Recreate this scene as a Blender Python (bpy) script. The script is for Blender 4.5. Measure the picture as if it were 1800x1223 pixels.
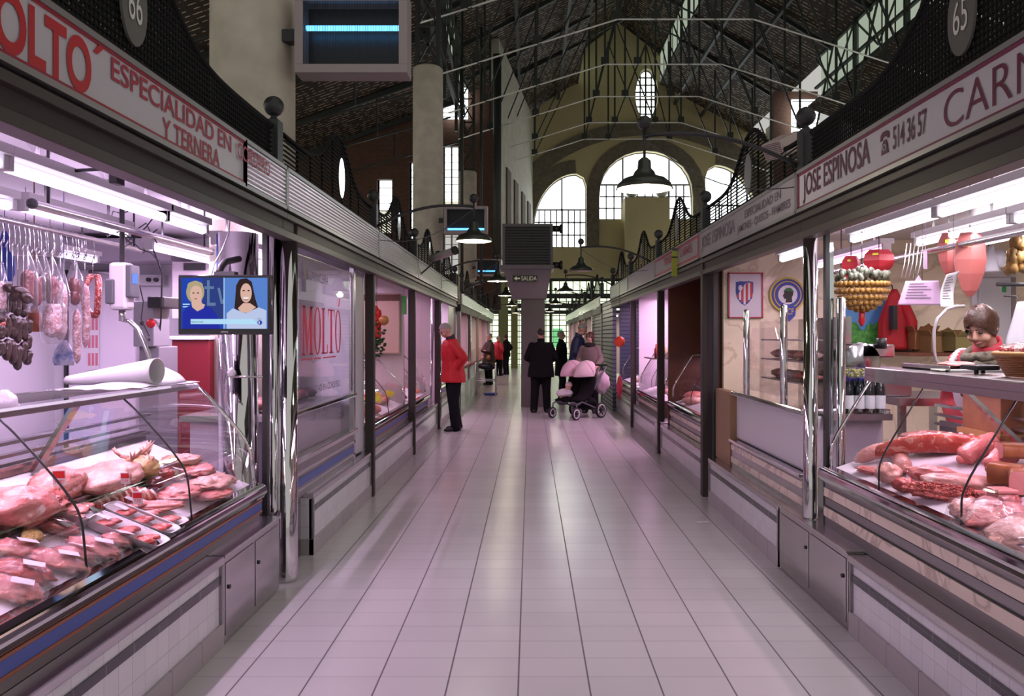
import bpy, bmesh, math, random
from mathutils import Vector, Matrix, noise
random.seed(7)
SC = bpy.context.scene
for o in list(bpy.data.objects): bpy.data.objects.remove(o)

# ---------------------------------------------------------------- camera, world, exposure
FPX = 1352.0; VX = 932.0; VY = 592.0; EYE = 1.55
cam_d = bpy.data.cameras.new('camera'); cam = bpy.data.objects.new('camera', cam_d); SC.collection.objects.link(cam)
cam.location = (0, 0, EYE); cam.rotation_euler = (math.radians(90), 0, 0)
cam_d.sensor_width = 36; cam_d.lens = FPX / 1800 * 36
cam_d.shift_x = (900 - VX) / 1800; cam_d.shift_y = (VY - 611.5) / 1800
cam_d.clip_end = 400; cam_d.clip_start = 0.05
SC.camera = cam
w = bpy.data.worlds.new('sky'); SC.world = w; w.use_nodes = True
bg = w.node_tree.nodes['Background']; bg.inputs[0].default_value = (0.95, 0.93, 0.88, 1); bg.inputs[1].default_value = 0.55
SC.view_settings.view_transform = 'Standard'; SC.view_settings.look = 'None'
SC.view_settings.gamma = 1; SC.view_settings.use_curve_mapping = False
SC.view_settings.exposure = 0.0
SC.cycles.max_bounces = 8; SC.cycles.transparent_max_bounces = 16
SC.cycles.glossy_bounces = 4; SC.cycles.diffuse_bounces = 3
SC.cycles.caustics_reflective = False; SC.cycles.caustics_refractive = False
SC.cycles.sample_clamp_indirect = 4.0

def area_light(name, loc, size, size_y, power, color, rot=(0, 0, 0), parent=None):
    d = bpy.data.lights.new(name, 'AREA'); d.shape = 'RECTANGLE'; d.size = size; d.size_y = size_y
    d.energy = power; d.color = color
    o = bpy.data.objects.new(name, d); SC.collection.objects.link(o)
    o.location = loc; o.rotation_euler = rot
    if parent is not None:
        o.parent = parent; o.location = Vector(loc) - WL(parent)
    return o

WLOC = {}
def WL(o):
    return WLOC.get(o.name, Vector((0, 0, 0))) if o is not None else Vector((0, 0, 0))

# ---------------------------------------------------------------- helpers
def P(px, py, d):
    "point that the photograph shows at pixel (px, py) when it stands d metres ahead"
    return Vector(((px - VX) * d / FPX, d, EYE - (py - VY) * d / FPX))
def tag(o, label=None, cat=None, group=None, kind=None):
    if label: o['label'] = label
    if cat: o['category'] = cat
    if group: o['group'] = group
    if kind: o['kind'] = kind
    return o
def thing(name, label, cat, loc=(0, 0, 0), group=None, kind=None):
    o = bpy.data.objects.new(name, None); SC.collection.objects.link(o)
    o.empty_display_size = 0.05
    o.location = loc; WLOC[o.name] = Vector(loc)
    return tag(o, label, cat, group, kind)

class MB:
    def __init__(s): s.v = []; s.f = []; s.sm = []; s.mi = []
    def add(s, vs, fs, smooth=False, mi=0):
        n = len(s.v); s.v += [Vector(q) for q in vs]
        for f in fs: s.f.append([n + i for i in f]); s.sm.append(smooth); s.mi.append(mi)
        return s
    def box(s, x0, x1, y0, y1, z0, z1, mi=0):
        if x0 > x1: x0, x1 = x1, x0
        if y0 > y1: y0, y1 = y1, y0
        if z0 > z1: z0, z1 = z1, z0
        vs = [(x0,y0,z0),(x1,y0,z0),(x1,y1,z0),(x0,y1,z0),(x0,y0,z1),(x1,y0,z1),(x1,y1,z1),(x0,y1,z1)]
        return s.add(vs, [(0,3,2,1),(4,5,6,7),(0,1,5,4),(1,2,6,5),(2,3,7,6),(3,0,4,7)], False, mi)
    def obox(s, c, size, rot=(0, 0, 0), mi=0):
        m = Matrix.Translation(Vector(c)) @ (rot if isinstance(rot, Matrix) else (Matrix.Rotation(rot[2], 4, 'Z') @ Matrix.Rotation(rot[1], 4, 'Y') @ Matrix.Rotation(rot[0], 4, 'X')))
        a, b, d = [q / 2 for q in size]
        vs = [m @ Vector(q) for q in [(-a,-b,-d),(a,-b,-d),(a,b,-d),(-a,b,-d),(-a,-b,d),(a,-b,d),(a,b,d),(-a,b,d)]]
        return s.add(vs, [(0,3,2,1),(4,5,6,7),(0,1,5,4),(1,2,6,5),(2,3,7,6),(3,0,4,7)], False, mi)
    def bar(s, p0, p1, wd, ht=None, mi=0):
        "rectangular bar between two points"
        p0 = Vector(p0); p1 = Vector(p1); ht = ht or wd; d = p1 - p0
        q = d.to_track_quat('Y', 'Z').to_matrix().to_4x4()
        return s.obox((p0 + p1) / 2, (wd, d.length, ht), q, mi)
    def rings(s, rings, smooth=True, caps=True, mi=0, closed=True):
        n = len(rings[0]); vs = [p for r in rings for p in r]; fs = []
        for i in range(len(rings) - 1):
            for j in range(n if closed else n - 1):
                k = (j + 1) % n
                fs.append((i*n+j, i*n+k, (i+1)*n+k, (i+1)*n+j))
        s.add(vs, fs, smooth, mi)
        if caps:
            b = len(s.v) - len(vs)
            s.f.append([b + n - 1 - j for j in range(n)]); s.sm.append(False); s.mi.append(mi)
            s.f.append([b + (len(rings)-1)*n + j for j in range(n)]); s.sm.append(False); s.mi.append(mi)
        return s
    def tube(s, pts, r, n=8, mi=0, caps=True, flat=1.0):
        pts = [Vector(p) for p in pts]; rs = r if isinstance(r, (list, tuple)) else [r] * len(pts)
        t0 = (pts[1] - pts[0]).normalized()
        up = Vector((0, 0, 1)) if abs(t0.z) < 0.9 else Vector((1, 0, 0))
        u = t0.cross(up).normalized(); R = []
        for i, p in enumerate(pts):
            a = pts[max(i-1, 0)]; b = pts[min(i+1, len(pts)-1)]; t = (b - a)
            t = t.normalized() if t.length > 1e-9 else t0
            u = (u - t * u.dot(t)); u = u.normalized() if u.length > 1e-6 else t.orthogonal().normalized()
            v = t.cross(u)
            R.append([p + (u * math.cos(k*2*math.pi/n) + v * flat * math.sin(k*2*math.pi/n)) * rs[i] for k in range(n)])
        return s.rings(R, True, caps, mi)
    def cyl(s, p0, p1, r, r1=None, n=20, mi=0):
        return s.tube([p0, p1], [r, r1 if r1 is not None else r], n, mi)
    def lathe(s, c, prof, n=24, mi=0, axis='Z', caps=False, sx=1, sy=1):
        R = []
        for r, z in prof:
            ring = []
            for k in range(n):
                a = k*2*math.pi/n; x = r*math.cos(a)*sx; y = r*math.sin(a)*sy
                ring.append(Vector(c) + (Vector((x, y, z)) if axis == 'Z' else Vector((x, z, y)) if axis == 'Y' else Vector((z, x, y))))
            R.append(ring)
        return s.rings(R, True, caps, mi)
    def ell(s, c, rad, n=16, m=10, rot=None, mi=0):
        c = Vector(c); rx, ry, rz = rad if isinstance(rad, (tuple, list)) else (rad,)*3; R = []
        for i in range(1, m):
            ph = math.pi*i/m; ring = []
            for k in range(n):
                a = k*2*math.pi/n; q = Vector((rx*math.sin(ph)*math.cos(a), ry*math.sin(ph)*math.sin(a), -rz*math.cos(ph)))
                ring.append(c + (rot @ q if rot else q))
            R.append(ring)
        b = len(s.v); s.rings(R, True, False, mi)
        q0 = Vector((0,0,-rz)); q1 = Vector((0,0,rz))
        s.v += [c + (rot @ q0 if rot else q0), c + (rot @ q1 if rot else q1)]; e = len(s.v)
        L = (m-2)*n
        for k in range(n):
            s.f.append([e-2, b+(k+1)%n, b+k]); s.f.append([e-1, b+L+k, b+L+(k+1)%n]); s.sm += [True]*2; s.mi += [mi]*2
        return s
    def prism(s, poly, axis, a0, a1, mi=0, smooth=False):
        def q(u, v, a):
            return (u, a, v) if axis == 'Y' else (a, u, v) if axis == 'X' else (u, v, a)
        n = len(poly); vs = [q(u, v, a0) for u, v in poly] + [q(u, v, a1) for u, v in poly]
        fs = [tuple(reversed(range(n))), tuple(range(n, 2*n))] + [(i, (i+1)%n, n+(i+1)%n, n+i) for i in range(n)]
        return s.add(vs, fs, smooth, mi)
    def blob(s, c, size, seed=0, amp=0.18, freq=2.2, n=24, m=16, rot=0, mi=0, tilt=0):
        c = Vector(c); R = []; off = Vector((seed*3.7, seed*1.3, seed*5.1))
        M = Matrix.Rotation(rot, 3, 'Z') @ Matrix.Rotation(tilt, 3, 'Y')
        def pt(u):
            k = 1 + amp * (noise.noise(u*freq + off) + 0.5*noise.noise(u*freq*2.3 + off) + 0.25*noise.noise(u*freq*5 + off))
            return c + M @ Vector((u.x*size[0]*k, u.y*size[1]*k, u.z*size[2]*k))
        for i in range(1, m):
            ph = math.pi*i/m
            R.append([pt(Vector((math.sin(ph)*math.cos(k*2*math.pi/n), math.sin(ph)*math.sin(k*2*math.pi/n), -math.cos(ph)))) for k in range(n)])
        b = len(s.v); s.rings(R, True, False, mi); s.v += [pt(Vector((0,0,-1))), pt(Vector((0,0,1)))]; e = len(s.v); L = (m-2)*n
        for k in range(n):
            s.f.append([e-2, b+(k+1)%n, b+k]); s.f.append([e-1, b+L+k, b+L+(k+1)%n]); s.sm += [True]*2; s.mi += [mi]*2
        return s
    def sheet(s, fn, nu, nv, mi=0, th=0.0):
        vs = [fn(i/nu, j/nv) for j in range(nv+1) for i in range(nu+1)]
        fs = [(j*(nu+1)+i, j*(nu+1)+i+1, (j+1)*(nu+1)+i+1, (j+1)*(nu+1)+i) for j in range(nv) for i in range(nu)]
        return s.add(vs, fs, True, mi)
    def merge(s, me, M=None, mi=0, smooth=False):
        vs = [(M @ q.co if M else q.co.copy()) for q in me.vertices]
        return s.add(vs, [tuple(p.vertices) for p in me.polygons], smooth, mi)
    def build(s, name, mats, parent=None, loc=None, bevel=0, solid=0):
        if loc is None and parent is None:
            xs = [q.x for q in s.v]; ys = [q.y for q in s.v]; zs = [q.z for q in s.v]
            loc = Vector(((min(xs)+max(xs))/2, (min(ys)+max(ys))/2, min(zs)))
        base = WL(parent) if parent is not None else Vector(loc)
        me = bpy.data.meshes.new(name)
        me.from_pydata([tuple(q - base) for q in s.v], [], s.f)
        for m_ in (mats if isinstance(mats, (list, tuple)) else [mats]): me.materials.append(m_)
        me.polygons.foreach_set('use_smooth', s.sm); me.polygons.foreach_set('material_index', s.mi)
        me.validate(); me.update()
        o = bpy.data.objects.new(name, me); SC.collection.objects.link(o)
        if parent is not None: o.parent = parent
        else: o.location = base
        WLOC[o.name] = base.copy()
        if bevel:
            b = o.modifiers.new('bevel', 'BEVEL'); b.width = bevel; b.segments = 2; b.limit_method = 'ANGLE'; b.angle_limit = math.radians(40)
        if solid:
            b = o.modifiers.new('solid', 'SOLIDIFY'); b.thickness = solid; b.offset = 0
        return o
def struct(o): o['kind'] = 'structure'; return o
def remesh(mb, vox, smooth=2):
    me = bpy.data.meshes.new('t'); me.from_pydata([tuple(q) for q in mb.v], [], mb.f); me.validate()
    o = bpy.data.objects.new('t', me); SC.collection.objects.link(o)
    r = o.modifiers.new('r', 'REMESH'); r.mode = 'VOXEL'; r.voxel_size = vox
    if smooth:
        q = o.modifiers.new('s', 'SMOOTH'); q.factor = 0.6; q.iterations = smooth
    bpy.context.view_layer.update()
    dg = bpy.context.evaluated_depsgraph_get(); out = bpy.data.meshes.new_from_object(o.evaluated_get(dg))
    bpy.data.objects.remove(o)
    n = MB(); n.merge(out, smooth=True); return n
def copy_tree(o, parent=None):
    c = o.copy(); SC.collection.objects.link(c)
    if parent is not None: c.parent = parent
    WLOC[c.name] = WL(o).copy()
    for ch in list(o.children): copy_tree(ch, c)
    return c
def dup(o, loc, label, rotz=None, group=None):
    c = copy_tree(o); c.location = loc
    if rotz is not None: c.rotation_euler = (0, 0, rotz)
    c['label'] = label
    if group: c['group'] = group
    return c
_txt = {}
def text_mesh(body, bold=0):
    if (body, bold) in _txt: return _txt[(body, bold)]
    c = bpy.data.curves.new('t', 'FONT'); c.body = body; c.size = 1; c.resolution_u = 6; c.offset = bold
    o = bpy.data.objects.new('t', c); SC.collection.objects.link(o); bpy.context.view_layer.update()
    me = bpy.data.meshes.new_from_object(o.evaluated_get(bpy.context.evaluated_depsgraph_get())); bpy.data.objects.remove(o)
    _txt[(body, bold)] = me; return me
def text_on(mb, body, org, uvec, vvec, width, height, mi=0, slant=0, bold=0.0):
    "letters of `body` fitted to width x height; org = lower left corner"
    me = text_mesh(body, bold); xs = [v.co.x for v in me.vertices]; ys = [v.co.y for v in me.vertices]
    x0, x1, y0, y1 = min(xs), max(xs), min(ys), max(ys); org = Vector(org); u = Vector(uvec); v_ = Vector(vvec)
    vs = [org + u*((q.co.x-x0)/(x1-x0)*width + slant*(q.co.y-y0)) + v_*((q.co.y-y0)/(y1-y0)*height) for q in me.vertices]
    mb.add(vs, [tuple(p.vertices) for p in me.polygons], False, mi)
    return mb
def flat(loops, mk, th=0.0):
    "filled 2D outline with holes -> list of verts/faces; mk maps (x,y,depth) to a world point"
    c = bpy.data.curves.new('f', 'CURVE'); c.dimensions = '2D'; c.fill_mode = 'BOTH'; c.extrude = th/2
    for lp in loops:
        s = c.splines.new('POLY'); s.points.add(len(lp)-1)
        for i, (x, y) in enumerate(lp): s.points[i].co = (x, y, 0, 1)
        s.use_cyclic_u = True
    o = bpy.data.objects.new('f', c); SC.collection.objects.link(o); bpy.context.view_layer.update()
    me = bpy.data.meshes.new_from_object(o.evaluated_get(bpy.context.evaluated_depsgraph_get())); bpy.data.objects.remove(o)
    return [Vector(mk(*q.co)) for q in me.vertices], [tuple(p.vertices) for p in me.polygons]
# ---------------------------------------------------------------- materials
def mat(name, col, rough=0.5, metal=0.0, noise_s=None, col2=None, bump=0, bump_s=None, spec=0.5, coat=0, emit=None, es=0, alpha=1, sub=0, detail=4, trans=0):
    m = bpy.data.materials.new(name); m.use_nodes = True; nt = m.node_tree; b = nt.nodes['Principled BSDF']
    b.inputs['Base Color'].default_value = (*col, 1); b.inputs['Roughness'].default_value = rough; b.inputs['Metallic'].default_value = metal
    b.inputs['Specular IOR Level'].default_value = spec; b.inputs['Coat Weight'].default_value = coat; b.inputs['Coat Roughness'].default_value = 0.1
    b.inputs['Alpha'].default_value = alpha; b.inputs['Subsurface Weight'].default_value = 0
    if emit: b.inputs['Emission Color'].default_value = (*emit, 1); b.inputs['Emission Strength'].default_value = es
    if noise_s or bump:
        tc = nt.nodes.new('ShaderNodeTexCoord')
    if noise_s:
        n = nt.nodes.new('ShaderNodeTexNoise'); n.inputs['Scale'].default_value = noise_s; n.inputs['Detail'].default_value = detail
        nt.links.new(tc.outputs['Object'], n.inputs['Vector'])
        r = nt.nodes.new('ShaderNodeValToRGB'); r.color_ramp.elements[0].position = 0.35; r.color_ramp.elements[1].position = 0.65
        r.color_ramp.elements[0].color = (*col, 1); r.color_ramp.elements[1].color = (*(col2 or col), 1)
        nt.links.new(n.outputs['Fac'], r.inputs['Fac']); nt.links.new(r.outputs['Color'], b.inputs['Base Color'])
    if bump:
        n2 = nt.nodes.new('ShaderNodeTexNoise'); n2.inputs['Scale'].default_value = bump_s or 20; n2.inputs['Detail'].default_value = 3
        nt.links.new(tc.outputs['Object'], n2.inputs['Vector'])
        bp = nt.nodes.new('ShaderNodeBump'); bp.inputs['Strength'].default_value = bump; bp.inputs['Distance'].default_value = 0.02
        nt.links.new(n2.outputs['Fac'], bp.inputs['Height']); nt.links.new(bp.outputs['Normal'], b.inputs['Normal'])
    return m
def emis(name, col, s):
    m = bpy.data.materials.new(name); m.use_nodes = True; nt = m.node_tree; nt.nodes.clear()
    e = nt.nodes.new('ShaderNodeEmission'); e.inputs[0].default_value = (*col, 1); e.inputs[1].default_value = s
    o = nt.nodes.new('ShaderNodeOutputMaterial'); nt.links.new(e.outputs[0], o.inputs[0]); return m
def glass(name, tint=(0.96, 0.97, 0.98), refl=1.0, rough=0.02, haze=0.0):
    m = bpy.data.materials.new(name); m.use_nodes = True; nt = m.node_tree; nt.nodes.clear(); L = nt.links
    t = nt.nodes.new('ShaderNodeBsdfTransparent'); t.inputs[0].default_value = (*tint, 1)
    g = nt.nodes.new('ShaderNodeBsdfGlossy'); g.inputs['Roughness'].default_value = rough; g.inputs[0].default_value = (1, 1, 1, 1)
    f = nt.nodes.new('ShaderNodeLayerWeight'); f.inputs[0].default_value = 0.25
    mu = nt.nodes.new('ShaderNodeMath'); mu.operation = 'MULTIPLY_ADD'; mu.inputs[1].default_value = refl*0.7; mu.inputs[2].default_value = 0.04*refl; mu.use_clamp = True
    L.new(f.outputs['Fresnel'], mu.inputs[0])
    mx = nt.nodes.new('ShaderNodeMixShader'); L.new(mu.outputs[0], mx.inputs[0]); L.new(t.outputs[0], mx.inputs[1]); L.new(g.outputs[0], mx.inputs[2])
    out = nt.nodes.new('ShaderNodeOutputMaterial')
    if haze:
        d = nt.nodes.new('ShaderNodeBsdfDiffuse'); d.inputs[0].default_value = (0.85, 0.82, 0.88, 1)
        m2 = nt.nodes.new('ShaderNodeMixShader'); m2.inputs[0].default_value = haze
        L.new(mx.outputs[0], m2.inputs[1]); L.new(d.outputs[0], m2.inputs[2]); L.new(m2.outputs[0], out.inputs[0])
    else: L.new(mx.outputs[0], out.inputs[0])
    return m
def tiles(name, base, line, pu, pv, au, av, wu=0.004, wv=0.003, ou=0.0, ov=0.0, rough=0.2, line2=None, var=0.04, bump=0.15, spec=0.5):
    "tile grid from object coordinates; au/av = axis index of each direction, line for the joints across u, line2 across v"
    m = bpy.data.materials.new(name); m.use_nodes = True; nt = m.node_tree; b = nt.nodes['Principled BSDF']; L = nt.links
    g = nt.nodes.new('ShaderNodeNewGeometry'); sp = nt.nodes.new('ShaderNodeSeparateXYZ'); L.new(g.outputs['Position'], sp.inputs[0])
    def M(op, a, bb=None, c=None):
        n = nt.nodes.new('ShaderNodeMath'); n.operation = op
        for i, q in enumerate((a, bb, c)):
            if q is None: continue
            if isinstance(q, (int, float)): n.inputs[i].default_value = q
            else: L.new(q, n.inputs[i])
        return n.outputs[0]
    def grid(ax, p, w_, off):
        u = M('DIVIDE', M('SUBTRACT', sp.outputs[ax], off), p); fr = M('FRACT', u)
        d = M('MINIMUM', fr, M('SUBTRACT', 1.0, fr)); return M('FLOOR', u), M('LESS_THAN', d, w_/p/2)
    fu, mu = grid(au, pu, wu, ou); fv, mv = grid(av, pv, wv, ov)
    cb = nt.nodes.new('ShaderNodeCombineXYZ'); L.new(fu, cb.inputs[0]); L.new(fv, cb.inputs[1])
    wn = nt.nodes.new('ShaderNodeTexWhiteNoise'); L.new(cb.outputs[0], wn.inputs[0])
    k = M('MULTIPLY_ADD', wn.outputs['Value'], var*2, 1-var)
    nz = nt.nodes.new('ShaderNodeTexNoise'); nz.inputs['Scale'].default_value = 1.3; nz.inputs['Detail'].default_value = 5; L.new(g.outputs['Position'], nz.inputs[0])
    k = M('MULTIPLY', k, M('MULTIPLY_ADD', nz.outputs[0], 0.16, 0.92))
    sc_ = nt.nodes.new('ShaderNodeVectorMath'); sc_.operation = 'SCALE'; sc_.inputs[0].default_value = base; L.new(k, sc_.inputs['Scale'])
    def mix(a, colr, fac):
        x = nt.nodes.new('ShaderNodeMix'); x.data_type = 'RGBA'; L.new(a, x.inputs['A']); x.inputs['B'].default_value = (*colr, 1); L.new(fac, x.inputs['Factor']); return x.outputs['Result']
    c = mix(sc_.outputs[0], line2 or line, mv); c = mix(c, line, mu); L.new(c, b.inputs['Base Color'])
    anyl = M('MAXIMUM', mu, mv)
    L.new(M('MULTIPLY_ADD', anyl, 0.5, rough), b.inputs['Roughness'])
    bp = nt.nodes.new('ShaderNodeBump'); bp.inputs['Strength'].default_value = bump; bp.inputs['Distance'].default_value = 0.002; bp.invert = True
    L.new(anyl, bp.inputs['Height']); L.new(bp.outputs[0], b.inputs['Normal'])
    b.inputs['Specular IOR Level'].default_value = spec
    return m
def marble(name, base, vein, s=2.5):
    m = mat(name, base, 0.25); nt = m.node_tree; b = nt.nodes['Principled BSDF']; L = nt.links
    tc = nt.nodes.new('ShaderNodeTexCoord'); n = nt.nodes.new('ShaderNodeTexNoise'); n.inputs['Scale'].default_value = s; n.inputs['Detail'].default_value = 9; n.inputs['Distortion'].default_value = 1.6
    L.new(tc.outputs['Object'], n.inputs['Vector']); r = nt.nodes.new('ShaderNodeValToRGB'); e = r.color_ramp.elements
    e[0].position = 0.46; e[0].color = (*base, 1); e[1].position = 0.5; e[1].color = (*vein, 1); q = e.new(0.53); q.color = (*base, 1); q2 = e.new(0.8); q2.color = (*[c*0.85 for c in base], 1)
    L.new(n.outputs[0], r.inputs[0]); L.new(r.outputs[0], b.inputs['Base Color']); return m
def meatmat(name, a, c, fat, s=14, fs=7, fpos=0.58):
    "lean colour a..c with strands of fat"
    m = mat(name, a, 0.32, noise_s=s, col2=c, bump=0.4, bump_s=45, spec=0.6); nt = m.node_tree; b = nt.nodes['Principled BSDF']; L = nt.links
    src = b.inputs['Base Color'].links[0].from_socket; tc = nt.nodes.new('ShaderNodeTexCoord')
    n = nt.nodes.new('ShaderNodeTexNoise'); n.inputs['Scale'].default_value = fs; n.inputs['Detail'].default_value = 7; n.inputs['Distortion'].default_value = 1.5
    L.new(tc.outputs['Object'], n.inputs['Vector']); r = nt.nodes.new('ShaderNodeValToRGB'); r.color_ramp.elements[0].position = fpos; r.color_ramp.elements[1].position = fpos+0.07
    L.new(n.outputs[0], r.inputs[0]); x = nt.nodes.new('ShaderNodeMix'); x.data_type = 'RGBA'; L.new(src, x.inputs['A']); x.inputs['B'].default_value = (*fat, 1); L.new(r.outputs[0], x.inputs['Factor'])
    L.new(x.outputs['Result'], b.inputs['Base Color']); return m

FLOOR = tiles('floor_tile', (0.50, 0.47, 0.465), (0.10, 0.085, 0.09), 0.3157, 0.205, 0, 1, 0.0075, 0.0042, -0.053, 3.51, 0.24, (0.24, 0.22, 0.22), 0.03)
CHROME = mat('chrome', (0.70, 0.68, 0.69), 0.06, 1.0, bump=0.025, bump_s=3)
STEEL = mat('brushed_steel', (0.55, 0.53, 0.54), 0.26, 1.0, bump=0.05, bump_s=6)
DSTEEL = mat('dull_steel', (0.33, 0.31, 0.32), 0.34, 1.0, bump=0.05, bump_s=6)
PSTEEL = mat('panel_steel', (0.50, 0.47, 0.48), 0.16, 1.0, bump=0.12, bump_s=5)
DARKM = mat('dark_metal', (0.035, 0.035, 0.037), 0.45, 0.3)
BRONZE = mat('dark_bronze', (0.050, 0.040, 0.038), 0.5, 0.0, spec=0.2)
BLACKM = mat('black_paint', (0.012, 0.012, 0.013), 0.4)
IRON = mat('truss_iron', (0.045, 0.05, 0.045), 0.5, 0.4)
RODM = mat('tie_rod_steel', (0.95, 0.95, 0.92), 0.30, 0.6)
WTILE = tiles('white_wall_tile', (0.62, 0.60, 0.62), (0.36, 0.33, 0.36), 0.10, 0.155, 1, 2, 0.003, 0.003, 0, 0.045, 0.15)
DTILE = tiles('charcoal_stripe_tile', (0.05, 0.045, 0.055), (0.2, 0.18, 0.2), 0.2, 0.5, 1, 2, 0.003, 0.001, 0, -0.2, 0.2)
SKIRT = tiles('skirting_stone', (0.34, 0.31, 0.31), (0.15, 0.13, 0.13), 0.3, 0.9, 1, 2, 0.004, 0.001, 0, -0.3, 0.35)
CONC = mat('column_concrete', (0.62, 0.56, 0.46), 0.75, noise_s=4, col2=(0.50, 0.45, 0.37), bump=0.25, bump_s=12)
BRICKM = bpy.data.materials.new('brick'); BRICKM.use_nodes = True
_nt = BRICKM.node_tree; _b = _nt.nodes['Principled BSDF']; _b.inputs['Roughness'].default_value = 0.9
_tc = _nt.nodes.new('ShaderNodeTexCoord'); _mp = _nt.nodes.new('ShaderNodeMapping'); _mp.inputs['Rotation'].default_value = (math.radians(90), 0, 0)
_br = _nt.nodes.new('ShaderNodeTexBrick'); _br.inputs['Scale'].default_value = 5; _br.inputs['Color1'].default_value = (0.14, 0.06, 0.035, 1); _br.inputs['Color2'].default_value = (0.09, 0.04, 0.028, 1); _br.inputs['Mortar'].default_value = (0.10, 0.08, 0.06, 1)
_nt.links.new(_tc.outputs['Object'], _mp.inputs[0]); _nt.links.new(_mp.outputs[0], _br.inputs[0]); _nt.links.new(_br.outputs[0], _b.inputs['Base Color'])
CREAM = mat('cream_plaster', (0.56, 0.49, 0.27), 0.85, noise_s=0.7, col2=(0.50, 0.44, 0.24), bump=0.1, bump_s=8)
PALEW = mat('pale_plaster', (0.52, 0.50, 0.42), 0.8, noise_s=3, col2=(0.42, 0.40, 0.33))
STONE = mat('arch_stone', (0.20, 0.175, 0.13), 0.9, noise_s=5, col2=(0.14, 0.125, 0.09), bump=0.3, bump_s=10)
WHITEP = mat('white_laminate', (0.68, 0.66, 0.70), 0.35)
CREMW = marble('cream_marble', (0.86, 0.76, 0.56), (0.66, 0.56, 0.40), 1.1)
MARBSTR = marble('pink_marble', (0.78, 0.64, 0.54), (0.52, 0.40, 0.33), 2.2)
RAILB = mat('bronze_rail', (0.075, 0.062, 0.058), 0.45, 0.2, spec=0.3); SCRB = mat('screen_black', (0.010, 0.010, 0.011), 0.8, spec=0.15); CASEL_L = emis('case_strip_lilac', (0.95, 0.80, 1.0), 1.1); CASEL_R = emis('case_strip_white', (0.95, 0.85, 0.95), 0.7); FRAMES = mat('sign_frame_metal', (0.40, 0.38, 0.39), 0.4, 0.8)
GLASS = glass('clear_glass'); CASEG = glass('case_glass', (0.97, 0.96, 0.97), 0.30, 0.02, 0.0)
WINDG = glass('window_glass', (0.94, 0.94, 0.95), 0.38, 0.02, 0.04)
PLASTIC = glass('thin_plastic_film', (0.96, 0.95, 0.96), 0.55, 0.16, 0.045)
RED = mat('red_paint', (0.50, 0.012, 0.015), 0.4); REDL = mat('red_letter', (0.52, 0.02, 0.03), 0.5); CRIM = mat('crimson_letter', (0.38, 0.03, 0.06), 0.5)
MAROON = mat('maroon_letter', (0.10, 0.012, 0.045), 0.5); MAROONB = mat('maroon_border', (0.19, 0.02, 0.07), 0.5)
GREYL = mat('grey_purple_letter', (0.17, 0.12, 0.16), 0.5)
SIGNW = mat('white_sign_panel', (0.60, 0.57, 0.62), 0.35); SIGNG = mat('grey_sign_panel', (0.40, 0.36, 0.40), 0.35)
PLAQ = mat('plaque_grey', (0.20, 0.19, 0.18), 0.3, 0.3); PLAQ2 = mat('plaque_polished', (0.85, 0.85, 0.85), 0.16, 0.9); LETW = mat('plaque_digit', (0.72, 0.70, 0.66), 0.5)
RIB = mat('ribbed_aluminium', (0.72, 0.71, 0.73), 0.28, 1.0)
TUBE_L = emis('lilac_tube', (0.86, 0.72, 1.0), 3.2); TUBE_R = emis('white_tube', (0.97, 0.88, 1.0), 3.2); TUBE_P = emis('pink_tube', (1.0, 0.62, 0.94), 3.0)
TUBE_B = emis('uv_tube', (0.10, 0.45, 1.0), 4.0)
BULB = emis('warm_bulb', (1.0, 0.93, 0.70), 14.0)
SKYP = emis('daylit_pane', (0.90, 0.97, 1.0), 4.2); SKYG = emis('daylit_green_pane', (0.86, 1.0, 0.68), 1.5); SKYC = emis('daylit_corrugated_sheet', (0.62, 0.72, 0.56), 0.55); SIDEFILL = emis('unseen_side_pane', (0.98, 0.96, 0.84), 2.1)  # last one: unseen side panes that fill the hall with added light
SKYV = emis('daylit_pane_with_house', (0.95, 0.92, 0.72), 0.9)
BLUE = mat('blue_plastic', (0.04, 0.09, 0.42), 0.4); BLUES = mat('blue_stripe', (0.045, 0.085, 0.33), 0.35); RUST = mat('copper_stripe', (0.28, 0.085, 0.035), 0.35)
PLGREY = mat('light_grey_plastic', (0.52, 0.51, 0.53), 0.35); DGREY = mat('dark_grey_plastic', (0.09, 0.09, 0.10), 0.4); OFFW = mat('fixture_white', (0.66, 0.64, 0.66), 0.4)
PAPER = mat('white_paper', (0.68, 0.64, 0.68), 0.7); YEL = mat('yellow_card', (0.80, 0.72, 0.05), 0.6); BLACKR = mat('rubber', (0.012, 0.012, 0.013), 0.7)
WOODB = mat('brown_board', (0.115, 0.035, 0.014), 0.5, noise_s=3, col2=(0.085, 0.026, 0.012)); WOODC = mat('wood_box', (0.20, 0.075, 0.03), 0.6, noise_s=12, col2=(0.15, 0.055, 0.022)); CARD = mat('cardboard', (0.42, 0.24, 0.12), 0.8)
PORK = meatmat('raw_pork', (0.64, 0.16, 0.15), (0.74, 0.29, 0.26), (0.82, 0.56, 0.52)); PALE = meatmat('pale_pork_skin', (0.72, 0.34, 0.29), (0.78, 0.44, 0.38), (0.80, 0.56, 0.50), 8, 4, 0.55)
BEEF = meatmat('raw_beef', (0.40, 0.035, 0.03), (0.52, 0.09, 0.07), (0.70, 0.40, 0.36), 12, 8, 0.62); RIBM = meatmat('rib_meat', (0.42, 0.05, 0.035), (0.55, 0.12, 0.08), (0.70, 0.36, 0.28), 10, 14, 0.55)
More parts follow.
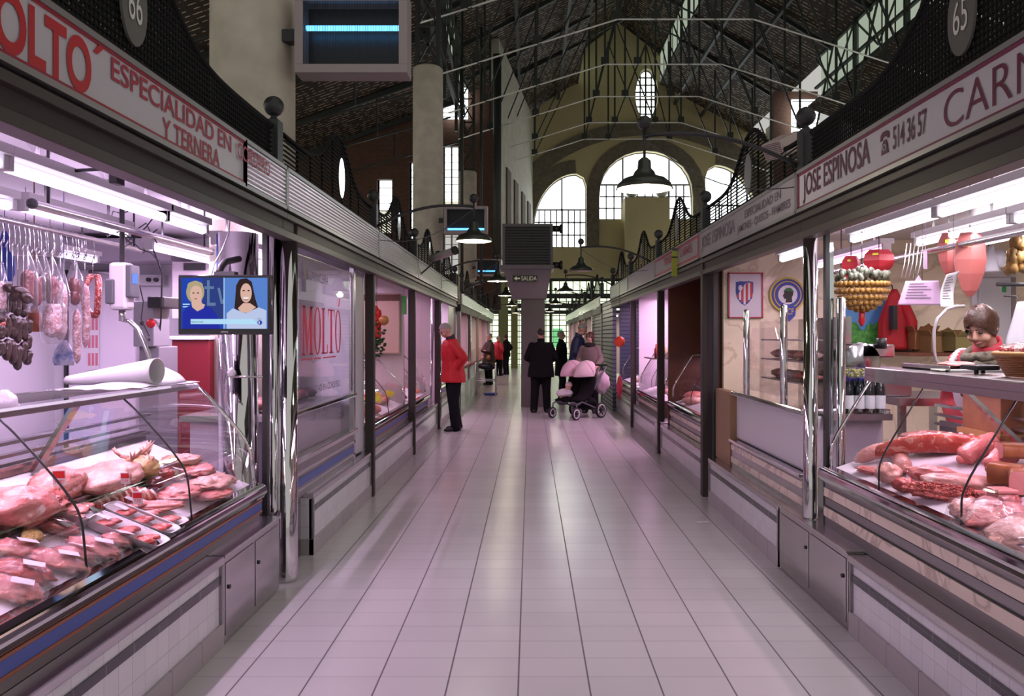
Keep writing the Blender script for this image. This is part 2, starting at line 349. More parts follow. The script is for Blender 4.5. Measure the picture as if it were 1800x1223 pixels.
MINCE = mat('minced_meat', (0.66, 0.09, 0.07), 0.45, noise_s=90, col2=(0.76, 0.24, 0.20), bump=1.0, bump_s=110); LIVER = mat('dark_liver', (0.10, 0.02, 0.02), 0.25); FATY = meatmat('yellow_hen_skin', (0.70, 0.38, 0.15), (0.75, 0.46, 0.22), (0.74, 0.42, 0.30))
HAMC = mat('ham_face', (0.68, 0.26, 0.25), 0.4, noise_s=20, col2=(0.74, 0.32, 0.30)); HAMR = mat('ham_rind', (0.24, 0.07, 0.02), 0.4, noise_s=15, col2=(0.34, 0.12, 0.035))
DSAUS = meatmat('dark_blood_sausage', (0.020, 0.008, 0.006), (0.045, 0.020, 0.016), (0.085, 0.045, 0.04), 22, 30, 0.62); RSAUS = meatmat('red_cured_sausage', (0.10, 0.010, 0.012), (0.15, 0.022, 0.02), (0.24, 0.06, 0.05), 20, 30, 0.62)
WSAUS = meatmat('white_marbled_salami', (0.38, 0.17, 0.17), (0.48, 0.28, 0.28), (0.64, 0.52, 0.54), 30, 38, 0.48); CHOR = meatmat('speckled_chorizo', (0.28, 0.02, 0.015), (0.38, 0.05, 0.035), (0.66, 0.42, 0.38), 30, 60, 0.52)
SKIN = mat('skin', (0.62, 0.36, 0.27), 0.5, noise_s=9, col2=(0.58, 0.31, 0.23)); EYEW = mat('eye', (0.03, 0.02, 0.02), 0.2); LIP = mat('lips', (0.42, 0.14, 0.13), 0.5)
DECK = mat('white_display_deck', (0.80, 0.74, 0.80), 0.3)
# ---------------------------------------------------------------- hall shell
ZE = 41.0                                   # end wall
def roofmat():
    m = mat('roof_boards', (0.045, 0.028, 0.016), 0.8); nt = m.node_tree; b = nt.nodes['Principled BSDF']; L = nt.links
    tc = nt.nodes.new('ShaderNodeTexCoord'); mp = nt.nodes.new('ShaderNodeMapping'); L.new(tc.outputs['Object'], mp.inputs[0])
    w_ = nt.nodes.new('ShaderNodeTexWave'); w_.bands_direction = 'Y'; w_.inputs['Scale'].default_value = 1.45; w_.inputs['Distortion'].default_value = 0.0
    L.new(mp.outputs[0], w_.inputs[0])
    mp2 = nt.nodes.new('ShaderNodeMapping'); mp2.inputs['Scale'].default_value = (3.2, 1.5, 3.2); L.new(tc.outputs['Object'], mp2.inputs[0])
    n = nt.nodes.new('ShaderNodeTexNoise'); n.inputs['Scale'].default_value = 2.0; n.inputs['Detail'].default_value = 3; L.new(mp2.outputs[0], n.inputs[0])
    r = nt.nodes.new('ShaderNodeValToRGB'); r.color_ramp.elements[0].position = 0.86; r.color_ramp.elements[1].position = 0.97
    L.new(w_.outputs['Fac'], r.inputs[0])
    r2 = nt.nodes.new('ShaderNodeValToRGB'); r2.color_ramp.elements[0].position = 0.47; r2.color_ramp.elements[1].position = 0.55; L.new(n.outputs[0], r2.inputs[0])
    mu = nt.nodes.new('ShaderNodeMath'); mu.operation = 'MULTIPLY'; L.new(r.outputs[0], mu.inputs[0]); L.new(r2.outputs[0], mu.inputs[1])
    n3 = nt.nodes.new('ShaderNodeTexNoise'); n3.inputs['Scale'].default_value = 0.35; L.new(tc.outputs['Object'], n3.inputs[0])
    r3 = nt.nodes.new('ShaderNodeValToRGB'); r3.color_ramp.elements[0].color = (0.018, 0.013, 0.009, 1); r3.color_ramp.elements[1].color = (0.042, 0.020, 0.009, 1); L.new(n3.outputs[0], r3.inputs[0])
    x = nt.nodes.new('ShaderNodeMix'); x.data_type = 'RGBA'; L.new(mu.outputs[0], x.inputs['Factor']); L.new(r3.outputs[0], x.inputs['A']); x.inputs['B'].default_value = (0.60, 0.53, 0.40, 1)
    L.new(x.outputs['Result'], b.inputs['Base Color']); return m
ROOF = roofmat()
struct(MB().box(-14, 20, -6, 62, -0.15, 0).build('floor', FLOOR, loc=(0, 0, 0)))
XL, XR, XC = -2.7, 11.3, 4.4                # nave sides and centre
m = MB()
def slab(x0, z0, x1, z1, y0, y1, t=0.12):
    m.prism([(x0, z0), (x1, z1), (x1, z1+t), (x0, z0+t)], 'Y', y0, y1)
slab(XL-0.3, 12.45, XC-1.9, 15.05, 6, 44); slab(XR+0.3, 12.45, XC+1.9+0.6, 15.05, 6, 44)
slab(-13, 7.1, XL+0.1, 10.75, -4, 31); slab(XR-0.1, 10.75, 19, 8.0, -4, 31)
struct(m.build('ceiling', ROOF, loc=(0, 0, 0)))
# lantern over the nave
m = MB(); LX0, LX1 = XC-1.9, XC+2.5; LC = (LX0+LX1)/2
m.prism([(LX0-0.3, 16.6), (LC, 18.3), (LC, 18.42), (LX0-0.3, 16.72)], 'Y', 8, 44); m.prism([(LC, 18.3), (LX1+0.3, 16.6), (LX1+0.3, 16.72), (LC, 18.42)], 'Y', 8, 44)
struct(m.build('ceiling', ROOF, loc=(0, 0, 0)))
CORR = SKYC
for k, (xx, z0, z1, y0, y1) in enumerate([(LX0-0.02, 15.1, 16.6, 12, 44), (LX1+0.02, 15.1, 16.6, 12, 44)]):
    w_ = MB().box(xx-0.02, xx+0.02, y0, y1, z0, z1).build('window_%d' % (k+1), CORR); struct(w_)
    f = MB()
    for i in range(int((y1-y0)/1.2)+1): f.box(xx-0.05, xx+0.05, y0+i*1.2-0.03, y0+i*1.2+0.03, z0, z1)
    f.box(xx-0.06, xx+0.06, y0, y1, z0-0.08, z0+0.05); f.box(xx-0.06, xx+0.06, y0, y1, z1-0.05, z1+0.08); f.build('window_frame', IRON, w_)
# corrugated clerestory sheets along both sides of the nave
for k, xx in enumerate((XL, XR)):
    y0, y1 = 12.0, 30.0; f = MB(); n = int((y1-y0)/0.11)
    pts = [(xx + (0.02 if i % 2 else -0.02), y0+i*0.11) for i in range(n)]
    f.rings([[(x, y, 10.75) for x, y in pts], [(x, y, 12.5) for x, y in pts]], False, False, 0, False)
    w_ = struct(f.build('window_%d' % (k+3), CORR))
    f = MB(); sgn = 1 if k == 0 else -1
    for zz in (10.78, 12.45): f.box(xx+0.03*sgn, xx+0.13*sgn, y0, y1, zz-0.06, zz+0.06)
    for i in range(int((y1-y0)/0.9)): f.box(xx+0.03*sgn, xx+0.07*sgn, y0+i*0.9-0.012, y0+i*0.9+0.012, 10.8, 12.4)
    f.build('window_frame', IRON, w_)
# end wall with its three arched openings, the oval and the screen under it
def E(px, py): return ((px-VX)*ZE/FPX, EYE-(py-VY)*ZE/FPX)
def arch(x0, x1, top, spring, bot, skewed=0, n=14):
    "arched opening in pixels; skewed -1: the crown sits at the right edge, +1 at the left edge"
    pts = [E(x0, bot), E(x1, bot)]
    if skewed == 0:
        cx = (x0+x1)/2; a = (x1-x0)/2
        for i in range(n+1):
            t = math.pi*i/n; pts.append(E(cx+a*math.cos(t), spring-(spring-top)*math.sin(t)**0.9))
    elif skewed < 0:
        a = x1-x0; pts.append(E(x1, top+22)); pts.append(E(x1-5, top+7)); pts.append(E(x1-18, top))
        for i in range(1, n+1):
            t = math.pi/2*i/n; pts.append(E(x1-18-(a-18)*math.sin(t), spring-(spring-top)*math.cos(t)))
    else:
        a = x1-x0
        for i in range(0, n):
            t = math.pi/2*(1-i/n); pts.append(E(x0+18+(a-18)*math.sin(t), spring-(spring-top)*math.cos(t)))
        pts += [E(x0+18, top), E(x0+5, top+7), E(x0, top+22)]
    return pts
A1 = arch(937, 1031, 305, 405, 434, -1); A2 = arch(1053, 1218, 265, 345, 385); A3 = arch(1240, 1334, 290, 400, 434, 1)
OV = [E(1137+20*math.cos(t), 165+45*math.sin(t)) for t in [i*2*math.pi/32 for i in range(32)]]
xl, xr = E(925, 0)[0]-0.2, 13.2
outer = [(xl, 4.7), (xr, 4.7), (xr, 12.0), (XC+2.5, 15.6), (XC+2.5, 16.6), (LC, 18.3), (LX0, 16.6), (LX0, 15.2), (xl, 13.2)]
v, f = flat([outer, A1, A2, A3, OV], lambda x, y, d: (x, ZE + 0.3 + d, y), 0.6)
m = MB(); m.add(v, f); m.prism([(3.2, 0), (16, 0), (16, 4.7), (3.2, 4.7)], 'Y', ZE+0.02, ZE+0.5) if False else None
struct(m.build('wall_end', CREAM, loc=(0, ZE, 0)))
def muntins(mb, xs, ys, y, rad, x0, x1, z0, z1, inside):
    for x in xs:
        zz = [z0+(z1-z0)*i/60 for i in range(61) if inside(x, z0+(z1-z0)*i/60)]
        if len(zz) > 2: mb.box(x-rad, x+rad, y-0.03, y+0.03, min(zz), max(zz))
    for z in ys:
        xx = [x0+(x1-x0)*i/60 for i in range(61) if inside(x0+(x1-x0)*i/60, z)]
        if len(xx) > 2: mb.box(min(xx), max(xx), y-0.03, y+0.03, z-rad, z+rad)
def pip(poly):
    def q(x, y):
        c = False
        for i in range(len(poly)):
            (xa, ya), (xb, yb) = poly[i], poly[i-1]
            if (ya > y) != (yb > y) and x < (xb-xa)*(y-ya)/(yb-ya)+xa: c = not c
        return c
    return q
for k, (A, nx, nz, heavy) in enumerate([(A1, 9, 9, [E(988, 0)[0]]), (A2, 12, 6, [E(1096, 0)[0], E(1178, 0)[0]]), (A3, 9, 9, [E(1288, 0)[0]]), (OV, 4, 7, [])]):
    xs = [p[0] for p in A]; zs = [p[1] for p in A]; x0, x1, z0, z1 = min(xs), max(xs), min(zs), max(zs)
    v, f = flat([A], lambda x, y, d: (x, ZE+0.42+d, y), 0.02)
    w_ = struct(MB().add(v, f).build('window_%d' % (k+5), SKYP)); fr = MB(); ins = pip(A)
    fr.tube([(x, ZE+0.38, z) for x, z in A]+[(A[0][0], ZE+0.38, A[0][1])], 0.07, 6)
    low = z0+(z1-z0)*0.52
    if k < 3:
        muntins(fr, [x0+(x1-x0)*i/nx for i in range(1, nx)], [z0+(low-z0)*i/3.0 for i in range(1, 3)], ZE+0.38, 0.036, x0, x1, z0, low, ins)
        muntins(fr, heavy, [low], ZE+0.36, 0.045, x0, x1, z0, z1, ins)
    else: muntins(fr, [x0+(x1-x0)*i/nx for i in range(1, nx)], [z0+(z1-z0)*i/nz for i in range(1, nz)], ZE+0.38, 0.04, x0, x1, z0, z1, ins)
    fr.build('window_frame', DSTEEL, w_)
# stone bands round the arches and the big relieving arch
def band(pts, wd, name, y=ZE-0.05):
    "ring of stone following the outline pts, wd wide, on the outside"
    cx = sum(p[0] for p in pts)/len(pts); cz = sum(p[1] for p in pts)/len(pts); m = MB(); R = []
    for i, (x, z) in enumerate(pts):
        a = pts[max(i-1, 0)]; b = pts[min(i+1, len(pts)-1)]; tx, tz = b[0]-a[0], b[1]-a[1]; l = math.hypot(tx, tz) or 1
        nx, nz = tz/l, -tx/l
        if nx*(x-cx)+nz*(z-cz) < 0: nx, nz = -nx, -nz
        R.append([(x, y, z), (x+nx*wd, y, z+nz*wd), (x+nx*wd, y+0.12, z+nz*wd), (x, y+0.12, z)])
    m.rings(R, False, True); struct(m.build(name, STONE))
band(A1[4:], 0.72, 'trim_1'); band(A2[2:], 0.68, 'trim_2'); band(A3[2:-2], 0.72, 'trim_3')
big = [E(1137+262*math.cos(t), 470-232*math.sin(t)) for t in [math.pi*(0.06+0.88*i/30) for i in range(31)]]
band(big, 0.75, 'trim_4', ZE-0.10)
m = MB()
for x0, x1 in ((1031, 1053), (1218, 1240)):
    a = E(x0, 434); b = E(x1, 330); m.box(a[0], b[0], ZE-0.1, ZE+0.02, a[1], b[1])
struct(m.build('trim_5', STONE))
# block with two globe lamps in front of the middle window
a = E(1095, 352); b = E(1172, 440); m = MB().box(a[0], b[0], ZE-0.9, ZE-0.2, b[1]-1.4, a[1])
a2 = E(1100, 338); struct(m.build('trim_6', CREAM))
for px, nm in ((1108, 'left'), (1160, 'right')):
    c = E(px, 341); t = thing('globe_lamp', '%s white globe lamp on the cream block before the middle arched window' % nm, 'lamp', (c[0], ZE-0.55, E(0, 352)[1]))
    MB().ell((c[0], ZE-0.55, c[1]), 0.32).build('globe', mat('opal_glass_'+nm, (0.5, 0.52, 0.5), 0.2), t)
    MB().lathe((c[0], ZE-0.55, E(0, 352)[1]), [(0.18, 0), (0.18, 0.05), (0.07, 0.1), (0.07, 0.16)], 12, caps=True).build('base', IRON, t)
# lit side return with dark flutes on the left of the end wall
pA = Vector(((877-VX)*30/FPX, 30, 0)); pB = Vector(((937-VX)*ZE/FPX, ZE, 0)); d = (pB-pA); n_ = Vector((d.y, -d.x, 0)).normalized()
def quadw(u0, u1, z0, z1, off=0.0):
    a = pA + d*u0 + n_*off; b = pA + d*u1 + n_*off
    return [(a.x, a.y, z0), (b.x, b.y, z0), (b.x, b.y, z1), (a.x, a.y, z1)]
m = MB(); q = quadw(0, 1, 4.8, 13.2); q2 = quadw(0, 1, 4.8, 13.2, -0.3); m.add(q+q2, [(0,1,2,3), (7,6,5,4), (0,4,5,1), (3,2,6,7), (0,3,7,4), (1,5,6,2)])
struct(m.build('wall_left', PALEW, loc=(0, 30, 0)))
m = MB()
for u in (0.16, 0.36, 0.58, 0.78):
    q = quadw(u, u+0.10, 4.8, 8.6-u*0.3, 0.06); q2 = quadw(u, u+0.10, 4.8, 8.6-u*0.3, -0.02); m.add(q+q2, [(0,1,2,3), (0,4,5,1), (3,2,6,7), (0,3,7,4), (1,5,6,2)])
struct(m.build('trim_7', mat('flute_brown', (0.10, 0.065, 0.035), 0.8)))
# right pilaster
a = E(1345, 0)[0]; struct(MB().box(a, a+0.7, ZE-1.0, ZE-0.1, 0, 12.6).build('trim_8', PALEW))
# brick walls closing the two aisles
v, f = flat([[(-13.5, 2.8), (pA.x, 2.8), (pA.x, 11.6), (XL, 10.9), (-13.5, 7.2)]] + [[(x0, z0), (x1, z0), (x1, z1), (x0, z1)] for x0, x1, z0, z1 in [(-5.98, -5.37, 5.6, 7.7), (-4.72, -4.50, 3.6, 8.38), (-3.4, -2.77, 4.0, 9.0)]],
            lambda x, y, d: (x, 30.2+d, y), 0.4)
struct(MB().add(v, f).build('wall_left_end', BRICKM, loc=(0, 30.2, 0)))
for k, (x0, x1, z0, z1, zm) in enumerate([(-5.98, -5.37, 5.6, 7.7, 6.55), (-4.72, -4.50, 3.6, 8.38, 5.2), (-3.4, -2.77, 4.0, 9.0, 6.9)]):
    w_ = MB().box(x0, x1, 30.42, 30.46, (zm+z0)/2 if k == 0 else zm-0.9, z1).build('window_%d' % (k+9), SKYP); struct(w_)
    MB().box(x0, x1, 30.36, 30.41, zm-0.9, zm).build('pane', SKYV, w_)
    fr = MB(); nb = int((z1-z0)/0.28)
    for i in range(nb+1): fr.box(x0, x1, 30.22, 30.27, z0+(z1-z0)*i/nb-0.012, z0+(z1-z0)*i/nb+0.012)
    for x in (x0+0.03, x1-0.03, (x0+x1)/2 if k == 2 else x0+0.03): fr.box(x-0.03, x+0.03, 30.2, 30.28, z0, z1)
    fr.build('window_frame', DSTEEL, w_)
struct(MB().box(13.0, 20, 30.0, 30.4, 0, 10.6).build('wall_right_end', BRICKM, loc=(13, 30, 0)))
a = (1362-VX)*34/FPX; struct(MB().box(a-0.05, a+1.9, 34, 34.4, 0, 12.4).build('wall_right', BRICKM, loc=(a, 34, 0)))
struct(MB().box(-14, -13.6, -5, 31, 0, 7.4).build('wall_left_outer', BRICKM, loc=(-14, 0, 0)))
struct(MB().box(19.0, 19.4, -5, 44, 0, 8.2).build('wall_right_outer', BRICKM, loc=(19, 0, 0)))
# louvre panes at the far end of the clerestories
for k, (x0, x1, z0, z1, yy) in enumerate([(-3.35, -2.4, 9.95, 11.15, 29.6), (11.4, 12.6, 10.4, 11.9, 33.5)]):
    w_ = struct(MB().box(x0, x1, yy+0.05, yy+0.08, z0, z1).build('window_%d' % (k+12), SKYP)); fr = MB()
    for i in range(8): fr.obox(((x0+x1)/2, yy, z0+(z1-z0)*(i+0.5)/8), (x1-x0, 0.11, 0.02), (0.6, 0, 0))
    fr.build('louvre', DSTEEL, w_)
# unseen glowing panes along aisles and last nave bay, added to light the hall
for k, (xx, y0, y1, z0, z1) in enumerate([(-13.55, -2, 4, 3, 6.6), (-13.55, 6, 12, 3, 6.6), (-13.55, 14, 20, 3, 6.6), (-13.55, 22, 28, 3, 6.6), (18.95, -2, 4, 3, 7.2), (18.95, 6, 12, 3, 7.2), (18.95, 14, 20, 3, 7.2), (18.95, 22, 28, 3, 7.2), (13.4, 34.6, 40.4, 2.6, 7.4)]):
    w_ = struct(MB().box(xx-0.02, xx+0.02, y0, y1, z0, z1).build('window_%d' % (k+15), SIDEFILL)); fr = MB(); s_ = 0.05 if xx < 0 else -0.05
    for i in range(7): fr.box(xx+s_-0.03, xx+s_+0.03, y0+(y1-y0)*i/6-0.03, y0+(y1-y0)*i/6+0.03, z0, z1)
    for i in range(4): fr.box(xx+s_-0.03, xx+s_+0.03, y0, y1, z0+(z1-z0)*i/3-0.03, z0+(z1-z0)*i/3+0.03)
    fr.build('window_frame', DARKM, w_)
# glazed screen and gate under the end wall
gx0, gx1 = (925-VX)*ZE/FPX, (1100-VX)*ZE/FPX
g = struct(MB().box(-4.6, 7.0, ZE+0.5, ZE+0.54, 0.0, 4.75).build('window_14', SKYG)); fr = MB()
for i in range(33): fr.box(-4.6+i*0.3635-0.02, -4.6+i*0.3635+0.02, ZE+0.40, ZE+0.46, 0, 4.75)
for z in [0.05, 0.35, 0.65, 0.95, 1.25, 1.55, 1.85, 2.15, 2.45, 2.70, 3.45, 4.05]: fr.box(-4.6, 7, ZE+0.40, ZE+0.46, z-0.02, z+0.02)
for z, h in ((2.88, 0.10), (3.22, 0.13), (3.75, 0.13), (4.62, 0.08)): fr.box(-4.6, 7, ZE+0.36, ZE+0.5, z-h, z+h)
for x in (-4.6, -1.3, 1.1, 3.3, 5.5): fr.box(x-0.07, x+0.07, ZE+0.34, ZE+0.5, 0, 4.75)
fr.build('gate_frame', DARKM, g)
MB().box(1.2, 1.75, ZE+0.46, ZE+0.49, 1.0, 2.0).build('pane', emis('green_daylit_pane', (0.25, 0.85, 0.35), 0.8), g)
for k, (x0, x1) in enumerate([(-1.55, -1.1), (-0.95, -0.62)]): struct(MB().box(x0, x1, ZE-3.0, ZE-2.6, 0, 4.7).build('trim_%d' % (k+9), mat('olive_render_%d' % k, (0.22, 0.22, 0.09), 0.8)))
# ---------------------------------------------------------------- columns
COLY = [6.55, 17.75, 28.9]
nm = ['beside the nearest stall, carrying the insect lamp frame', 'second along the left row of stalls', 'farthest one, before the brick wall']
for i, y in enumerate(COLY):
    x = -2.36; m = MB(); R = 0.345; zt = 7.75
    m.lathe((x, y, 0), [(R, 0), (R, 2.9), (R-0.006, 2.91), (R-0.006, 2.93), (R, 2.94), (R, 5.3), (R-0.006, 5.31), (R-0.006, 5.33), (R, 5.34), (R, zt-0.04), (R-0.04, zt)], 40, caps=True)
    tag(m.build('concrete_column', CONC), 'round concrete column %s' % nm[i], 'column', 'round concrete columns')
    if i == 0: zt2 = 10.6
    # iron lattice post standing on the column
    l = MB(); z0 = 7.75; z1 = 12.2; a = 0.24
    for sx in (-a, a):
        for sy in (-0.08, 0.08): l.box(x+sx-0.045, x+sx+0.045, y+sy-0.03, y+sy+0.03, z0, z1)
    for k in range(5):
        za = z0+0.1+k*0.88; l.bar((x-a, y, za), (x+a, y, za+0.88), 0.045); l.bar((x+a, y, za), (x-a, y, za+0.88), 0.045); l.bar((x-a, y, za), (x+a, y, za), 0.05)
    tag(l.build('lattice_post', IRON), 'black iron lattice post standing on the %s concrete column' % ['nearest', 'second', 'farthest'][i], 'iron post', 'iron lattice posts')
# ---------------------------------------------------------------- trusses
TY = [14.6, 18.2, 21.8, 25.4, 28.8, 32.3, 35.0]
tl = ['nearest one, mostly above the frame', 'second one from the front', 'topmost full one in view', 'fourth from the front', 'level with the oval window', 'just above the hanging lamp ball', 'lowest one, over the big arch']
for i, y in enumerate(TY):
    HW = 1.93; zf = 10.55; t = thing('roof_truss', 'black iron roof truss with pale lower tie rod, %s' % tl[i], 'roof truss', (XC, y, zf), 'roof trusses of the nave')
    zs = zf-(XC-XL-HW)*0.31
    MB().tube([(XL, y, zs), (XC-HW, y, zf), (XC+HW, y, zf), (XR, y, zs)], 0.026, 8).build('tie_rod', RODM, t)
    def ztop(x):
        if x < LX0: return 12.35+(x-XL)*0.46
        if x > LX1: return 12.35+(XR-x)*0.46
        return 15.0
    for sg in (-1, 1):
        e = XL if sg < 0 else XR; q = LX0 if sg < 0 else LX1
        MB().bar((e, y, ztop(e)), (q, y, 15.05), 0.10, 0.16).build('rafter', IRON, t)
    MB().bar((LX0, y, 16.5), (LC, y, 18.2), 0.08, 0.12).bar((LX1, y, 16.5), (LC, y, 18.2), 0.08, 0.12).bar((LX0, y, 15.05), (LX0, y, 16.6), 0.1).bar((LX1, y, 15.05), (LX1, y, 16.6), 0.1).bar((LX0, y, 15.1), (LC, y, 16.2), 0.06).bar((LX1, y, 15.1), (LC, y, 16.2), 0.06).build('lantern_rib', IRON, t)
    xs = [XL+1.2, XL+2.9, XC-HW, XC-0.85, XC+0.85, XC+HW, XR-2.9, XR-1.2]
    def zb(x): return zf-max(0, abs(x-XC)-HW)*0.31
    for x in xs:
        MB().box(x-0.035, x+0.035, y-0.03, y+0.03, zb(x), ztop(x)-0.02).build('post', IRON, t)
    pr = [(xs[0], xs[1]), (xs[1], xs[2]), (xs[2], xs[3]), (xs[7], xs[6]), (xs[6], xs[5]), (xs[5], xs[4])]
    for a, b in pr: MB().bar((a, y, zb(a)), (b, y, ztop(b)-0.1), 0.05).build('diagonal', IRON, t)
    MB().bar((xs[3], y, 10.5), (xs[4], y, 14.9), 0.045).build('diagonal', IRON, t); MB().bar((xs[4], y, 10.5), (xs[3], y, 14.9), 0.045).build('diagonal', IRON, t)
    for x in xs: MB().box(x-0.13, x+0.13, y-0.02, y+0.02, zb(x)-0.02, zb(x)+0.24).build('gusset_plate', IRON, t)
# purlins running the length of the nave
pl = ['low on the left slope', 'high on the left slope', 'high on the right slope', 'low on the right slope']
for k, x in enumerate((XL+2.2, XL+4.2, XR-4.2+0.6, XR-2.2)):
    z = (12.35+(x-XL)*0.46) if x < XC else (12.35+(XR-x)*0.46)
    tag(MB().box(x-0.06, x+0.06, 12, 44, z-0.10, z+0.05).build('purlin', IRON), 'long dark roof purlin %s of the nave' % pl[k], 'roof beam', 'purlins of the nave roof')
# bracing frames along the right clerestory and left clerestory
for k, xx in enumerate((XL+0.16, XR-0.16)):
    m = MB()
    for i in range(5):
        ya = 12+i*3.6; m.box(xx-0.05, xx+0.05, ya-0.07, ya+0.07, 8.6, 12.5)
        m.bar((xx, ya, 9.6), (xx, ya+1.8, 12.4), 0.06); m.bar((xx, ya+3.6, 9.6), (xx, ya+1.8, 12.4), 0.06); m.bar((xx, ya, 12.4), (xx, ya+1.8, 10.9), 0.05); m.bar((xx, ya+3.6, 12.4), (xx, ya+1.8, 10.9), 0.05)
    m.box(xx-0.06, xx+0.06, 12, 30, 9.5, 9.66); m.box(xx-0.06, xx+0.06, 12, 30, 11.2, 11.28)
    tag(m.build('lattice_girder', IRON), 'black iron lattice girder before the corrugated daylight sheets, %s side of the nave' % ('left', 'right')[k], 'girder')
# tall thin iron stanchions beside the left aisle
for k, (px, y0_, r) in enumerate([(812, 24, 0.05), (846, 26, 0.05), (874, 28.5, 0.16)]):
    x = (px-VX)*y0_/FPX
    tag(MB().cyl((x, y0_, 2.54), (x, y0_, 12), r, n=10).build('iron_stanchion', IRON), ['thin iron stanchion, leftmost of the three left of the fluted wall', 'thin iron stanchion, middle of the three left of the fluted wall', 'thick iron stanchion against the fluted wall'][k], 'post')
# aisle beams
m = MB()
for i in range(9):
    y = 3+i*3.3; m = MB(); m.bar((-13, y, 7.0), (XL, y, 10.6), 0.10, 0.18); m.bar((-13, y, 6.2), (XL, y, 9.0), 0.05); m.bar((-8, y, 7.9), (-8, y, 8.9), 0.06); m.bar((-5.2, y, 8.4), (-5.2, y, 9.9), 0.06)
    o = tag(m.build('aisle_rafter', IRON), 'dark sloping iron rafter under the left aisle roof, %s from the near end' % ['first', 'second', 'third', 'fourth', 'fifth', 'sixth', 'seventh', 'eighth', 'ninth'][i], 'roof beam', 'rafters of the left aisle')
# ---------------------------------------------------------------- stall shells
FL, FR = -1.48, 1.67
ZB, ZT = 2.33, 2.57
def screen_h(y, yc): return 2.80 + 0.35*math.exp(-((y-yc)/0.45)**2/1.0)
def ribbed(mb, X, s, y0, y1, z0, z1, n=9, dep=0.008, mi=0):
    "corrugated strip facing the aisle; s = direction towards the aisle"
    pr = []; h = (z1-z0)/n
    for i in range(n):
        for a in (0.0, 0.35, 0.65):
            pr.append((X + s*dep*(1 if a in (0.35, 0.65) else 0), z0+(i+a)*h))
    pr.append((X, z1)); pr += [(X-s*0.02, z1), (X-s*0.02, z0)]
    if s > 0: pass
    mb.prism(pr, 'Y', y0, y1, mi)
def fascia(side, y0, y1, label, kind, where):
    X = FL if side < 0 else FR; s = -side
    t = thing('fascia_sign', label, 'sign', (X, (y0+y1)/2, ZB), 'shop signs over the stalls')
    m = MB(); pan = {'white': SIGNW, 'grey': SIGNG, 'rib': RIB, 'ribw': SIGNW}[kind]
    if kind == 'rib': ribbed(m, X, s, y0+0.012, y1-0.012, ZB+0.012, ZT-0.012)
    else: m.box(X, X-s*0.03, y0+0.01, y1-0.01, ZB+0.01, ZT-0.01)
    m.build('panel', pan, t)
    f = MB(); f.box(X+s*0.012, X-s*0.04, y0, y1, ZT-0.012, ZT+0.01); f.box(X+s*0.012, X-s*0.04, y0, y1, ZB-0.01, ZB+0.012)
    for y in (y0, y1): f.box(X+s*0.012, X-s*0.04, y-0.012, y+0.012, ZB, ZT)
    f.build('frame', FRAMES, t)
    return t
def letters(t, side, body, ya, yb, za, zb, m_, nm='lettering', bold=0.012):
    X = FL if side < 0 else FR; s = -side; mb = MB()
    if side < 0: text_on(mb, body, (X+s*0.004, ya, za), (0, 1, 0), (0, 0, 1), yb-ya, zb-za, bold=bold)
    else: text_on(mb, body, (X+s*0.004, yb, za), (0, -1, 0), (0, 0, 1), yb-ya, zb-za, bold=bold)
    return mb.build(nm, m_, t)
def housing(side, y0, y1, label, rib=True):
    X = FL if side < 0 else FR; s = -side
    t = thing('shutter_housing', label, 'shutter housing', (X, (y0+y1)/2, 2.17), 'roller shutter housings')
    MB().box(X-s*0.015, X-s*0.12, y0, y1, 2.19, ZB-0.012).build('casing', BRONZE, t, bevel=0.006)
    MB().box(X+s*0.012, X-s*0.10, y0, y1, 2.265, 2.30).box(X-s*0.002, X-s*0.09, y0, y1, 2.155, 2.20).build('rail', RAILB, t, bevel=0.003)
    return t
def screen(side, y0, y1, yc, label, style, num=None, plaq_hi=False):
    X = (FL-0.05) if side < 0 else (FR+0.05); s = -side; zb = ZT+0.02
    t = thing('roof_screen', label, 'metal screen', (X, yc, zb), 'arched metal screens above the signs')
    f = MB(); n = 44; ys = [y0+(y1-y0)*i/n for i in range(n+1)]
    f.tube([(X, y, screen_h(y, yc)) for y in ys], 0.016, 6); f.box(X-0.02, X+0.02, y0, y1, zb-0.02, zb+0.03); f.build('frame', SCRB, t)
    g = MB()
    if style == 'mesh':
        p = 0.027; k = int((y1-y0)/p)
        for i in range(k):
            y = y0+i*p; g.box(X-0.004, X+0.004, y-0.0035, y+0.0035, zb, screen_h(y, yc))
    else:
        p = 0.030; k = int((y1-y0)/0.3)
        for i in range(1, k):
            y = y0+i*0.3; g.box(X-0.006, X+0.006, y-0.006, y+0.006, zb, screen_h(y, yc))
    z = zb+0.03
    while z < 3.15:
        if z < 2.80: a, b = y0, y1
        else:
            q = 0.45*math.sqrt(max(0, -math.log((z-2.80)/0.35+1e-9))); a, b = max(y0, yc-q), min(y1, yc+q)
        if b-a > 0.03:
            if style == 'mesh': g.box(X-0.005, X+0.005, a, b, z-0.0035, z+0.0035)
            else: g.obox((X, (a+b)/2, z), (0.055, b-a, 0.006), (0, 0.5*s, 0))
        z += p
    g.build('grille', SCRB, t)
    if yc < 16.2:
        q = MB(); zc = 2.815; pts = [(yc+0.095*math.cos(a), zc+0.16*math.sin(a)) for a in [i*2*math.pi/32 for i in range(32)]]
        q.prism(pts, 'X', X+s*0.02, X+s*0.03); pq = q.build('plaque', PLAQ2 if plaq_hi else PLAQ, t)
        if num:
            l = MB(); w_ = 0.10
            text_on(l, num, (X+s*0.033, yc-s*w_/2 if s > 0 else yc+w_/2, zc-0.07), (0, s, 0), (0, 0, 1), w_, 0.13); l.build('number', LETW, pq)
    return t
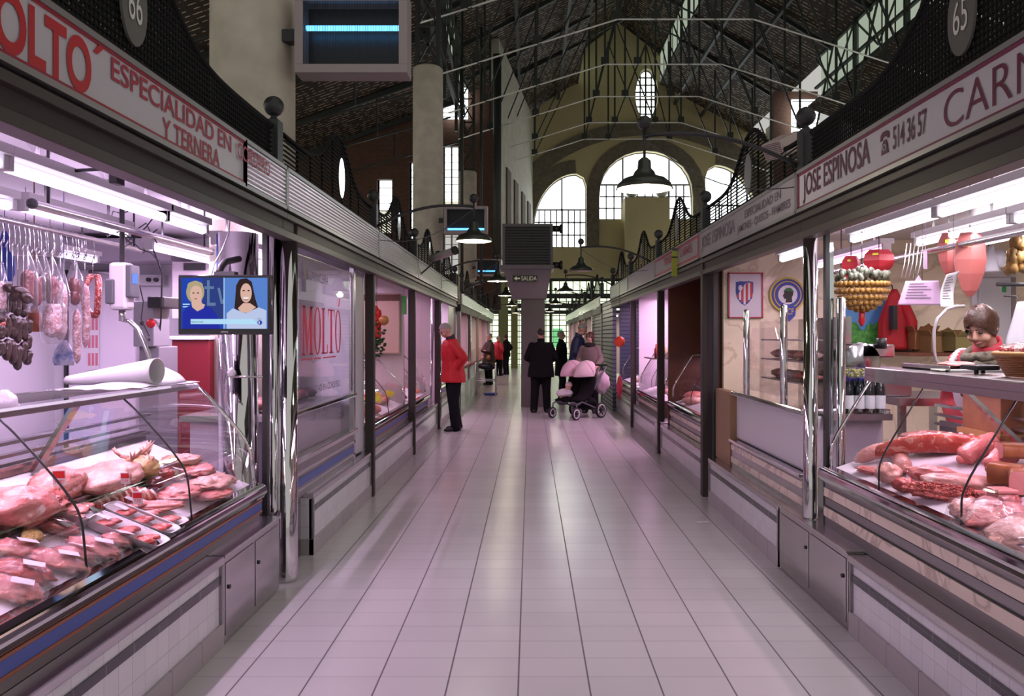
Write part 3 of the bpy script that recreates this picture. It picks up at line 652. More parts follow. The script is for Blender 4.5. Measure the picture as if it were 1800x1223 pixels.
def finial(side, y, label):
    X = (FL-0.05) if side < 0 else (FR+0.05); t = thing('finial_post', label, 'finial', (X, y, ZT), 'ball topped finials between the screens')
    MB().box(X-0.04, X+0.04, y-0.05, y+0.05, ZT, 2.84).build('post', DARKM, t, bevel=0.005)
    MB().lathe((X, y, 2.84), [(0.03, 0), (0.018, 0.02), (0.018, 0.045), (0.03, 0.055)], 12).ell((X, y, 2.925), 0.06, 20, 14).build('ball', DARKM, t)
def plinth(side, y0, y1, label, ztop=0.44, depth=0.30, Xf=None):
    X = Xf if Xf is not None else (-1.54 if side < 0 else 1.67); s = -side
    t = thing('stall_plinth', label, 'plinth', (X, (y0+y1)/2, 0), 'white tiled plinths along the aisle')
    MB().box(X-s*0.012, X-s*0.25, y0, y1, 0.115, ztop-0.035).build('tile_panel', WTILE, t)
    MB().box(X-s*0.004, X-s*0.05, y0+0.02, y1-0.02, ztop-0.135, ztop-0.095).build('dark_stripe', DTILE, t)
    MB().box(X+s*0.004, X-s*0.25, y0, y1, 0, 0.115).build('skirting', SKIRT, t, bevel=0.003)
    MB().box(X+s*0.006, X-s*depth, y0, y1, ztop-0.04, ztop).build('ledge', STEEL, t, bevel=0.006)
    MB().box(X+s*0.002, X-s*0.03, y0, y0+0.025, 0.0, ztop-0.04).build('edge_strip', DSTEEL, t); MB().box(X+s*0.002, X-s*0.03, y1-0.025, y1, 0.0, ztop-0.04).build('edge_strip', DSTEEL, t)
    return t
def steelbox(side, y0, y1, label, ztop=0.44, Xf=None, panels=1):
    X = Xf if Xf is not None else (-1.54 if side < 0 else 1.67); s = -side
    t = thing('steel_cabinet', label, 'cabinet', (X, (y0+y1)/2, 0))
    MB().box(X, X-s*0.24, y0, y1, 0.01, ztop).build('body', PSTEEL, t, bevel=0.004)
    n = panels; w_ = (y1-y0)/n
    for i in range(n):
        a, b = y0+i*w_+0.015, y0+(i+1)*w_-0.015
        d_ = MB().box(X+s*0.006, X, a, b, 0.04, ztop-0.03).build('door', PSTEEL, t, bevel=0.003)
        MB().cyl((X+s*0.006, a+0.03, 0.28), (X+s*0.014, a+0.03, 0.28), 0.011, n=12).build('keyhole', DARKM, d_)
    MB().box(X+s*0.008, X-s*0.26, y0, y1, ztop, ztop+0.015).build('top', STEEL, t, bevel=0.003)
    return t
def spost(side, y, label, wd=0.075, mt=None, X=None):
    X = X if X is not None else (-1.56 if side < 0 else 1.72)
    o = MB().box(X-wd/2, X+wd/2, y-wd/2, y+wd/2, 0.0, 2.34).build('corner_post', mt or BRONZE, bevel=0.006)
    return tag(o, label, 'post', 'posts between the stalls')
def tubelamp(side, X, y0, y1, Z, label, mt, power, col, white=OFFW, light=True):
    t = thing('fluorescent_lamp', label, 'lamp', (X, (y0+y1)/2, Z), 'fluorescent lamps inside the stalls')
    MB().box(X-0.05, X+0.05, y0-0.06, y1+0.06, Z+0.035, Z+0.075).box(X-0.03, X+0.03, y0-0.06, y0-0.03, Z-0.02, Z+0.04).box(X-0.03, X+0.03, y1+0.03, y1+0.06, Z-0.02, Z+0.04).build('housing', white, t, bevel=0.004)
    MB().tube([(X, y0-0.03, Z), (X, y0, Z), (X, y1, Z), (X, y1+0.03, Z)], 0.024, 12).build('tube', mt, t)
    h = MB()
    for y in (y0+0.15, y1-0.15): h.cyl((X, y, Z+0.075), (X, y, 2.5), 0.008, n=8)
    h.build('hanger', DARKM, t)
    if light:
        area_light('tube_strip_light', (X, (y0+y1)/2, Z-0.0255), 0.03, y1-y0, power*0.95, col, (0, 0, 0), t)
        area_light('tube_up_light', (X, (y0+y1)/2, Z+0.085), 0.08, y1-y0, power*0.30, col, (math.pi, 0, 0), t)
    return t
LB = [0.9, 4.65, 7.5, 10.15, 12.8, 15.6]; RB = [0.9, 4.80, 7.55, 10.3, 13.15, 16.0]
LY = [2.92, 6.13, 8.82, 11.5, 14.2]; RY = [3.02, 5.98, 8.9, 11.7, 14.5]
pos = ['nearest', 'second', 'third', 'fourth', 'fifth']
# signs, left row
t = fascia(-1, LB[0], 3.98, 'white sign reading MOLTO in big red letters with lamb and veal speciality', 'white', '')
rb = MB(); rb.box(FL+0.006, FL-0.02, LB[0], 3.98, ZT-0.022, ZT-0.004).box(FL+0.006, FL-0.02, LB[0], 3.98, ZB+0.004, ZB+0.024); rb.build('red_border', mat('sign_border_red', (0.35, 0.015, 0.04), 0.45), t)
letters(t, -1, 'MOLTO', 1.985, 2.588, 2.352, 2.535, REDL, bold=0.03)
MB().prism([(2.600, 2.515), (2.625, 2.515), (2.668, 2.552), (2.635, 2.552)], 'X', FL+0.002, FL+0.005).build('accent', REDL, t)
letters(t, -1, 'ESPECIALIDAD EN', 2.711, 3.80, 2.458, 2.54, CRIM); letters(t, -1, 'Y TERNERA', 3.088, 3.658, 2.352, 2.435, CRIM)
t = fascia(-1, 3.98, LB[1], 'ribbed aluminium end of the near left sign, catching a bright reflection', 'rib', '')
cl_ = letters(t, -1, 'CORDERO', 3.86, 4.34, 2.452, 2.532, CRIM); cl_.location.x += 0.008
for i in range(1, 5): fascia(-1, LB[i]+0.02, LB[i+1]-0.02, 'plain ribbed aluminium fascia over the %s left stall' % pos[i], 'rib', '')
# signs, right row
t = fascia(1, RB[0], RB[1], 'white sign with dark red border reading JOSE ESPINOSA, a phone number and CARN', 'white', '')
rb = MB(); rb.box(FR-0.006, FR+0.02, RB[0], RB[1], ZT-0.026, ZT-0.004).box(FR-0.006, FR+0.02, RB[0], RB[1], ZB+0.004, ZB+0.024).box(FR-0.006, FR+0.02, RB[1]-0.03, RB[1]-0.012, ZB+0.01, ZT-0.01); rb.build('red_border', MAROONB, t)
letters(t, 1, 'JOSE ESPINOSA', 3.776, 4.70, 2.36, 2.535, MAROON); letters(t, 1, '514 36 57', 3.235, 3.535, 2.408, 2.515, MAROON); letters(t, 1, 'CARNICERIA', 1.78, 3.10, 2.378, 2.520, mat('thin_maroon_letter', (0.14, 0.01, 0.05), 0.5), bold=-0.008)
ph = MB(); ph.prism([(3.545, 2.41), (3.615, 2.41), (3.605, 2.455), (3.592, 2.475), (3.568, 2.475), (3.555, 2.455)], 'X', FR-0.005, FR-0.002); ph.prism([(3.535, 2.478), (3.55, 2.478), (3.56, 2.492), (3.60, 2.492), (3.61, 2.478), (3.625, 2.478), (3.62, 2.505), (3.60, 2.516), (3.56, 2.516), (3.54, 2.505)], 'X', FR-0.005, FR-0.002); ph.v = [q+Vector((0, 0.035, 0)) for q in ph.v]; ph.build('telephone_symbol', MAROON, t)
MB().tube([(FR-0.006, 3.615+0.014*math.cos(a), 2.44+0.014*math.sin(a)) for a in [i*math.pi/6 for i in range(13)]], 0.0025, 5).build('dial', SIGNW, t)
t = fascia(1, RB[1]+0.02, RB[2]-0.02, 'grey sign listing JAMONES QUESOS FIAMBRES beside JOSE ESPINOSA', 'grey', '')
letters(t, 1, 'JOSE ESPINOSA', 6.27, 7.48, 2.37, 2.52, mat('faded_letter', (0.19, 0.145, 0.18), 0.5)); letters(t, 1, 'ESPECIALIDAD EN', 5.12, 5.98, 2.47, 2.53, GREYL); letters(t, 1, 'JAMONES - QUESOS - FIAMBRES', 4.93, 6.19, 2.365, 2.44, GREYL)
t = fascia(1, RB[2]+0.02, RB[3]-0.02, 'grey sign framed in red with faded red lettering', 'grey', '')
rd = mat('faded_red', (0.48, 0.05, 0.09), 0.5); rb = MB(); rb.box(FR-0.006, FR+0.02, RB[2]+0.02, RB[3]-0.02, ZT-0.03, ZT-0.004).box(FR-0.006, FR+0.02, RB[2]+0.02, RB[3]-0.02, ZB+0.004, ZB+0.04).box(FR-0.014, FR+0.02, RB[2]+0.02, RB[2]+0.07, ZB, ZT); rb.build('red_border', rd, t)
letters(t, 1, 'CARNES', 7.95, 8.55, 2.43, 2.52, rd); letters(t, 1, 'TERNERA', 8.95, 9.6, 2.43, 2.52, rd)
for i in (3, 4): fascia(1, RB[i]+0.02, RB[i+1]-0.02, 'plain grey sign panel over the %s right stall' % pos[i], 'grey' if i == 3 else 'rib', '')
for i in range(5):
    housing(-1, LB[i], LB[i+1], 'dark bronze shutter housing over the %s left stall' % pos[i]); housing(1, RB[i], RB[i+1], 'dark bronze shutter housing over the %s right stall' % pos[i])
    screen(-1, LB[i]+0.1, LB[i+1]-0.1, LY[i], ['black wire mesh screen with oval number 66 above the left sign', 'black slatted screen with a gleaming oval plaque above the second left stall', 'black slatted arched screen above the third left stall', 'black slatted arched screen above the fourth left stall', 'black slatted arched screen above the fifth left stall'][i], 'mesh' if i == 0 else 'slat', '66' if i == 0 else None, i > 0)
    screen(1, RB[i]+0.1, RB[i+1]-0.1, RY[i], ['black wire mesh screen with oval number 65 above the right sign', 'black slatted arched screen before the arched windows, second on the right', 'black slatted arched screen above the third right stall', 'black slatted arched screen above the fourth right stall', 'black slatted arched screen above the fifth right stall'][i], 'mesh' if i == 0 else 'slat', '65' if i == 0 else None)
for i in range(1, 6):
    finial(-1, LB[i]-0.06 if i == 1 else LB[i], 'dark ball finial at the far end of the %s left screen' % pos[i-1]); finial(1, RB[i], 'dark ball finial at the far end of the %s right screen' % pos[i-1])
# plinths and cabinets
plinth(-1, 0.9, 3.86, 'white tiled plinth with dark stripe under the near left meat counter', 0.45)
steelbox(-1, 3.87, 4.72, 'steel cabinet with two mirror panels at the end of the near left counter', 0.437, panels=2)
plinth(-1, 5.46, 7.46, 'white tiled plinth under the left window lettered in red', 0.44)
steelbox(-1, 5.03, 5.43, 'narrow steel box set back beside the chrome column on the left', 0.42, -1.62)
for i in (2, 3): plinth(-1, LB[i]+0.09, LB[i+1]-0.05, 'white tiled plinth under the %s left stall' % pos[i], 0.45)
plinth(-1, LB[4]+0.3, LB[5], 'white tiled plinth under the fifth left stall', 0.45)
plinth(1, 0.9, 4.03, 'white tiled plinth with dark stripe under the near right meat counter', 0.41)
steelbox(1, 4.05, 5.15, 'steel cabinet with two mirror panels beside the right chrome column', 0.41, panels=2)
plinth(1, 5.18, 7.2, 'white tiled plinth under the second right stall with the chrome posts', 0.42)
plinth(1, 7.6, 10.0, 'white tiled plinth under the brown panelled right stall', 0.42, Xf=1.70)
steelbox(1, 10.02, 10.6, 'low white cabinet between the third and fourth right stalls', 0.42, 1.72)
plinth(1, 10.65, 13.1, 'white tiled plinth under the pink lit right stall', 0.42, Xf=1.76); plinth(1, 13.25, 16.0, 'white tiled plinth under the fifth right stall', 0.42, Xf=1.80)
# posts
spost(-1, 7.5, 'dark square post beyond the left window lettered in red', 0.085); spost(-1, 10.15, 'dark square post between the third and fourth left stalls', 0.09); spost(-1, 12.95, 'dark square post behind the man in the red jacket', 0.09)
spost(1, 7.5, 'dark square post between the marble stall and the brown panelled stall', 0.10); spost(1, 10.25, 'dark square post before the pink lit right stall', 0.09, X=1.74); spost(1, 13.2, 'dark square post beyond the pink lit right stall', 0.09, X=1.77)
spost(1, 7.32, 'dark doorpost just before the brown panelled stall', 0.05, DARKM, X=1.76)
def chromecol(X, y, r, z0, z1, label):
    m = MB(); m.lathe((X, y, z0), [(r*1.0, 0), (r, 0.02), (r, z1-z0)], 32, caps=True)
    return tag(m.build('chrome_column', CHROME), label, 'column', 'polished chrome columns')
chromecol(-1.546, 4.90, 0.063, 0, 2.34, 'thick round chrome column reaching the floor beside the television'); chromecol(-1.622, 4.86, 0.030, 0.44, 2.2, 'thin chrome column between the television and the thick left column')
chromecol(1.735, 4.76, 0.043, 0.42, 2.34, 'round chrome column at the end of the near right counter')
chromecol(-1.60, 13.1, 0.09, 0, 2.34, 'round chrome column behind the red jacketed man')
chromecol(-1.84, 4.85, 0.12, 0.0, 2.2, 'wide chrome clad column inside the near left stall')
tag(MB().box(-1.660, -1.628, 4.76, 4.80, 0.44, 2.19).build('door_channel', BLACKM), 'black vertical channel beside the left chrome columns', 'frame')
tag(MB().box(1.775, 1.80, 4.62, 4.66, 0.42, 2.17).build('door_channel', BLACKM), 'black vertical channel beside the right chrome column', 'frame')
m = MB(); m.box(1.805, 1.862, 4.72, 4.735, 0.95, 2.13); tag(m.build('mirror_strip', mat('mirror', (0.75, 0.82, 0.82), 0.04, 1.0)), 'tall mirror strip beside the right chrome column', 'mirror')
# ---------------------------------------------------------------- interiors
LAV = (0.93, 0.66, 1.0)
def wall(name, mb, m_): return struct(mb.build(name, m_))
wall('wall_left_back', MB().box(-4.7, -4.6, 0.5, 7.5, 0, 2.55), WHITEP)
wall('ceiling_left', MB().box(-4.7, -1.60, 0.5, 15.7, 2.50, 2.56), mat('white_stall_ceiling', (0.55, 0.53, 0.56), 0.5))
wall('wall_left_partition', MB().box(-4.7, -1.62, 7.44, 7.49, 0, 2.5), WHITEP)
wall('wall_left_partition', MB().box(-4.7, -1.66, 10.1, 10.14, 0, 2.5), tiles('pink_beige_tile', (0.55, 0.47, 0.46), (0.40, 0.34, 0.35), 0.3, 0.6, 0, 2, 0.004, 0.004, 0, 0, 0.2)); wall('wall_left_partition', MB().box(-4.7, -1.66, 12.75, 12.8, 0, 2.5), tiles('rose_tile', (0.60, 0.50, 0.52), (0.45, 0.37, 0.40), 0.3, 0.6, 0, 2, 0.004, 0.004, 0, 0, 0.2)); wall('wall_left_partition', MB().box(-4.7, -1.66, 15.55, 15.6, 0, 2.5), WHITEP)
wall('wall_left_back', MB().box(-4.7, -4.6, 7.5, 15.6, 0, 2.5), WHITEP)
RIGHTC = tiles('slatted_white_ceiling', (0.58, 0.56, 0.57), (0.30, 0.28, 0.29), 0.10, 9, 1, 0, 0.008, 0.001, 0, 0, 0.25)
wall('ceiling_right', MB().box(1.79, 5.1, 0.5, 16.0, 2.48, 2.56), RIGHTC)
wall('wall_right_back', MB().box(5.0, 5.1, 0.5, 16.0, 0, 2.5), CREMW)
wall('wall_right_partition', MB().box(1.86, 5.0, 7.40, 7.46, 0, 2.5), CREMW)
wall('wall_right_partition', MB().box(1.80, 5.0, 10.0, 10.05, 0, 2.5), WOODB); wall('wall_right_partition', MB().box(1.80, 5.0, 7.5, 7.53, 0, 2.5), WOODB)
wall('wall_right_partition', MB().box(1.84, 5.0, 13.0, 13.05, 0, 2.5), tiles('pink_white_tile', (0.66, 0.62, 0.66), (0.52, 0.48, 0.52), 0.3, 0.45, 0, 2, 0.004, 0.004, 0, 0, 0.2))
NAVY = tiles('navy_shutter', (0.035, 0.045, 0.09), (0.012, 0.015, 0.03), 0.08, 9, 2, 0, 0.012, 0.001, 0, 0, 0.4)
wall('wall_right_partition', MB().box(1.86, 5.0, 15.9, 15.95, 0, 2.5), NAVY)
struct(MB().box(-4.6, -2.5, 0.6, 7.4, 0, 0.15).build('floor_left', PLGREY)); struct(MB().box(2.5, 5.0, 0.6, 7.4, 0, 0.12).build('floor_right', PLGREY))
# lamps
tubelamp(-1, -2.00, 2.97, 4.15, 2.20, 'front fluorescent lamp over the left meat counter, nearest and longest', TUBE_L, 21, LAV)
tubelamp(-1, -2.00, 4.24, 4.66, 2.20, 'short fluorescent lamp next to the long front one on the left', TUBE_L, 9, LAV)
tubelamp(-1, -2.00, 1.65, 2.85, 2.20, 'fluorescent lamp near the left picture edge over the counter', TUBE_L, 21, LAV)
tubelamp(-1, -2.55, 3.90, 4.80, 2.20, 'rear fluorescent lamp above the hanging rail on the left', TUBE_L, 5, LAV)
tubelamp(-1, -2.55, 2.6, 3.72, 2.19, 'rear fluorescent lamp at the left picture edge', TUBE_L, 6, LAV)
tubelamp(-1, -2.75, 5.6, 6.8, 2.20, 'deepest fluorescent lamp of the near left stall, beyond the rail', TUBE_L, 27, LAV)
tubelamp(-1, -3.7, 5.2, 6.5, 2.20, 'added fluorescent lamp brightening the rear corner of the left stall', TUBE_L, 22, LAV)  # extra lamp added to brighten the rear wall
tubelamp(-1, -2.15, 5.3, 6.4, 2.20, 'fluorescent lamp behind the left window lettered in red', TUBE_L, 46, LAV)
PNK = (1.0, 0.62, 0.92); WH = (1.0, 0.88, 0.98)
tubelamp(1, 2.16, 4.12, 5.10, 2.20, 'fluorescent lamp over the right counter, just left of the pink ham boxes', TUBE_R, 13, WH)
tubelamp(1, 2.16, 2.85, 4.00, 2.20, 'fluorescent lamp over the right counter at the right picture edge', TUBE_R, 15, WH)
tubelamp(1, 2.70, 4.35, 5.30, 2.20, 'fluorescent lamp above the saleswoman in the rear row', TUBE_R, 11, WH)
tubelamp(1, 2.70, 3.1, 4.22, 2.20, 'rear row fluorescent lamp at the right picture edge', TUBE_R, 12, WH)
tubelamp(1, 2.55, 5.55, 6.75, 2.18, 'pinkish fluorescent lamp above the hanging garlic ornament', TUBE_P, 13, PNK)
tubelamp(1, 3.6, 4.9, 6.2, 2.30, 'deep fluorescent lamp over the rear of the right stall', TUBE_R, 24, WH)
tubelamp(1, 1.98, 5.5, 6.0, 2.16, 'small fluorescent lamp left of the right chrome column', TUBE_R, 9, WH)
tubelamp(-1, -2.2, 7.9, 9.7, 2.25, 'fluorescent lamp in the third left stall', TUBE_P, 14, PNK); tubelamp(-1, -2.2, 10.6, 12.4, 2.25, 'fluorescent lamp in the fourth left stall', TUBE_P, 16, PNK); tubelamp(-1, -2.2, 13.3, 15.2, 2.25, 'fluorescent lamp in the fifth left stall', TUBE_P, 45, PNK)
tubelamp(1, 2.3, 10.8, 12.6, 2.22, 'fluorescent lamp in the pink lit right stall', TUBE_P, 75, (1.0, 0.55, 0.90)); tubelamp(1, 2.3, 13.6, 15.3, 2.22, 'fluorescent lamp in the fifth right stall', TUBE_P, 40, PNK)
# ---------------------------------------------------------------- pendant lamps on arms
def pendant(side, y, label, px=None, lit=True, ax=None, big=1.0):
    x = ax if ax is not None else (0.72 if side > 0 else -0.55); sx = (FR+0.03) if side > 0 else (FL-0.03)
    t = thing('pendant_lamp', label, 'lamp', (x, y, 2.48), 'enamel lamps on curved arms over the aisle')
    R = 0.175*big; z = 2.48
    sh = MB().lathe((x, y, z), [(R, 0), (R+0.004, 0.003), (R*0.95, 0.035), (R*0.75, 0.065), (R*0.42, 0.085), (R*0.36, 0.11), (R*0.25, 0.13), (R*0.23, 0.18), (R*0.1, 0.20)], 36).build('shade', mat('lamp_enamel', (0.045, 0.05, 0.04), 0.3, 0.3), t)
    MB().lathe((x, y, z), [(R-0.004, 0.002), (R*0.93, 0.03), (R*0.73, 0.058), (R*0.40, 0.076), (0.001, 0.078)], 36).build('reflector', mat('reflector_white', (0.75, 0.72, 0.55), 0.5), sh)
    MB().cyl((x, y, z+0.19), (x, y, 2.86), 0.009, n=8).build('rod', DARKM, t); MB().ell((x, y, 2.90), 0.045, 16, 12).build('ball', DARKM, t)
    pts = []
    for i in range(15):
        u = i/14; pts.append((x+(sx-x)*u, y, 2.82+0.03*math.sin(u*math.pi)-0.20*u**2.2))
    MB().tube(pts, 0.014, 8).build('arm', DARKM, t)
    MB().tube([(x+(sx-x)*u, y+0.02, 2.80-0.30*u-0.13*math.sin(u*math.pi)) for u in [i/10 for i in range(11)]], 0.004, 5).build('cable', DGREY, t)
    if lit:
        MB().ell((x, y, z+0.03), (0.032, 0.032, 0.045), 12, 8).build('bulb', BULB, t)
        d_ = bpy.data.lights.new('bulb_light', 'POINT'); d_.energy = 9*lit; d_.color = (1, 0.93, 0.72); d_.shadow_soft_size = 0.05
        lo = bpy.data.objects.new('bulb_light', d_); SC.collection.objects.link(lo); lo.parent = t; lo.location = (0, 0, -0.06)
    return t
pendant(1, 4.85, 'largest lit pendant lamp, in front of the arched windows', lit=1.0)
pendant(-1, 7.5, 'lit pendant lamp left of the dark exit box', lit=1.0); pendant(1, 10.9, 'unlit pendant lamp right of the dark exit box', lit=False); pendant(-1, 12.9, 'lit pendant lamp just left of the exit box, lower and smaller', lit=1.0)
pendant(1, 15.9, 'pendant lamp right of the exit pillar, fourth on the right', lit=0.6, ax=0.73); pendant(-1, 17.4, 'small glowing pendant lamp close left of the exit pillar', lit=1.0); pendant(1, 21.8, 'small pendant lamp before the far gate, fifth on the right', lit=0.7)
pendant(-1, 23.0, 'tiny pendant lamp deep in the left row', lit=0.5); pendant(1, 28.5, 'tiny glowing pendant lamp before the far gate, sixth on the right', lit=1.0); pendant(-1, 30.0, 'tiniest pendant lamp at the far end of the left row', lit=0.8)
# ---------------------------------------------------------------- display cases
def case(side, Xg, y0, y1, Zg, prof, joints, label, style, b, zbase, shelf=(0.35, 0.75), endnear=False, depth=0.72, gl=None, rearz=1.05):
    s = -side; t = thing('display_case', label, 'display case', (Xg, (y0+y1)/2, zbase), 'refrigerated meat display cases')
    X = lambda o: Xg - s*o            # o metres away from the aisle
    m = MB(); m.prism([(X(0.02), Zg), (X(-0.05), Zg+0.005), (X(-0.078), Zg-0.012), (X(-0.085), Zg-0.045), (X(-0.06), Zg-0.085), (X(-0.035), Zg-0.09), (X(0.02), Zg-0.09)], 'Y', y0, y1, 0, False)
    m.build('front_rail', CHROME, t, bevel=0.008)
    MB().box(X(-0.035), X(0.06), y0, y1, zbase, Zg-0.085).build('base_panel', DSTEEL, t)
    st = MB()
    if style == 'blue':
        MB().box(X(-0.047), X(-0.03), y0, y1, Zg-0.158, Zg-0.108).build('blue_stripe', BLUES, t)
        MB().box(X(-0.052), X(-0.03), y0, y1, Zg-0.108, Zg-0.094).build('copper_stripe', RUST, t, bevel=0.003); MB().box(X(-0.052), X(-0.03), y0, y1, Zg-0.172, Zg-0.158).build('copper_stripe', RUST, t, bevel=0.003)
    else:
        MB().box(X(-0.045), X(-0.03), y0, y1, Zg-0.172, Zg-0.123).build('marble_stripe', MARBSTR, t); MB().box(X(-0.045), X(-0.03), y0, y1, Zg-0.29, Zg-0.235).build('marble_stripe', MARBSTR, t)
        MB().box(X(-0.04), X(-0.03), y0, y1, Zg-0.18, Zg-0.172).box(X(-0.04), X(-0.03), y0, y1, Zg-0.235, Zg-0.228).build('shadow_gap', DARKM, t)
    # deck, rear wall, rear shelf
    z1 = Zg-0.01+b*depth*0.9
    MB().prism([(X(0.0), Zg-0.01), (X(depth*0.9), z1), (X(depth*0.9), z1-0.03), (X(0.0), Zg-0.04)], 'Y', y0+0.02, y1-0.02).build('display_deck', DECK, t)
    r = MB(); r.box(X(depth*0.9), X(depth*0.9+0.03), y0, y1, zbase, z1+0.06); r.build('rear_wall', DSTEEL, t)
    r = MB()
    for k in range(3): r.box(X(depth*0.9-0.03), X(depth*0.9+0.01), y0, y1, z1+0.035+k*0.055, z1+0.05+k*0.055)
    r.build('rear_rail', STEEL, t)
    a, c = shelf; zt = prof[-1][1]
    MB().box(X(a-0.02), X(c), y0, y1, zt, zt+(0.05 if style != 'blue' else 0.022)).build('top_shelf', STEEL if style != 'blue' else CASEG, t, bevel=0.006)
    if style == 'blue': MB().box(X(c-0.05), X(c), y0, y1, zt-0.02, zt+0.024).build('rear_edge', STEEL, t)
    # struts that carry the top shelf
    q = MB()
    for yy in joints: q.bar((X(depth*0.85), yy-0.25, z1), (X(a+0.06), yy-0.25, zt-0.01), 0.05, 0.018)
    if joints: q.build('strut', PSTEEL, t)
    # bent glass
    ps = [(X(o), z) for o, z in prof]; ed = [y0]+list(joints)+[y1]
    # round the bend
    P2 = []
    for i, p in enumerate(ps):
        if 0 < i < len(ps)-1:
            pv, nx = Vector(ps[i-1]), Vector(ps[i+1]); c0 = Vector(p)
            A = c0+(pv-c0)*0.35; B = c0+(nx-c0)*0.35
            for k in range(5):
                u = k/4; P2.append(tuple((1-u)**2*A+2*u*(1-u)*c0+u*u*B))
        else: P2.append(p)
    for k in range(len(ed)-1):
        g = MB(); g.rings([[(x, ed[k]+0.004, z) for x, z in P2], [(x, ed[k+1]-0.004, z) for x, z in P2]], True, False, 0, False)
        g.build('bent_glass_pane', gl or CASEG, t)
    for yy in joints: MB().tube([(x, yy, z) for x, z in P2], 0.0045, 6).build('glass_joint', BLACKM, t)
    MB().box(X(a+0.10), X(a+0.12), y0+0.1, y1-0.1, zt-0.016, zt-0.002).build('case_lamp', CASEL_L if style == 'blue' else CASEL_R, t)
    MB().box(X(a-0.022), X(a-0.012), y0, y1, zt-(0.018 if style == 'blue' else 0.03), zt+0.004).build('shelf_lip', STEEL, t)
    nl = max(1, int((y1-y0)/0.9))
    for i in range(nl): area_light('case_light', (X(a+0.11), y0+(y1-y0)*(i+0.5)/nl, zt-0.022), 0.02, (y1-y0)/nl*0.8, 5.2, (1.0, 0.68, 0.90), (0, 0, 0), t)
    for nme, yy in (('far', y1),)+((('near', y0),) if endnear else ()):
        e = MB(); e.tube([(x, yy, z) for x, z in P2]+[(X(c), yy, zt)], 0.011, 8)
        e.build('end_frame', CHROME, t)
        pan = [(X(0.0), Zg-0.04)]+P2+[(X(c), zt), (X(c), z1)]
        v, f = flat([pan], lambda x, y, d_: (x, yy+d_, y), 0.006); MB().add(v, f).build('end_glass', gl or CASEG, t)
    return t
LP_ = [(0, 0.67), (0.02, 0.885), (0.10, 1.0), (0.27, 1.19), (0.35, 1.262)]
LCASE = case(-1, -1.66, 1.3, 4.62, 0.67, LP_, [2.01, 2.88, 3.77], 'long curved glass meat case with blue and copper stripes on the left', 'blue', 0.42, 0.452)
RP_ = [(0, 0.775), (0.0, 0.89), (0.045, 0.985), (0.25, 1.318)]
RCASE = case(1, 1.80, 1.4, 4.60, 0.775, RP_, [2.45, 3.21, 3.97], 'long slanted glass meat case with two marble stripes on the right', 'marble', 0.35, 0.412, shelf=(0.22, 0.70))
C3 = case(-1, -1.64, 7.75, 10.0, 0.68, LP_, [8.9], 'curved glass meat case with yellow price cards in the third left stall', 'blue', 0.35, 0.452, endnear=True)
C4 = case(-1, -1.68, 10.3, 12.3, 0.64, LP_, [11.3], 'small glass meat case in the pale tiled fourth left stall', 'blue', 0.35, 0.452, endnear=True)
R3C = case(1, 1.84, 7.75, 9.9, 0.72, RP_, [8.8], 'slanted glass case before the brown panelled wall', 'marble', 0.3, 0.42, endnear=True)
R4C = case(1, 1.86, 10.65, 12.9, 0.66, RP_, [11.8], 'slanted glass meat case in the pink lit right stall', 'marble', 0.3, 0.42, endnear=True)
R5C = case(1, 1.90, 13.4, 15.8, 0.68, RP_, [14.6], 'slanted glass case in the fifth right stall before the navy shutter', 'marble', 0.3, 0.42, endnear=True)
L5C = case(-1, -1.66, 13.4, 15.4, 0.68, LP_, [14.4], 'bright glass meat case behind the man in the red jacket', 'blue', 0.35, 0.452, endnear=True)
# printed price strip and rail of the left case
def deck(side, px, py, lift=0.0):
    "where the line of sight through a pixel meets the case deck"
    X0, Z0, b = (1.66, 0.66, 0.42) if side < 0 else (1.80, 0.765, 0.35)
    u = abs(px-VX)/FPX; v = (py-VY)/FPX; a = Z0-b*X0
    d = (EYE-a-lift)/(v+b*u); return Vector((u*d*(1 if side > 0 else -1), d, EYE-v*d))
def deckz(side, x):
    X0, Z0, b = (1.66, 0.66, 0.42) if side < 0 else (1.80, 0.765, 0.35); return Z0+b*(abs(x)-X0)
t = thing('divider_rail', 'steel divider rail running along the middle of the left meat deck', 'rail', (-1.98, 3, 0.79))
MB().box(-1.985, -1.975, 1.4, 4.3, 0.79, 0.845).box(-1.99, -1.965, 1.4, 4.3, 0.84, 0.85).build('rail', STEEL, t)
# ---------------------------------------------------------------- meat
def meat(name, label, cat, side, px, py, size, mt, seed, rot=0, amp=0.2, freq=2.0, lift=None, tilt=0, flatten=False, y=None, n=30):
    p = deck(side, px, py, size[2]*0.6); z = deckz(side, p.x)+(lift if lift is not None else 0)+size[2]*0.92
    o = MB().blob((p.x, p.y, z), size, seed, amp, freq, n, 20, rot, 0, tilt).build(name, mt)
    return tag(o, label, cat, 'cuts of meat on the %s counter' % ('left' if side < 0 else 'right'))
M = meat
M('pork_joint', 'large pale pork joint at the left picture edge', 'meat', -1, 14, 905, (0.16, 0.15, 0.085), PORK, 1, 0.3)
M('pork_joint', 'rolled pork joint with marbled cut end below the tall price card', 'meat', -1, 100, 862, (0.11, 0.17, 0.075), PORK, 2, 0.5)
M('pork_strips', 'heap of loose pork strips before the rolled joint', 'meat', -1, 68, 893, (0.09, 0.13, 0.045), PORK, 3, 0.9, 0.35, 3)
M('pork_belly', 'long smooth pale pork belly beside the rolled joint', 'meat', -1, 170, 850, (0.15, 0.26, 0.055), PALE, 4, 0.4, 0.14)
M('pork_belly', 'folded pale pork belly lying behind the red rib rack', 'meat', -1, 205, 838, (0.12, 0.2, 0.06), PALE, 5, 0.7, 0.2)
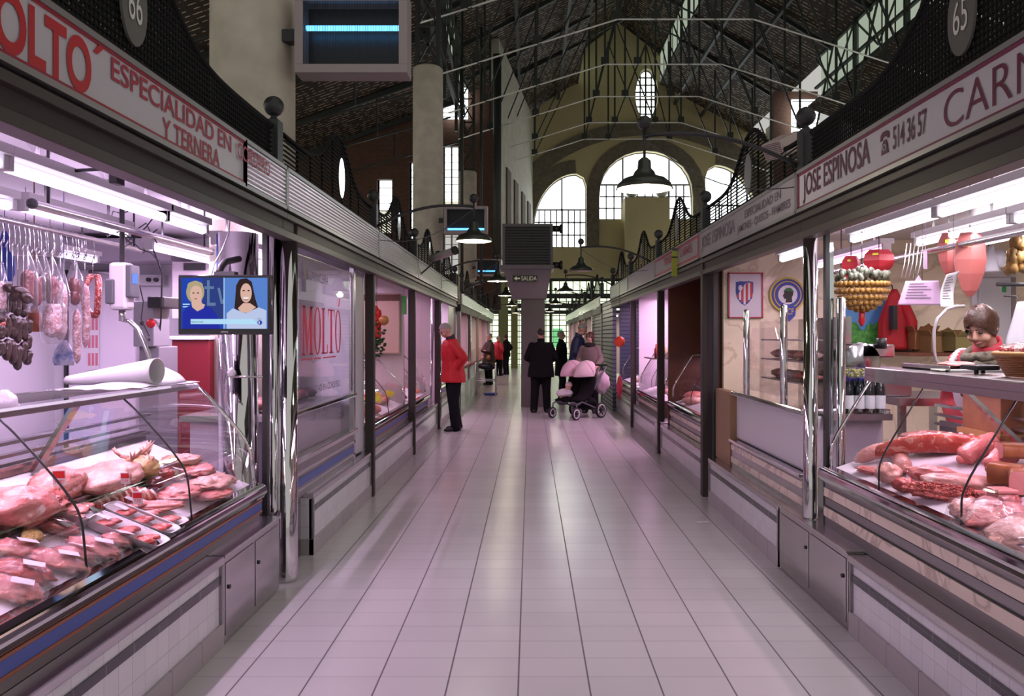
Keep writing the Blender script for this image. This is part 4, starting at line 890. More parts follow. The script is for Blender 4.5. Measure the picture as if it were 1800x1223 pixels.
M('plucked_hen', 'plucked yellowish hen in the middle of the left counter', 'poultry', -1, 245, 828, (0.10, 0.14, 0.06), FATY, 6, 0.5, 0.12)
# chicken feet: a pile, each foot its own thing
cf = PALE; foot = None
for i, (px, py, a) in enumerate([(213, 812, 0.2), (228, 808, 0.8), (244, 806, 1.4), (258, 809, 2.0), (272, 813, 2.6), (236, 814, 3.4), (256, 817, 4.2), (268, 822, 5.0), (222, 819, 5.6)]):
    p = deck(-1, px, py, 0.06); z = deckz(-1, p.x)+0.05+0.01*(i % 3)
    m = MB(); m.tube([(0, 0, 0), (0.03, 0, 0.02), (0.065, 0, 0.03)], [0.011, 0.009, 0.010], 8)
    for k in (-0.6, 0, 0.6): m.tube([(0.065, 0, 0.03), (0.085, 0.022*k, 0.05), (0.10, 0.04*k, 0.075)], [0.008, 0.006, 0.002], 6)
    Mx = Matrix.Rotation(a, 3, 'Z'); m.v = [Mx @ q + Vector((p.x, p.y, z)) for q in m.v]
    tag(m.build('chicken_foot', cf), 'pink chicken foot with spread toes in the pile above the hen', 'chicken foot', 'pile of chicken feet')
# rib rack standing on edge
def ribrack(c, ln, ht, th, ang, lean, label, mt, nrib=9, parent=None, arch=0.0):
    t = thing('rib_rack', label, 'meat', c, 'racks of ribs'); Mx = Matrix.Translation(Vector(c)) @ Matrix.Rotation(ang, 4, 'Z') @ Matrix.Rotation(lean, 4, 'X')
    m = MB(); R = []
    for i in range(21):
        u = i/20; y = (u-0.5)*ln; bow = arch*math.sin(u*math.pi); h = ht*(0.55+0.45*math.sin(u*math.pi)**0.6); ring = []
        for k in range(16):
            a = k*math.pi/8; ring.append(Mx @ Vector((y, math.cos(a)*th*(1+0.15*math.sin(i*1.9)), bow+h/2+math.sin(a)*h/2)))
        R.append(ring)
    m.rings(R); m.build('flesh', mt, t); r = MB()
    for i in range(nrib):
        u = (i+0.7)/nrib; y = (u-0.5)*ln; bow = arch*math.sin(u*math.pi); h = ht*(0.5+0.45*math.sin(u*math.pi)**0.6)
        r.tube([Mx @ Vector((y+0.01*math.sin(i), -th*0.95, bow+0.01)), Mx @ Vector((y, -th*1.12, bow+h*0.55)), Mx @ Vector((y-0.006, -th*0.75, bow+h*0.97))], ln/nrib*0.22, 6)
    r.build('rib_bones', meatmat('bone_'+label[:6], (0.72, 0.36, 0.32), (0.80, 0.55, 0.50), (0.85, 0.7, 0.66)), t); return t
p = deck(-1, 222, 882, 0.03); ribrack((p.x, p.y, deckz(-1, p.x)), 0.30, 0.10, 0.028, 1.1, -0.5, 'dark red rib rack with a price card in the middle of the left counter', RIBM)
M('liver', 'dark brown liver beside the red rib rack', 'meat', -1, 272, 852, (0.045, 0.07, 0.035), LIVER, 7, 0.3, 0.1)
M('rib_slab', 'flat pink slab of ribs to the right of the dark liver', 'meat', -1, 315, 868, (0.11, 0.16, 0.03), PORK, 8, 0.3, 0.3, 3.5)
M('pork_pieces', 'wrapped pale pork pieces at the far end of the left counter', 'meat', -1, 372, 850, (0.12, 0.17, 0.035), PALE, 9, 0.2, 0.3, 3)
M('pork_pieces', 'row of small pink chops just inside the far left glass', 'meat', -1, 375, 870, (0.09, 0.17, 0.02), PORK, 10, 0.1, 0.35, 4)
M('pork_slices', 'stack of flat pork slices beneath the rib rack', 'meat', -1, 258, 893, (0.17, 0.07, 0.025), PORK, 11, 0.15, 0.25, 3)
M('pork_slices', 'flat pork slices between the trays and the divider rail', 'meat', -1, 120, 900, (0.09, 0.11, 0.025), PORK, 12, 0.15, 0.25, 3, )
M('pork_ribs', 'pale ribs lying near the back of the far left glass end', 'meat', -1, 345, 828, (0.10, 0.15, 0.03), PORK, 13, 0.5, 0.3, 3.2)
M('pork_skin', 'folded pale skin at the back corner of the left counter', 'meat', -1, 318, 812, (0.10, 0.12, 0.035), PALE, 14, 0.9, 0.25, 3)
M('stewing_meat', 'small heap of red stewing meat beside the pale cheese pack', 'meat', -1, 285, 838, (0.06, 0.07, 0.03), BEEF, 15, 0.2, 0.35, 5)
# trays with slices
def tray(side, px, py, w_, l_, ang, label, mt, k, parts=3):
    p = deck(side, px, py, 0.02); z = deckz(side, p.x)+0.012; t = thing('meat_tray', label, 'tray', (p.x, p.y, z), 'white trays of sliced meat')
    Mx = Matrix.Translation(Vector((p.x, p.y, z))) @ Matrix.Rotation(ang, 4, 'Z') @ Matrix.Rotation(0.39 if side < 0 else -0.34, 4, 'Y')
    m = MB(); R = []
    for (u, zz) in ((0.86, 0.0), (1.0, 0.038), (1.04, 0.040), (0.97, 0.036), (0.84, 0.006)):
        ring = []
        for i in range(32):
            a = i*math.pi/16; cx = math.copysign(abs(math.cos(a))**0.35, math.cos(a)); cy = math.copysign(abs(math.sin(a))**0.35, math.sin(a)); ring.append(Mx @ Vector((cx*w_/2*u, cy*l_/2*u, zz)))
        R.append(ring)
    m.rings(R); m.build('tray', mat('tray_plastic_%d' % k, (0.74, 0.70, 0.74), 0.3), t)
    q = MB()
    for i in range(parts):
        for j in range(2): q.blob(Mx @ Vector(((i-(parts-1)/2)*w_*0.8/parts, (j-0.5)*l_*0.36, 0.022)), (w_*0.44/parts, l_*0.22, 0.013), k*9+i*2+j, 0.2, 2.5, 18, 10, ang)
    q.build('meat_slices', mt, t)
    c = MB(); c.obox(Mx @ Vector((-w_*0.33, 0.0, 0.045)), (0.06, 0.035, 0.0012), Mx.to_3x3().to_4x4()); c.build('white_label', PAPER, t); return t
tray(-1, 262, 905, 0.32, 0.13, 0.0, 'topmost white tray of pork slices, farthest of the three in a row', PORK, 1)
tray(-1, 245, 919, 0.32, 0.13, 0.0, 'middle one of the three white trays of meat in a row', BEEF, 2)
tray(-1, 218, 938, 0.34, 0.14, 0.0, 'nearest of the three white trays, holding dark red slices', BEEF, 3)
tray(-1, 112, 905, 0.2, 0.14, 0.3, 'small tray of pork strips by the divider rail', PORK, 4)
# vacuum packs
def pack(side, px, py, w_, l_, ang, label, mt, k, lab=True):
    p = deck(side, px, py, 0.02); z = deckz(side, p.x)+0.015; t = thing('meat_pack', label, 'packaged meat', (p.x, p.y, z), 'film wrapped meat packs on the %s counter' % ('left' if side < 0 else 'right'))
    Rm = Matrix.Rotation(ang, 3, 'Z') @ Matrix.Rotation(0.39 if side < 0 else -0.34, 3, 'Y')
    m = MB().blob((0, 0, 0.006), (w_/2, l_/2, 0.026), k, 0.25, 3.2, 30, 16); m.v = [Rm @ q + Vector((p.x, p.y, z)) for q in m.v]; m.build('meat', mt, t)
    f = MB()
    def fn(u, v):
        x = (u-0.5)*w_*1.15; y = (v-0.5)*l_*1.15; e = max(0, 1-(2*abs(u-0.5))**3)*max(0, 1-(2*abs(v-0.5))**3)
        return Rm @ Vector((x, y, 0.044*e-0.006+0.006*noise.noise(Vector((x*40, y*40, k*3))))) + Vector((p.x, p.y, z))
    f.sheet(fn, 24, 24); f.build('plastic_film', PLASTIC, t)
    if lab:
        l = MB(); l.obox(Rm @ Vector((w_*0.12, -l_*0.05, 0.046))+Vector((p.x, p.y, z)), (0.07, 0.042, 0.001), (Rm @ Matrix.Rotation(0.4, 3, 'Z')).to_4x4()); l.build('white_label', PAPER, t)
    return t
pack(-1, 165, 962, 0.2, 0.15, 0.2, 'wrapped pack of bacon beside the three trays', PORK, 21); pack(-1, 100, 985, 0.22, 0.15, 0.3, 'wrapped pork pack with white label in the second row', PORK, 22)
pack(-1, 40, 1004, 0.2, 0.15, 0.2, 'wrapped steak pack at the left picture edge, second from the bottom', BEEF, 23); pack(-1, 20, 1035, 0.2, 0.14, 0.1, 'lowest wrapped pack at the left picture edge', PORK, 24)
pack(-1, 130, 975, 0.16, 0.14, 0.9, 'wrapped chop pack next to the glass joint', PORK, 25); pack(-1, 30, 965, 0.16, 0.14, 0.5, 'wrapped mince pack behind the breaded block', PORK, 26)
pack(-1, 205, 950, 0.12, 0.10, 0.6, 'small wrapped pack before the nearest tray', PORK, 27); pack(-1, 100, 925, 0.16, 0.13, 0.4, 'wrapped pack of escalopes before the divider rail', PORK, 28, False)
pack(-1, 305, 835, 0.10, 0.12, 0.4, 'clear pack of pale cheese behind the liver', mat('pale_cheese', (0.72, 0.64, 0.45), 0.5), 29)
p = deck(-1, 50, 945, 0.03); t = thing('breaded_block', 'golden breaded block with a dark label near the left picture edge', 'food', (p.x, p.y, deckz(-1, p.x)))
MB().blob((p.x, p.y, deckz(-1, p.x)+0.03), (0.05, 0.065, 0.03), 31, 0.08, 6, 30, 20, 0.5).build('breading', mat('golden_crumb', (0.62, 0.38, 0.12), 0.8, noise_s=70, col2=(0.70, 0.48, 0.20), bump=1, bump_s=120), t)
MB().obox((p.x-0.025, p.y-0.03, deckz(-1, p.x)+0.060), (0.035, 0.10, 0.006), (0.2, 0.3, 0.5)).build('dark_label', BLACKM, t)
# round bars holding the divider
for (px, py, k) in ((163, 897, 'upper'), (112, 922, 'lower')):
    p = deck(-1, px, py, 0.05); o = MB().cyl((p.x-0.09, p.y+0.0, deckz(-1, p.x)+0.085), (p.x+0.045, p.y-0.01, deckz(-1, p.x)+0.045), 0.010, n=12).build('steel_bar', STEEL); tag(o, '%s short steel bar across the trays on the left counter' % k, 'rod')
# price cards
def card(side, px, py, label, price, h=0.055, d0=0.0, yellow=False):
    p = deck(side, px, py, 0.09+d0); z = deckz(side, p.x)+0.05+d0; t = thing('price_card', label, 'price card', (p.x, p.y, z), 'price cards among the meat')
    w_ = h*0.72; MB().obox((p.x, p.y, z+0.045), (w_, 0.0025, h), (0.2, 0, 0.15)).build('card', YEL if yellow else PAPER, t, bevel=0.001)
    if not yellow: MB().obox((p.x+0.001, p.y-0.0035, z+0.045+h*0.2), (w_*0.86, 0.002, h*0.42), (0.2, 0, 0.15)).build('red_field', RED, t)
    m = MB(); text_on(m, price, (p.x-w_*0.34, p.y-0.0065, z+0.045-h*0.36), (1, 0.15, 0), (0, 0.2, 1), w_*0.68, h*0.26); m.build('price', RED, t)
    MB().cyl((p.x, p.y, z-0.01), (p.x, p.y, z+0.045-h/2), 0.002, n=6).build('pin', STEEL, t); return t
card(-1, 104, 842, 'tall red and white price card above the rolled pork joint', '5,80', 0.07, 0.11); card(-1, 220, 842, 'small red and white price card behind the red rib rack', '5,95', 0.055, 0.06); card(-1, 242, 877, 'white framed price card on the red rib rack', '7,50', 0.062)
# pieces for the smaller cases: a heap of individual cuts each
def heap(c, n, side, X0, y0, y1, Z0, b, lab, mats, yellow=0, sz=0.09):
    rnd = random.Random(c)
    for i in range(n):
        o_ = 0.10+0.45*rnd.random(); y = y0+(y1-y0)*(i+0.5)/n; x = (X0+o_)*side; r = sz*(0.8+0.5*rnd.random())
        tag(MB().blob((x, y, Z0+b*o_+r*0.42), (r, r*1.2, r*0.5), c*20+i, 0.22, 2.2, 16, 10, rnd.random()*3).build('meat_cut', mats[i % len(mats)]), 'raw meat cut lying in the %s' % lab, 'meat', 'meat cuts in the %s' % lab)
    for i in range(yellow):
        y = y0+(y1-y0)*(i+0.6)/yellow; x = (X0+0.12+0.1*(i % 2))*side; t = thing('price_card', 'yellow price card among the meat in the third left stall', 'price card', (x, y, Z0+0.08), 'yellow price cards in the third left stall')
        MB().obox((x, y, Z0+0.17), (0.10, 0.003, 0.075), (0.3, 0.3*(-1)**i, 0.3)).build('card', YEL, t); MB().cyl((x, y, Z0+0.06), (x, y, Z0+0.14), 0.003, n=6).build('pin', STEEL, t)
heap(1, 12, -1, 1.66, 7.95, 9.9, 0.66, 0.35, 'case with yellow price cards', [PORK, BEEF, PALE], 5); heap(2, 8, -1, 1.70, 10.45, 12.2, 0.62, 0.35, 'fourth left stall case', [PORK, BEEF], sz=0.08)
heap(3, 4, 1, 1.86, 8.4, 9.8, 0.70, 0.3, 'case before the brown wall', [PALE, PORK]); heap(4, 10, 1, 1.88, 10.8, 12.8, 0.64, 0.3, 'pink lit right case', [PORK, PALE], sz=0.08); heap(5, 6, 1, 1.92, 13.6, 15.6, 0.66, 0.3, 'fifth right stall case', [PALE, PORK]); heap(6, 8, -1, 1.68, 13.5, 15.3, 0.66, 0.35, 'fifth left stall case', [PORK, BEEF])
# right counter
def leg(side, a, b, r0, r1, label, mt, seed, mid=0.02):
    A = deck(side, *a); B = deck(side, *b); A.z = deckz(side, A.x)+r0*0.95; B.z = deckz(side, B.x)+r1*0.95; m = MB(); pts = []; rs = []
    for i in range(13):
        u = i/12; q = A.lerp(B, u); q.z += mid*math.sin(u*math.pi); q.x += 0.012*noise.noise(Vector((u*3, seed, 0))); pts.append(q); rs.append((r0*(1-u)+r1*u)*(1+0.18*noise.noise(Vector((u*5, seed*2, 1))))*(0.55 if i in (0, 12) else 1)*(0.15 if False else 1))
    m.tube(pts, rs, 18); m.ell(pts[0], rs[0]*0.97, 14, 10); m.ell(pts[-1], rs[-1]*0.97, 14, 10)
    return tag(m.build('pork_hock', mt), label, 'meat', 'cuts of meat on the right counter')
leg(1, (1506, 818), (1575, 806), 0.035, 0.05, 'pale pig trotter at the far end of the right counter', PALE, 3)
leg(1, (1572, 806), (1590, 838), 0.04, 0.045, 'bent pale hock behind the first glass joint', PALE, 5, 0.03)
M('pork_knuckle', 'round pale pork knuckle at the foot of the first right glass joint', 'meat', 1, 1562, 838, (0.06, 0.07, 0.055), PALE, 41, 0.2)
p = deck(1, 1682, 806, 0.02); ribrack((p.x, p.y, deckz(1, p.x)-0.01), 0.78, 0.11, 0.035, 2.42, -0.25, 'long arched rib cage stretched across the right counter', RIBM, 16, arch=0.06)
leg(1, (1690, 822), (1752, 800), 0.045, 0.06, 'thick raw shank in front of the long rib cage', PORK, 7); leg(1, (1740, 838), (1778, 818), 0.04, 0.055, 'second raw shank behind the sliced stack', PORK, 8)
M('pork_belly', 'smooth folded sheet of pale pork fat on the right counter', 'meat', 1, 1690, 850, (0.09, 0.17, 0.035), PALE, 42, 1.0, 0.12); M('pork_chunk', 'marbled red pork chunk right behind the mince', 'meat', 1, 1640, 838, (0.08, 0.12, 0.04), PORK, 43, 0.6, 0.25)
M('pork_chunk', 'small wedge of red meat left of the mince', 'meat', 1, 1590, 856, (0.05, 0.06, 0.035), BEEF, 44, 0.6, 0.2)
M('smoked_ham', 'large dim brown joint behind the long rib cage', 'meat', 1, 1650, 783, (0.11, 0.22, 0.06), meatmat('brown_joint', (0.20, 0.07, 0.05), (0.27, 0.11, 0.08), (0.36, 0.20, 0.15)), 61, 0.6, 0.12)
M('pork_trimmings', 'loose pink trimmings at the far corner of the right counter', 'meat', 1, 1530, 828, (0.05, 0.09, 0.018), PORK, 62, 0.3, 0.35, 4)
p = deck(1, 1658, 866, 0.02); m = MB(); rnd = random.Random(3)
m.blob((p.x, p.y, deckz(1, p.x)+0.02), (0.08, 0.17, 0.035), 45, 0.3, 4, 40, 24, 0.7)
for i in range(160):
    a = rnd.random()*6.28; r = math.sqrt(rnd.random()); q = Matrix.Rotation(0.7, 3, 'Z') @ Vector((r*math.cos(a)*0.08, r*math.sin(a)*0.18, 0)); h = 0.035*math.sqrt(max(0, 1-r*r)); b_ = Vector((p.x, p.y, deckz(1, p.x)+0.022+h))+q; e = Vector((rnd.uniform(-1, 1), rnd.uniform(-1, 1), 0.2))*0.016
    m.tube([b_, b_+e*0.6+Vector((0, 0, 0.004)), b_+e], 0.0045, 5)
tag(m.build('minced_meat', MINCE), 'heap of bright minced meat in the middle of the right counter', 'minced meat')
for i, (px, py) in enumerate([(1722, 868), (1735, 872)]): M('mince_patty', '%s little red patty right of the mince' % ('left', 'right')[i], 'meat', 1, px, py, (0.025, 0.035, 0.013), MINCE, 46+i, 0.2, 0.2)
def hamblock(px, py, sz, ang, label, lift=0.0):
    p = deck(1, px, py, 0.04); z = deckz(1, p.x)+lift; t = thing('ham_block', label, 'cooked ham', (p.x, p.y, z), 'cooked ham blocks on the right counter')
    m = MB(); a, b_, c_ = sz; R = []
    Mx = Matrix.Translation(Vector((p.x, p.y, z+c_/2))) @ Matrix.Rotation(ang, 4, 'Z')
    for k, y in enumerate((-b_/2, b_/2)):
        R.append([Mx @ Vector((math.copysign(abs(math.cos(q))**0.5, math.cos(q))*a/2, y, math.copysign(abs(math.sin(q))**0.5, math.sin(q))*c_/2)) for q in [i*math.pi/12 for i in range(24)]])
    m.rings(R, True, False); m.build('rind', HAMR, t); f = MB()
    for r_, e in ((R[0], -0.002), (R[1], 0.002)):
        off = Mx.to_3x3() @ Vector((0, e, 0)); f.add([q+off for q in r_], [tuple(range(24)) if e > 0 else tuple(reversed(range(24)))])
    f.build('cut_face', HAMC, t); return t
hamblock(1775, 838, (0.11, 0.14, 0.10), 0.5, 'cooked ham block with brown rind on the right counter'); hamblock(1796, 850, (0.10, 0.10, 0.10), -0.5, 'pink faced ham block at the right picture edge'); hamblock(1782, 812, (0.13, 0.12, 0.07), 1.3, 'pale cooked ham standing on the other blocks', 0.06)
for i in range(3):
    p = deck(1, 1762, 876, 0.02); tag(MB().box(p.x-0.045, p.x+0.045, p.y-0.045, p.y+0.045, deckz(1, p.x)+0.006+i*0.020, deckz(1, p.x)+0.024+i*0.020).build('ham_slice_stack', HAMC, bevel=0.006), '%s slab in the stack of pink slices beside the ham' % ('lowest', 'middle', 'top')[i], 'meat', 'stack of pink slabs')
pack(1, 1745, 900, 0.26, 0.22, 0.5, 'large film wrapped spread of pink fillets on the right counter', PORK, 51, False); pack(1, 1788, 930, 0.24, 0.2, 0.3, 'film wrapped pale cuts at the lower right picture edge', PALE, 52, False)
pack(1, 1700, 893, 0.16, 0.14, 0.9, 'film wrapped strips just right of the second glass joint', PALE, 53, False); pack(1, 1770, 885, 0.12, 0.10, 0.2, 'little wrapped red fillets under the ham slices', BEEF, 54, False)
t = thing('wooden_box', 'brown wooden box standing behind the right case glass', 'box', (2.43, 4.02, 1.03)); MB().box(2.36, 2.56, 3.86, 4.2, 1.05, 1.24).build('box', WOODC, t, bevel=0.004); MB().box(2.34, 2.58, 3.83, 4.22, 1.03, 1.06).build('board', mat('light_board', (0.30, 0.15, 0.06), 0.5), t)
# ---------------------------------------------------------------- things inside the left stall
def rail(X, Z, y0, y1, label, r=0.016):
    t = thing('hanging_rail', label, 'rail', (X, (y0+y1)/2, Z)); MB().cyl((X, y0, Z), (X, y1, Z), r, n=16).build('bar', STEEL, t)
    m = MB(); m.cyl((X, y0+0.12, Z), (X, y0+0.12, 2.5), 0.007, n=8).cyl((X, y1-0.12, Z), (X, y1-0.12, 2.5), 0.007, n=8); m.build('hanger', DARKM, t)
    MB().ell((X, y1, Z), r*1.15, 12, 8).ell((X, y0, Z), r*1.15, 12, 8).build('end_cap', DARKM, t)
rail(-2.30, 2.165, 3.55, 5.55, 'thick steel rail under the lamps of the near left stall', 0.022); rail(-2.72, 2.155, 2.6, 5.4, 'steel rail holding hooks and sausages on the left')
def hook(mb, x, y, z0, z1):
    mb.tube([(x, y-0.012, z0-0.02), (x, y+0.01, z0+0.02), (x, y+0.018, z0), (x, y+0.02, (z0+z1)/2), (x, y, z1+0.02), (x, y-0.018, z1), (x, y-0.012, z1+0.018)], 0.0025, 6)
def hang(name, label, px, ytop, ybot, d, r, mt, bend=0.0, bag=None, group='sausages hanging on the left rail', links=1, railz=2.155):
    d = 2.72*FPX/(VX-px); off = 0.5*((px*7) % 5)/5 if links > 1 else 0
    t = P(px, ytop, d); b = P(px, ybot, d); x = t.x; e = thing(name, label, 'sausage', (x, d, b.z), group)
    m = MB(); n = 15*links
    L = t.z-b.z
    for l in range(links):
        pts = []; rs = []
        for i in range(15):
            u = i/14; v = (l+u*0.96+0.02)/links*(1-0.1*off)+0.0; pts.append((x+bend*math.sin(v*math.pi)+0.006*noise.noise(Vector((v*4, px, 0))), d+0.01*noise.noise(Vector((v*5, px, 3))), t.z-L*v))
            rs.append(r*min(1, (max(0.0, 1-abs(2*u-1)**3))**0.5+0.10)*(1+0.07*noise.noise(Vector((v*9, px, 5)))))
        m.tube(pts, rs, 14)
    m.build('sausage', mt, e); s_ = MB(); s_.tube([(x, d, t.z+0.0), (x, d, railz-0.12)], 0.002, 5); hook(s_, x, d, railz-0.12, railz); s_.build('string_and_hook', STEEL, e)
    if bag:
        q = MB(); rr = r*bag; zt = t.z+0.10; zb = b.z-0.03; R = []
        for i in range(18):
            u = i/17; ring = []; rad = rr*(0.12+1.0*min(1, u*2.6)) if u < 0.9 else rr*(1.1-3*(u-0.9))
            for k in range(22):
                a = k*2*math.pi/22; w_ = rad*(1+0.16*noise.noise(Vector((math.cos(a)*2.2, math.sin(a)*2.2, u*4+px)))); ring.append((x+math.cos(a)*w_, d+math.sin(a)*w_*0.8, zt+(zb-zt)*u))
            R.append(ring)
        q.rings(R, True, False); q.build('plastic_bag', PLASTIC, e)
    return e
H = hang
for i, (px, a, b, d, lb) in enumerate([(12, 512, 640, 4.05, 'leftmost'), (22, 505, 648, 3.98, 'second from the left'), (31, 510, 655, 4.0, 'third from the left, a little longer'), (41, 520, 640, 4.05, 'fourth from the left'), (49, 560, 645, 4.1, 'rightmost and shortest'), (2, 540, 630, 4.1, 'cut by the left picture edge')]):
    H('blood_sausage_string', 'string of dark blood sausages at the left, %s' % lb, px, a, b, d, 0.021, DSAUS, links=3)
for i, (px, py) in enumerate([(20, 508), (36, 512), (46, 524), (28, 520)]):
    c = P(px, py, 3.95); tag(MB().blob(c, (0.045, 0.03, 0.024), 60+i, 0.1, 3, 16, 12, i*0.9, 0, 0.4).build('blood_sausage', DSAUS), '%s stubby dark sausage draped on top of the near left bunch' % ['first', 'second', 'third', 'fourth'][i], 'sausage')
H('cured_sausage', 'thick dark red cured sausage in a bag, leftmost of the bagged ones', 48, 472, 535, 4.3, 0.033, RSAUS, bag=1.5); H('cured_sausage', 'dark red cured sausage in a bag, second of the bagged ones', 64, 482, 540, 4.3, 0.028, RSAUS, bag=1.5)
H('cured_sausage', 'slim dark purple sausage in a bag, third of the bagged ones', 77, 474, 530, 4.45, 0.026, DSAUS, bag=1.4); H('cured_sausage', 'dark brown sausage in a bag, fourth of the bagged ones', 91, 482, 539, 4.4, 0.031, RSAUS, bag=1.6)
H('cured_sausage', 'glossy dark red sausage right of the white bag', 131, 486, 538, 4.4, 0.032, RSAUS, bag=1.4); H('white_salami', 'long white marbled salami in film right of the dark ones', 106, 490, 600, 4.6, 0.036, WSAUS, bag=1.4)
H('white_salami', 'pale knobbly salami hanging down to the blue bag', 135, 540, 641, 4.6, 0.023, WSAUS); H('white_salami', 'pale thin salami left of the chorizo ring', 149, 495, 614, 4.7, 0.022, WSAUS, bend=0.01); H('white_salami', 'wide wrapped white salami low beside the dark sausages', 92, 530, 595, 4.55, 0.048, WSAUS, bag=1.25)
H('red_sausage', 'short red sausage at the left picture edge', 3, 555, 580, 4.3, 0.018, CHOR); H('marbled_sausage', 'narrow pink wrapped sausage cut by the left picture edge, above the red one', 3, 492, 548, 4.0, 0.022, WSAUS, bag=1.3)
cd = 2.72*FPX/(VX-163); c = P(163, 518, cd); e = thing('chorizo_ring', 'speckled red chorizo ring hanging at the end of the left rail', 'sausage', (c.x, cd, c.z-0.14), 'sausages hanging on the left rail')
MB().tube([(c.x+0.045*math.sin(a)*(1+0.1*math.sin(2*a)), cd+0.02*math.cos(a*2), c.z+0.13*math.cos(a)) for a in [0.25+i*(2*math.pi-0.5)/28 for i in range(29)]], [0.008]+[0.019]*27+[0.008], 12).build('sausage', CHOR, e)
s_ = MB(); s_.tube([(c.x, cd, c.z+0.13), (c.x, cd, 2.03)], 0.002, 5); hook(s_, c.x, cd, 2.03, 2.155); s_.build('string_and_hook', STEEL, e)
def softbag(label, px, py, w_, h_, d, mt, seed, name='plastic_bag', cat='bag'):
    c = P(px, py, d); W = w_*d/FPX/2; Hh = h_*d/FPX/2; m = MB(); R = []
    for i in range(16):
        u = i/15; rad = (0.25+0.85*math.sin(min(1, u*1.25)*math.pi/2))*(1 if u < 0.92 else 0.85); ring = []
        for k in range(20):
            a = k*math.pi/10; q = 1+0.2*noise.noise(Vector((math.cos(a)*1.6, math.sin(a)*1.6, u*3+seed))); ring.append((c.x+W*rad*q*math.cos(a), d+W*0.5*rad*q*math.sin(a), c.z+Hh-2*Hh*u))
        R.append(ring)
    m.rings(R)
    if seed != 8: m.tube([(c.x, d, c.z+Hh*0.9), (c.x, d, 2.5)], 0.003, 5)
    return tag(m.build(name, mt), label, cat)
WBAG = mat('white_bag_film', (0.70, 0.66, 0.72), 0.35, bump=0.6, bump_s=14)
softbag('white carrier bags hanging above the bagged sausages, left one', 45, 418, 52, 62, 4.9, WBAG, 1); softbag('white carrier bag hanging above the sausages, right one', 88, 425, 42, 50, 4.9, WBAG, 2)
softbag('blue bag hanging behind the rail at the left picture edge', 8, 450, 34, 88, 5.2, BLUE, 3); softbag('small blue printed bag at the foot of the pale salami', 112, 620, 36, 44, 4.75, mat('blue_white_bag', (0.12, 0.17, 0.42), 0.4, noise_s=22, col2=(0.62, 0.60, 0.72)), 4)
softbag('black and orange bag behind the blood sausages', 60, 560, 30, 46, 4.6, mat('black_orange_bag', (0.02, 0.015, 0.02), 0.4, noise_s=9, col2=(0.45, 0.10, 0.03)), 5)
for i, px in enumerate([8, 24, 62, 75, 120, 126, 137, 146, 152]):
    d = 4.2+0.06*i; x = P(px, 420, d).x; m = MB(); hook(m, -2.72, d, 2.02, 2.155); tag(m.build('meat_hook', STEEL), 'empty steel hook on the left sausage rail', 'hook', 'empty hooks on the left rail')
# scale with its bent carrying arm
t = thing('hanging_scale', 'white and grey electronic scale display hanging from the ceiling by the television', 'scale', P(213, 548, 4.55))
c = P(213, 505, 4.55); a = c
MB().box(c.x-0.052, c.x+0.058, 4.50, 4.60, c.z-0.135, c.z+0.145).build('body', mat('scale_ivory', (0.58, 0.52, 0.56), 0.3), t, bevel=0.02)
MB().box(c.x-0.062, c.x-0.012, 4.485, 4.55, c.z-0.10, c.z+0.045).build('battery_cover', DGREY, t, bevel=0.008); MB().box(c.x+0.05, c.x+0.085, 4.50, 4.60, c.z-0.06, c.z+0.13).build('keypad', DGREY, t, bevel=0.006); MB().box(c.x+0.086, c.x+0.088, 4.51, 4.57, c.z+0.02, c.z+0.08).build('display', emis('lcd_blue', (0.2, 0.35, 1), 1.0), t)
MB().cyl((c.x, 4.56, c.z+0.14), (c.x, 4.56, 2.5), 0.014, n=12).build('ceiling_rod', DARKM, t)
MB().cyl((c.x+0.005, 4.55, c.z-0.135), (c.x+0.005, 4.55, c.z-0.20), 0.018, n=12).tube([P(215, 562, 4.55), P(228, 565, 4.55), P(242, 578, 4.55), P(252, 600, 4.55), P(262, 625, 4.55), P(266, 650, 4.55), P(258, 668, 4.55)], 0.013, 10).build('arm', STEEL, t)
MB().lathe(P(222, 658, 4.45), [(0.0, 0), (0.10, 0.0), (0.16, 0.012), (0.165, 0.018), (0.10, 0.006), (0.0, 0.006)], 28, sx=1, sy=0.8).build('pan', STEEL, t)
# bone saw machine
t = thing('bone_saw', 'grey butcher machine with a red stop button left of the television', 'machine', (P(258, 600, 5.7).x, 5.7, 0.15)); c = P(258, 568, 5.6)
MB().box(c.x-0.075, c.x+0.075, 5.55, 5.8, c.z-0.17, c.z+0.16).build('switch_box', mat('machine_grey', (0.26, 0.25, 0.27), 0.4), t, bevel=0.008); MB().box(c.x-0.06, c.x+0.09, 5.6, 5.9, 0.15, c.z-0.17).build('column', mat('machine_grey2', (0.22, 0.21, 0.23), 0.4), t, bevel=0.008)
MB().lathe(P(264, 568, 5.54), [(0, 0.0), (0.03, 0.0), (0.034, 0.012), (0.022, 0.014), (0.022, 0.03), (0.0, 0.03)], 20, axis='Y').build('stop_button', RED, t)
MB().cyl(P(250, 568, 5.545), P(250, 568, 5.56), 0.016, n=14).cyl(P(262, 597, 5.545), P(262, 597, 5.56), 0.010, n=12).build('knob', DARKM, t)
MB().box(c.x+0.05, c.x+0.17, 5.5, 5.8, c.z+0.11, c.z+0.19).build('motor', BLACKM, t, bevel=0.01)
t = thing('socket_panel', 'grey socket panel with two black knobs on the wall behind the scale', 'socket', P(268, 498, 7.35)); c = P(268, 492, 7.35); MB().box(c.x-0.14, c.x+0.10, 7.33, 7.43, c.z-0.05, c.z+0.05).build('panel', PLGREY, t, bevel=0.004)
for dx in (-0.02, 0.05): MB().cyl((c.x+dx, 7.30, c.z), (c.x+dx, 7.33, c.z), 0.02, n=14).build('knob', BLACKM, t)
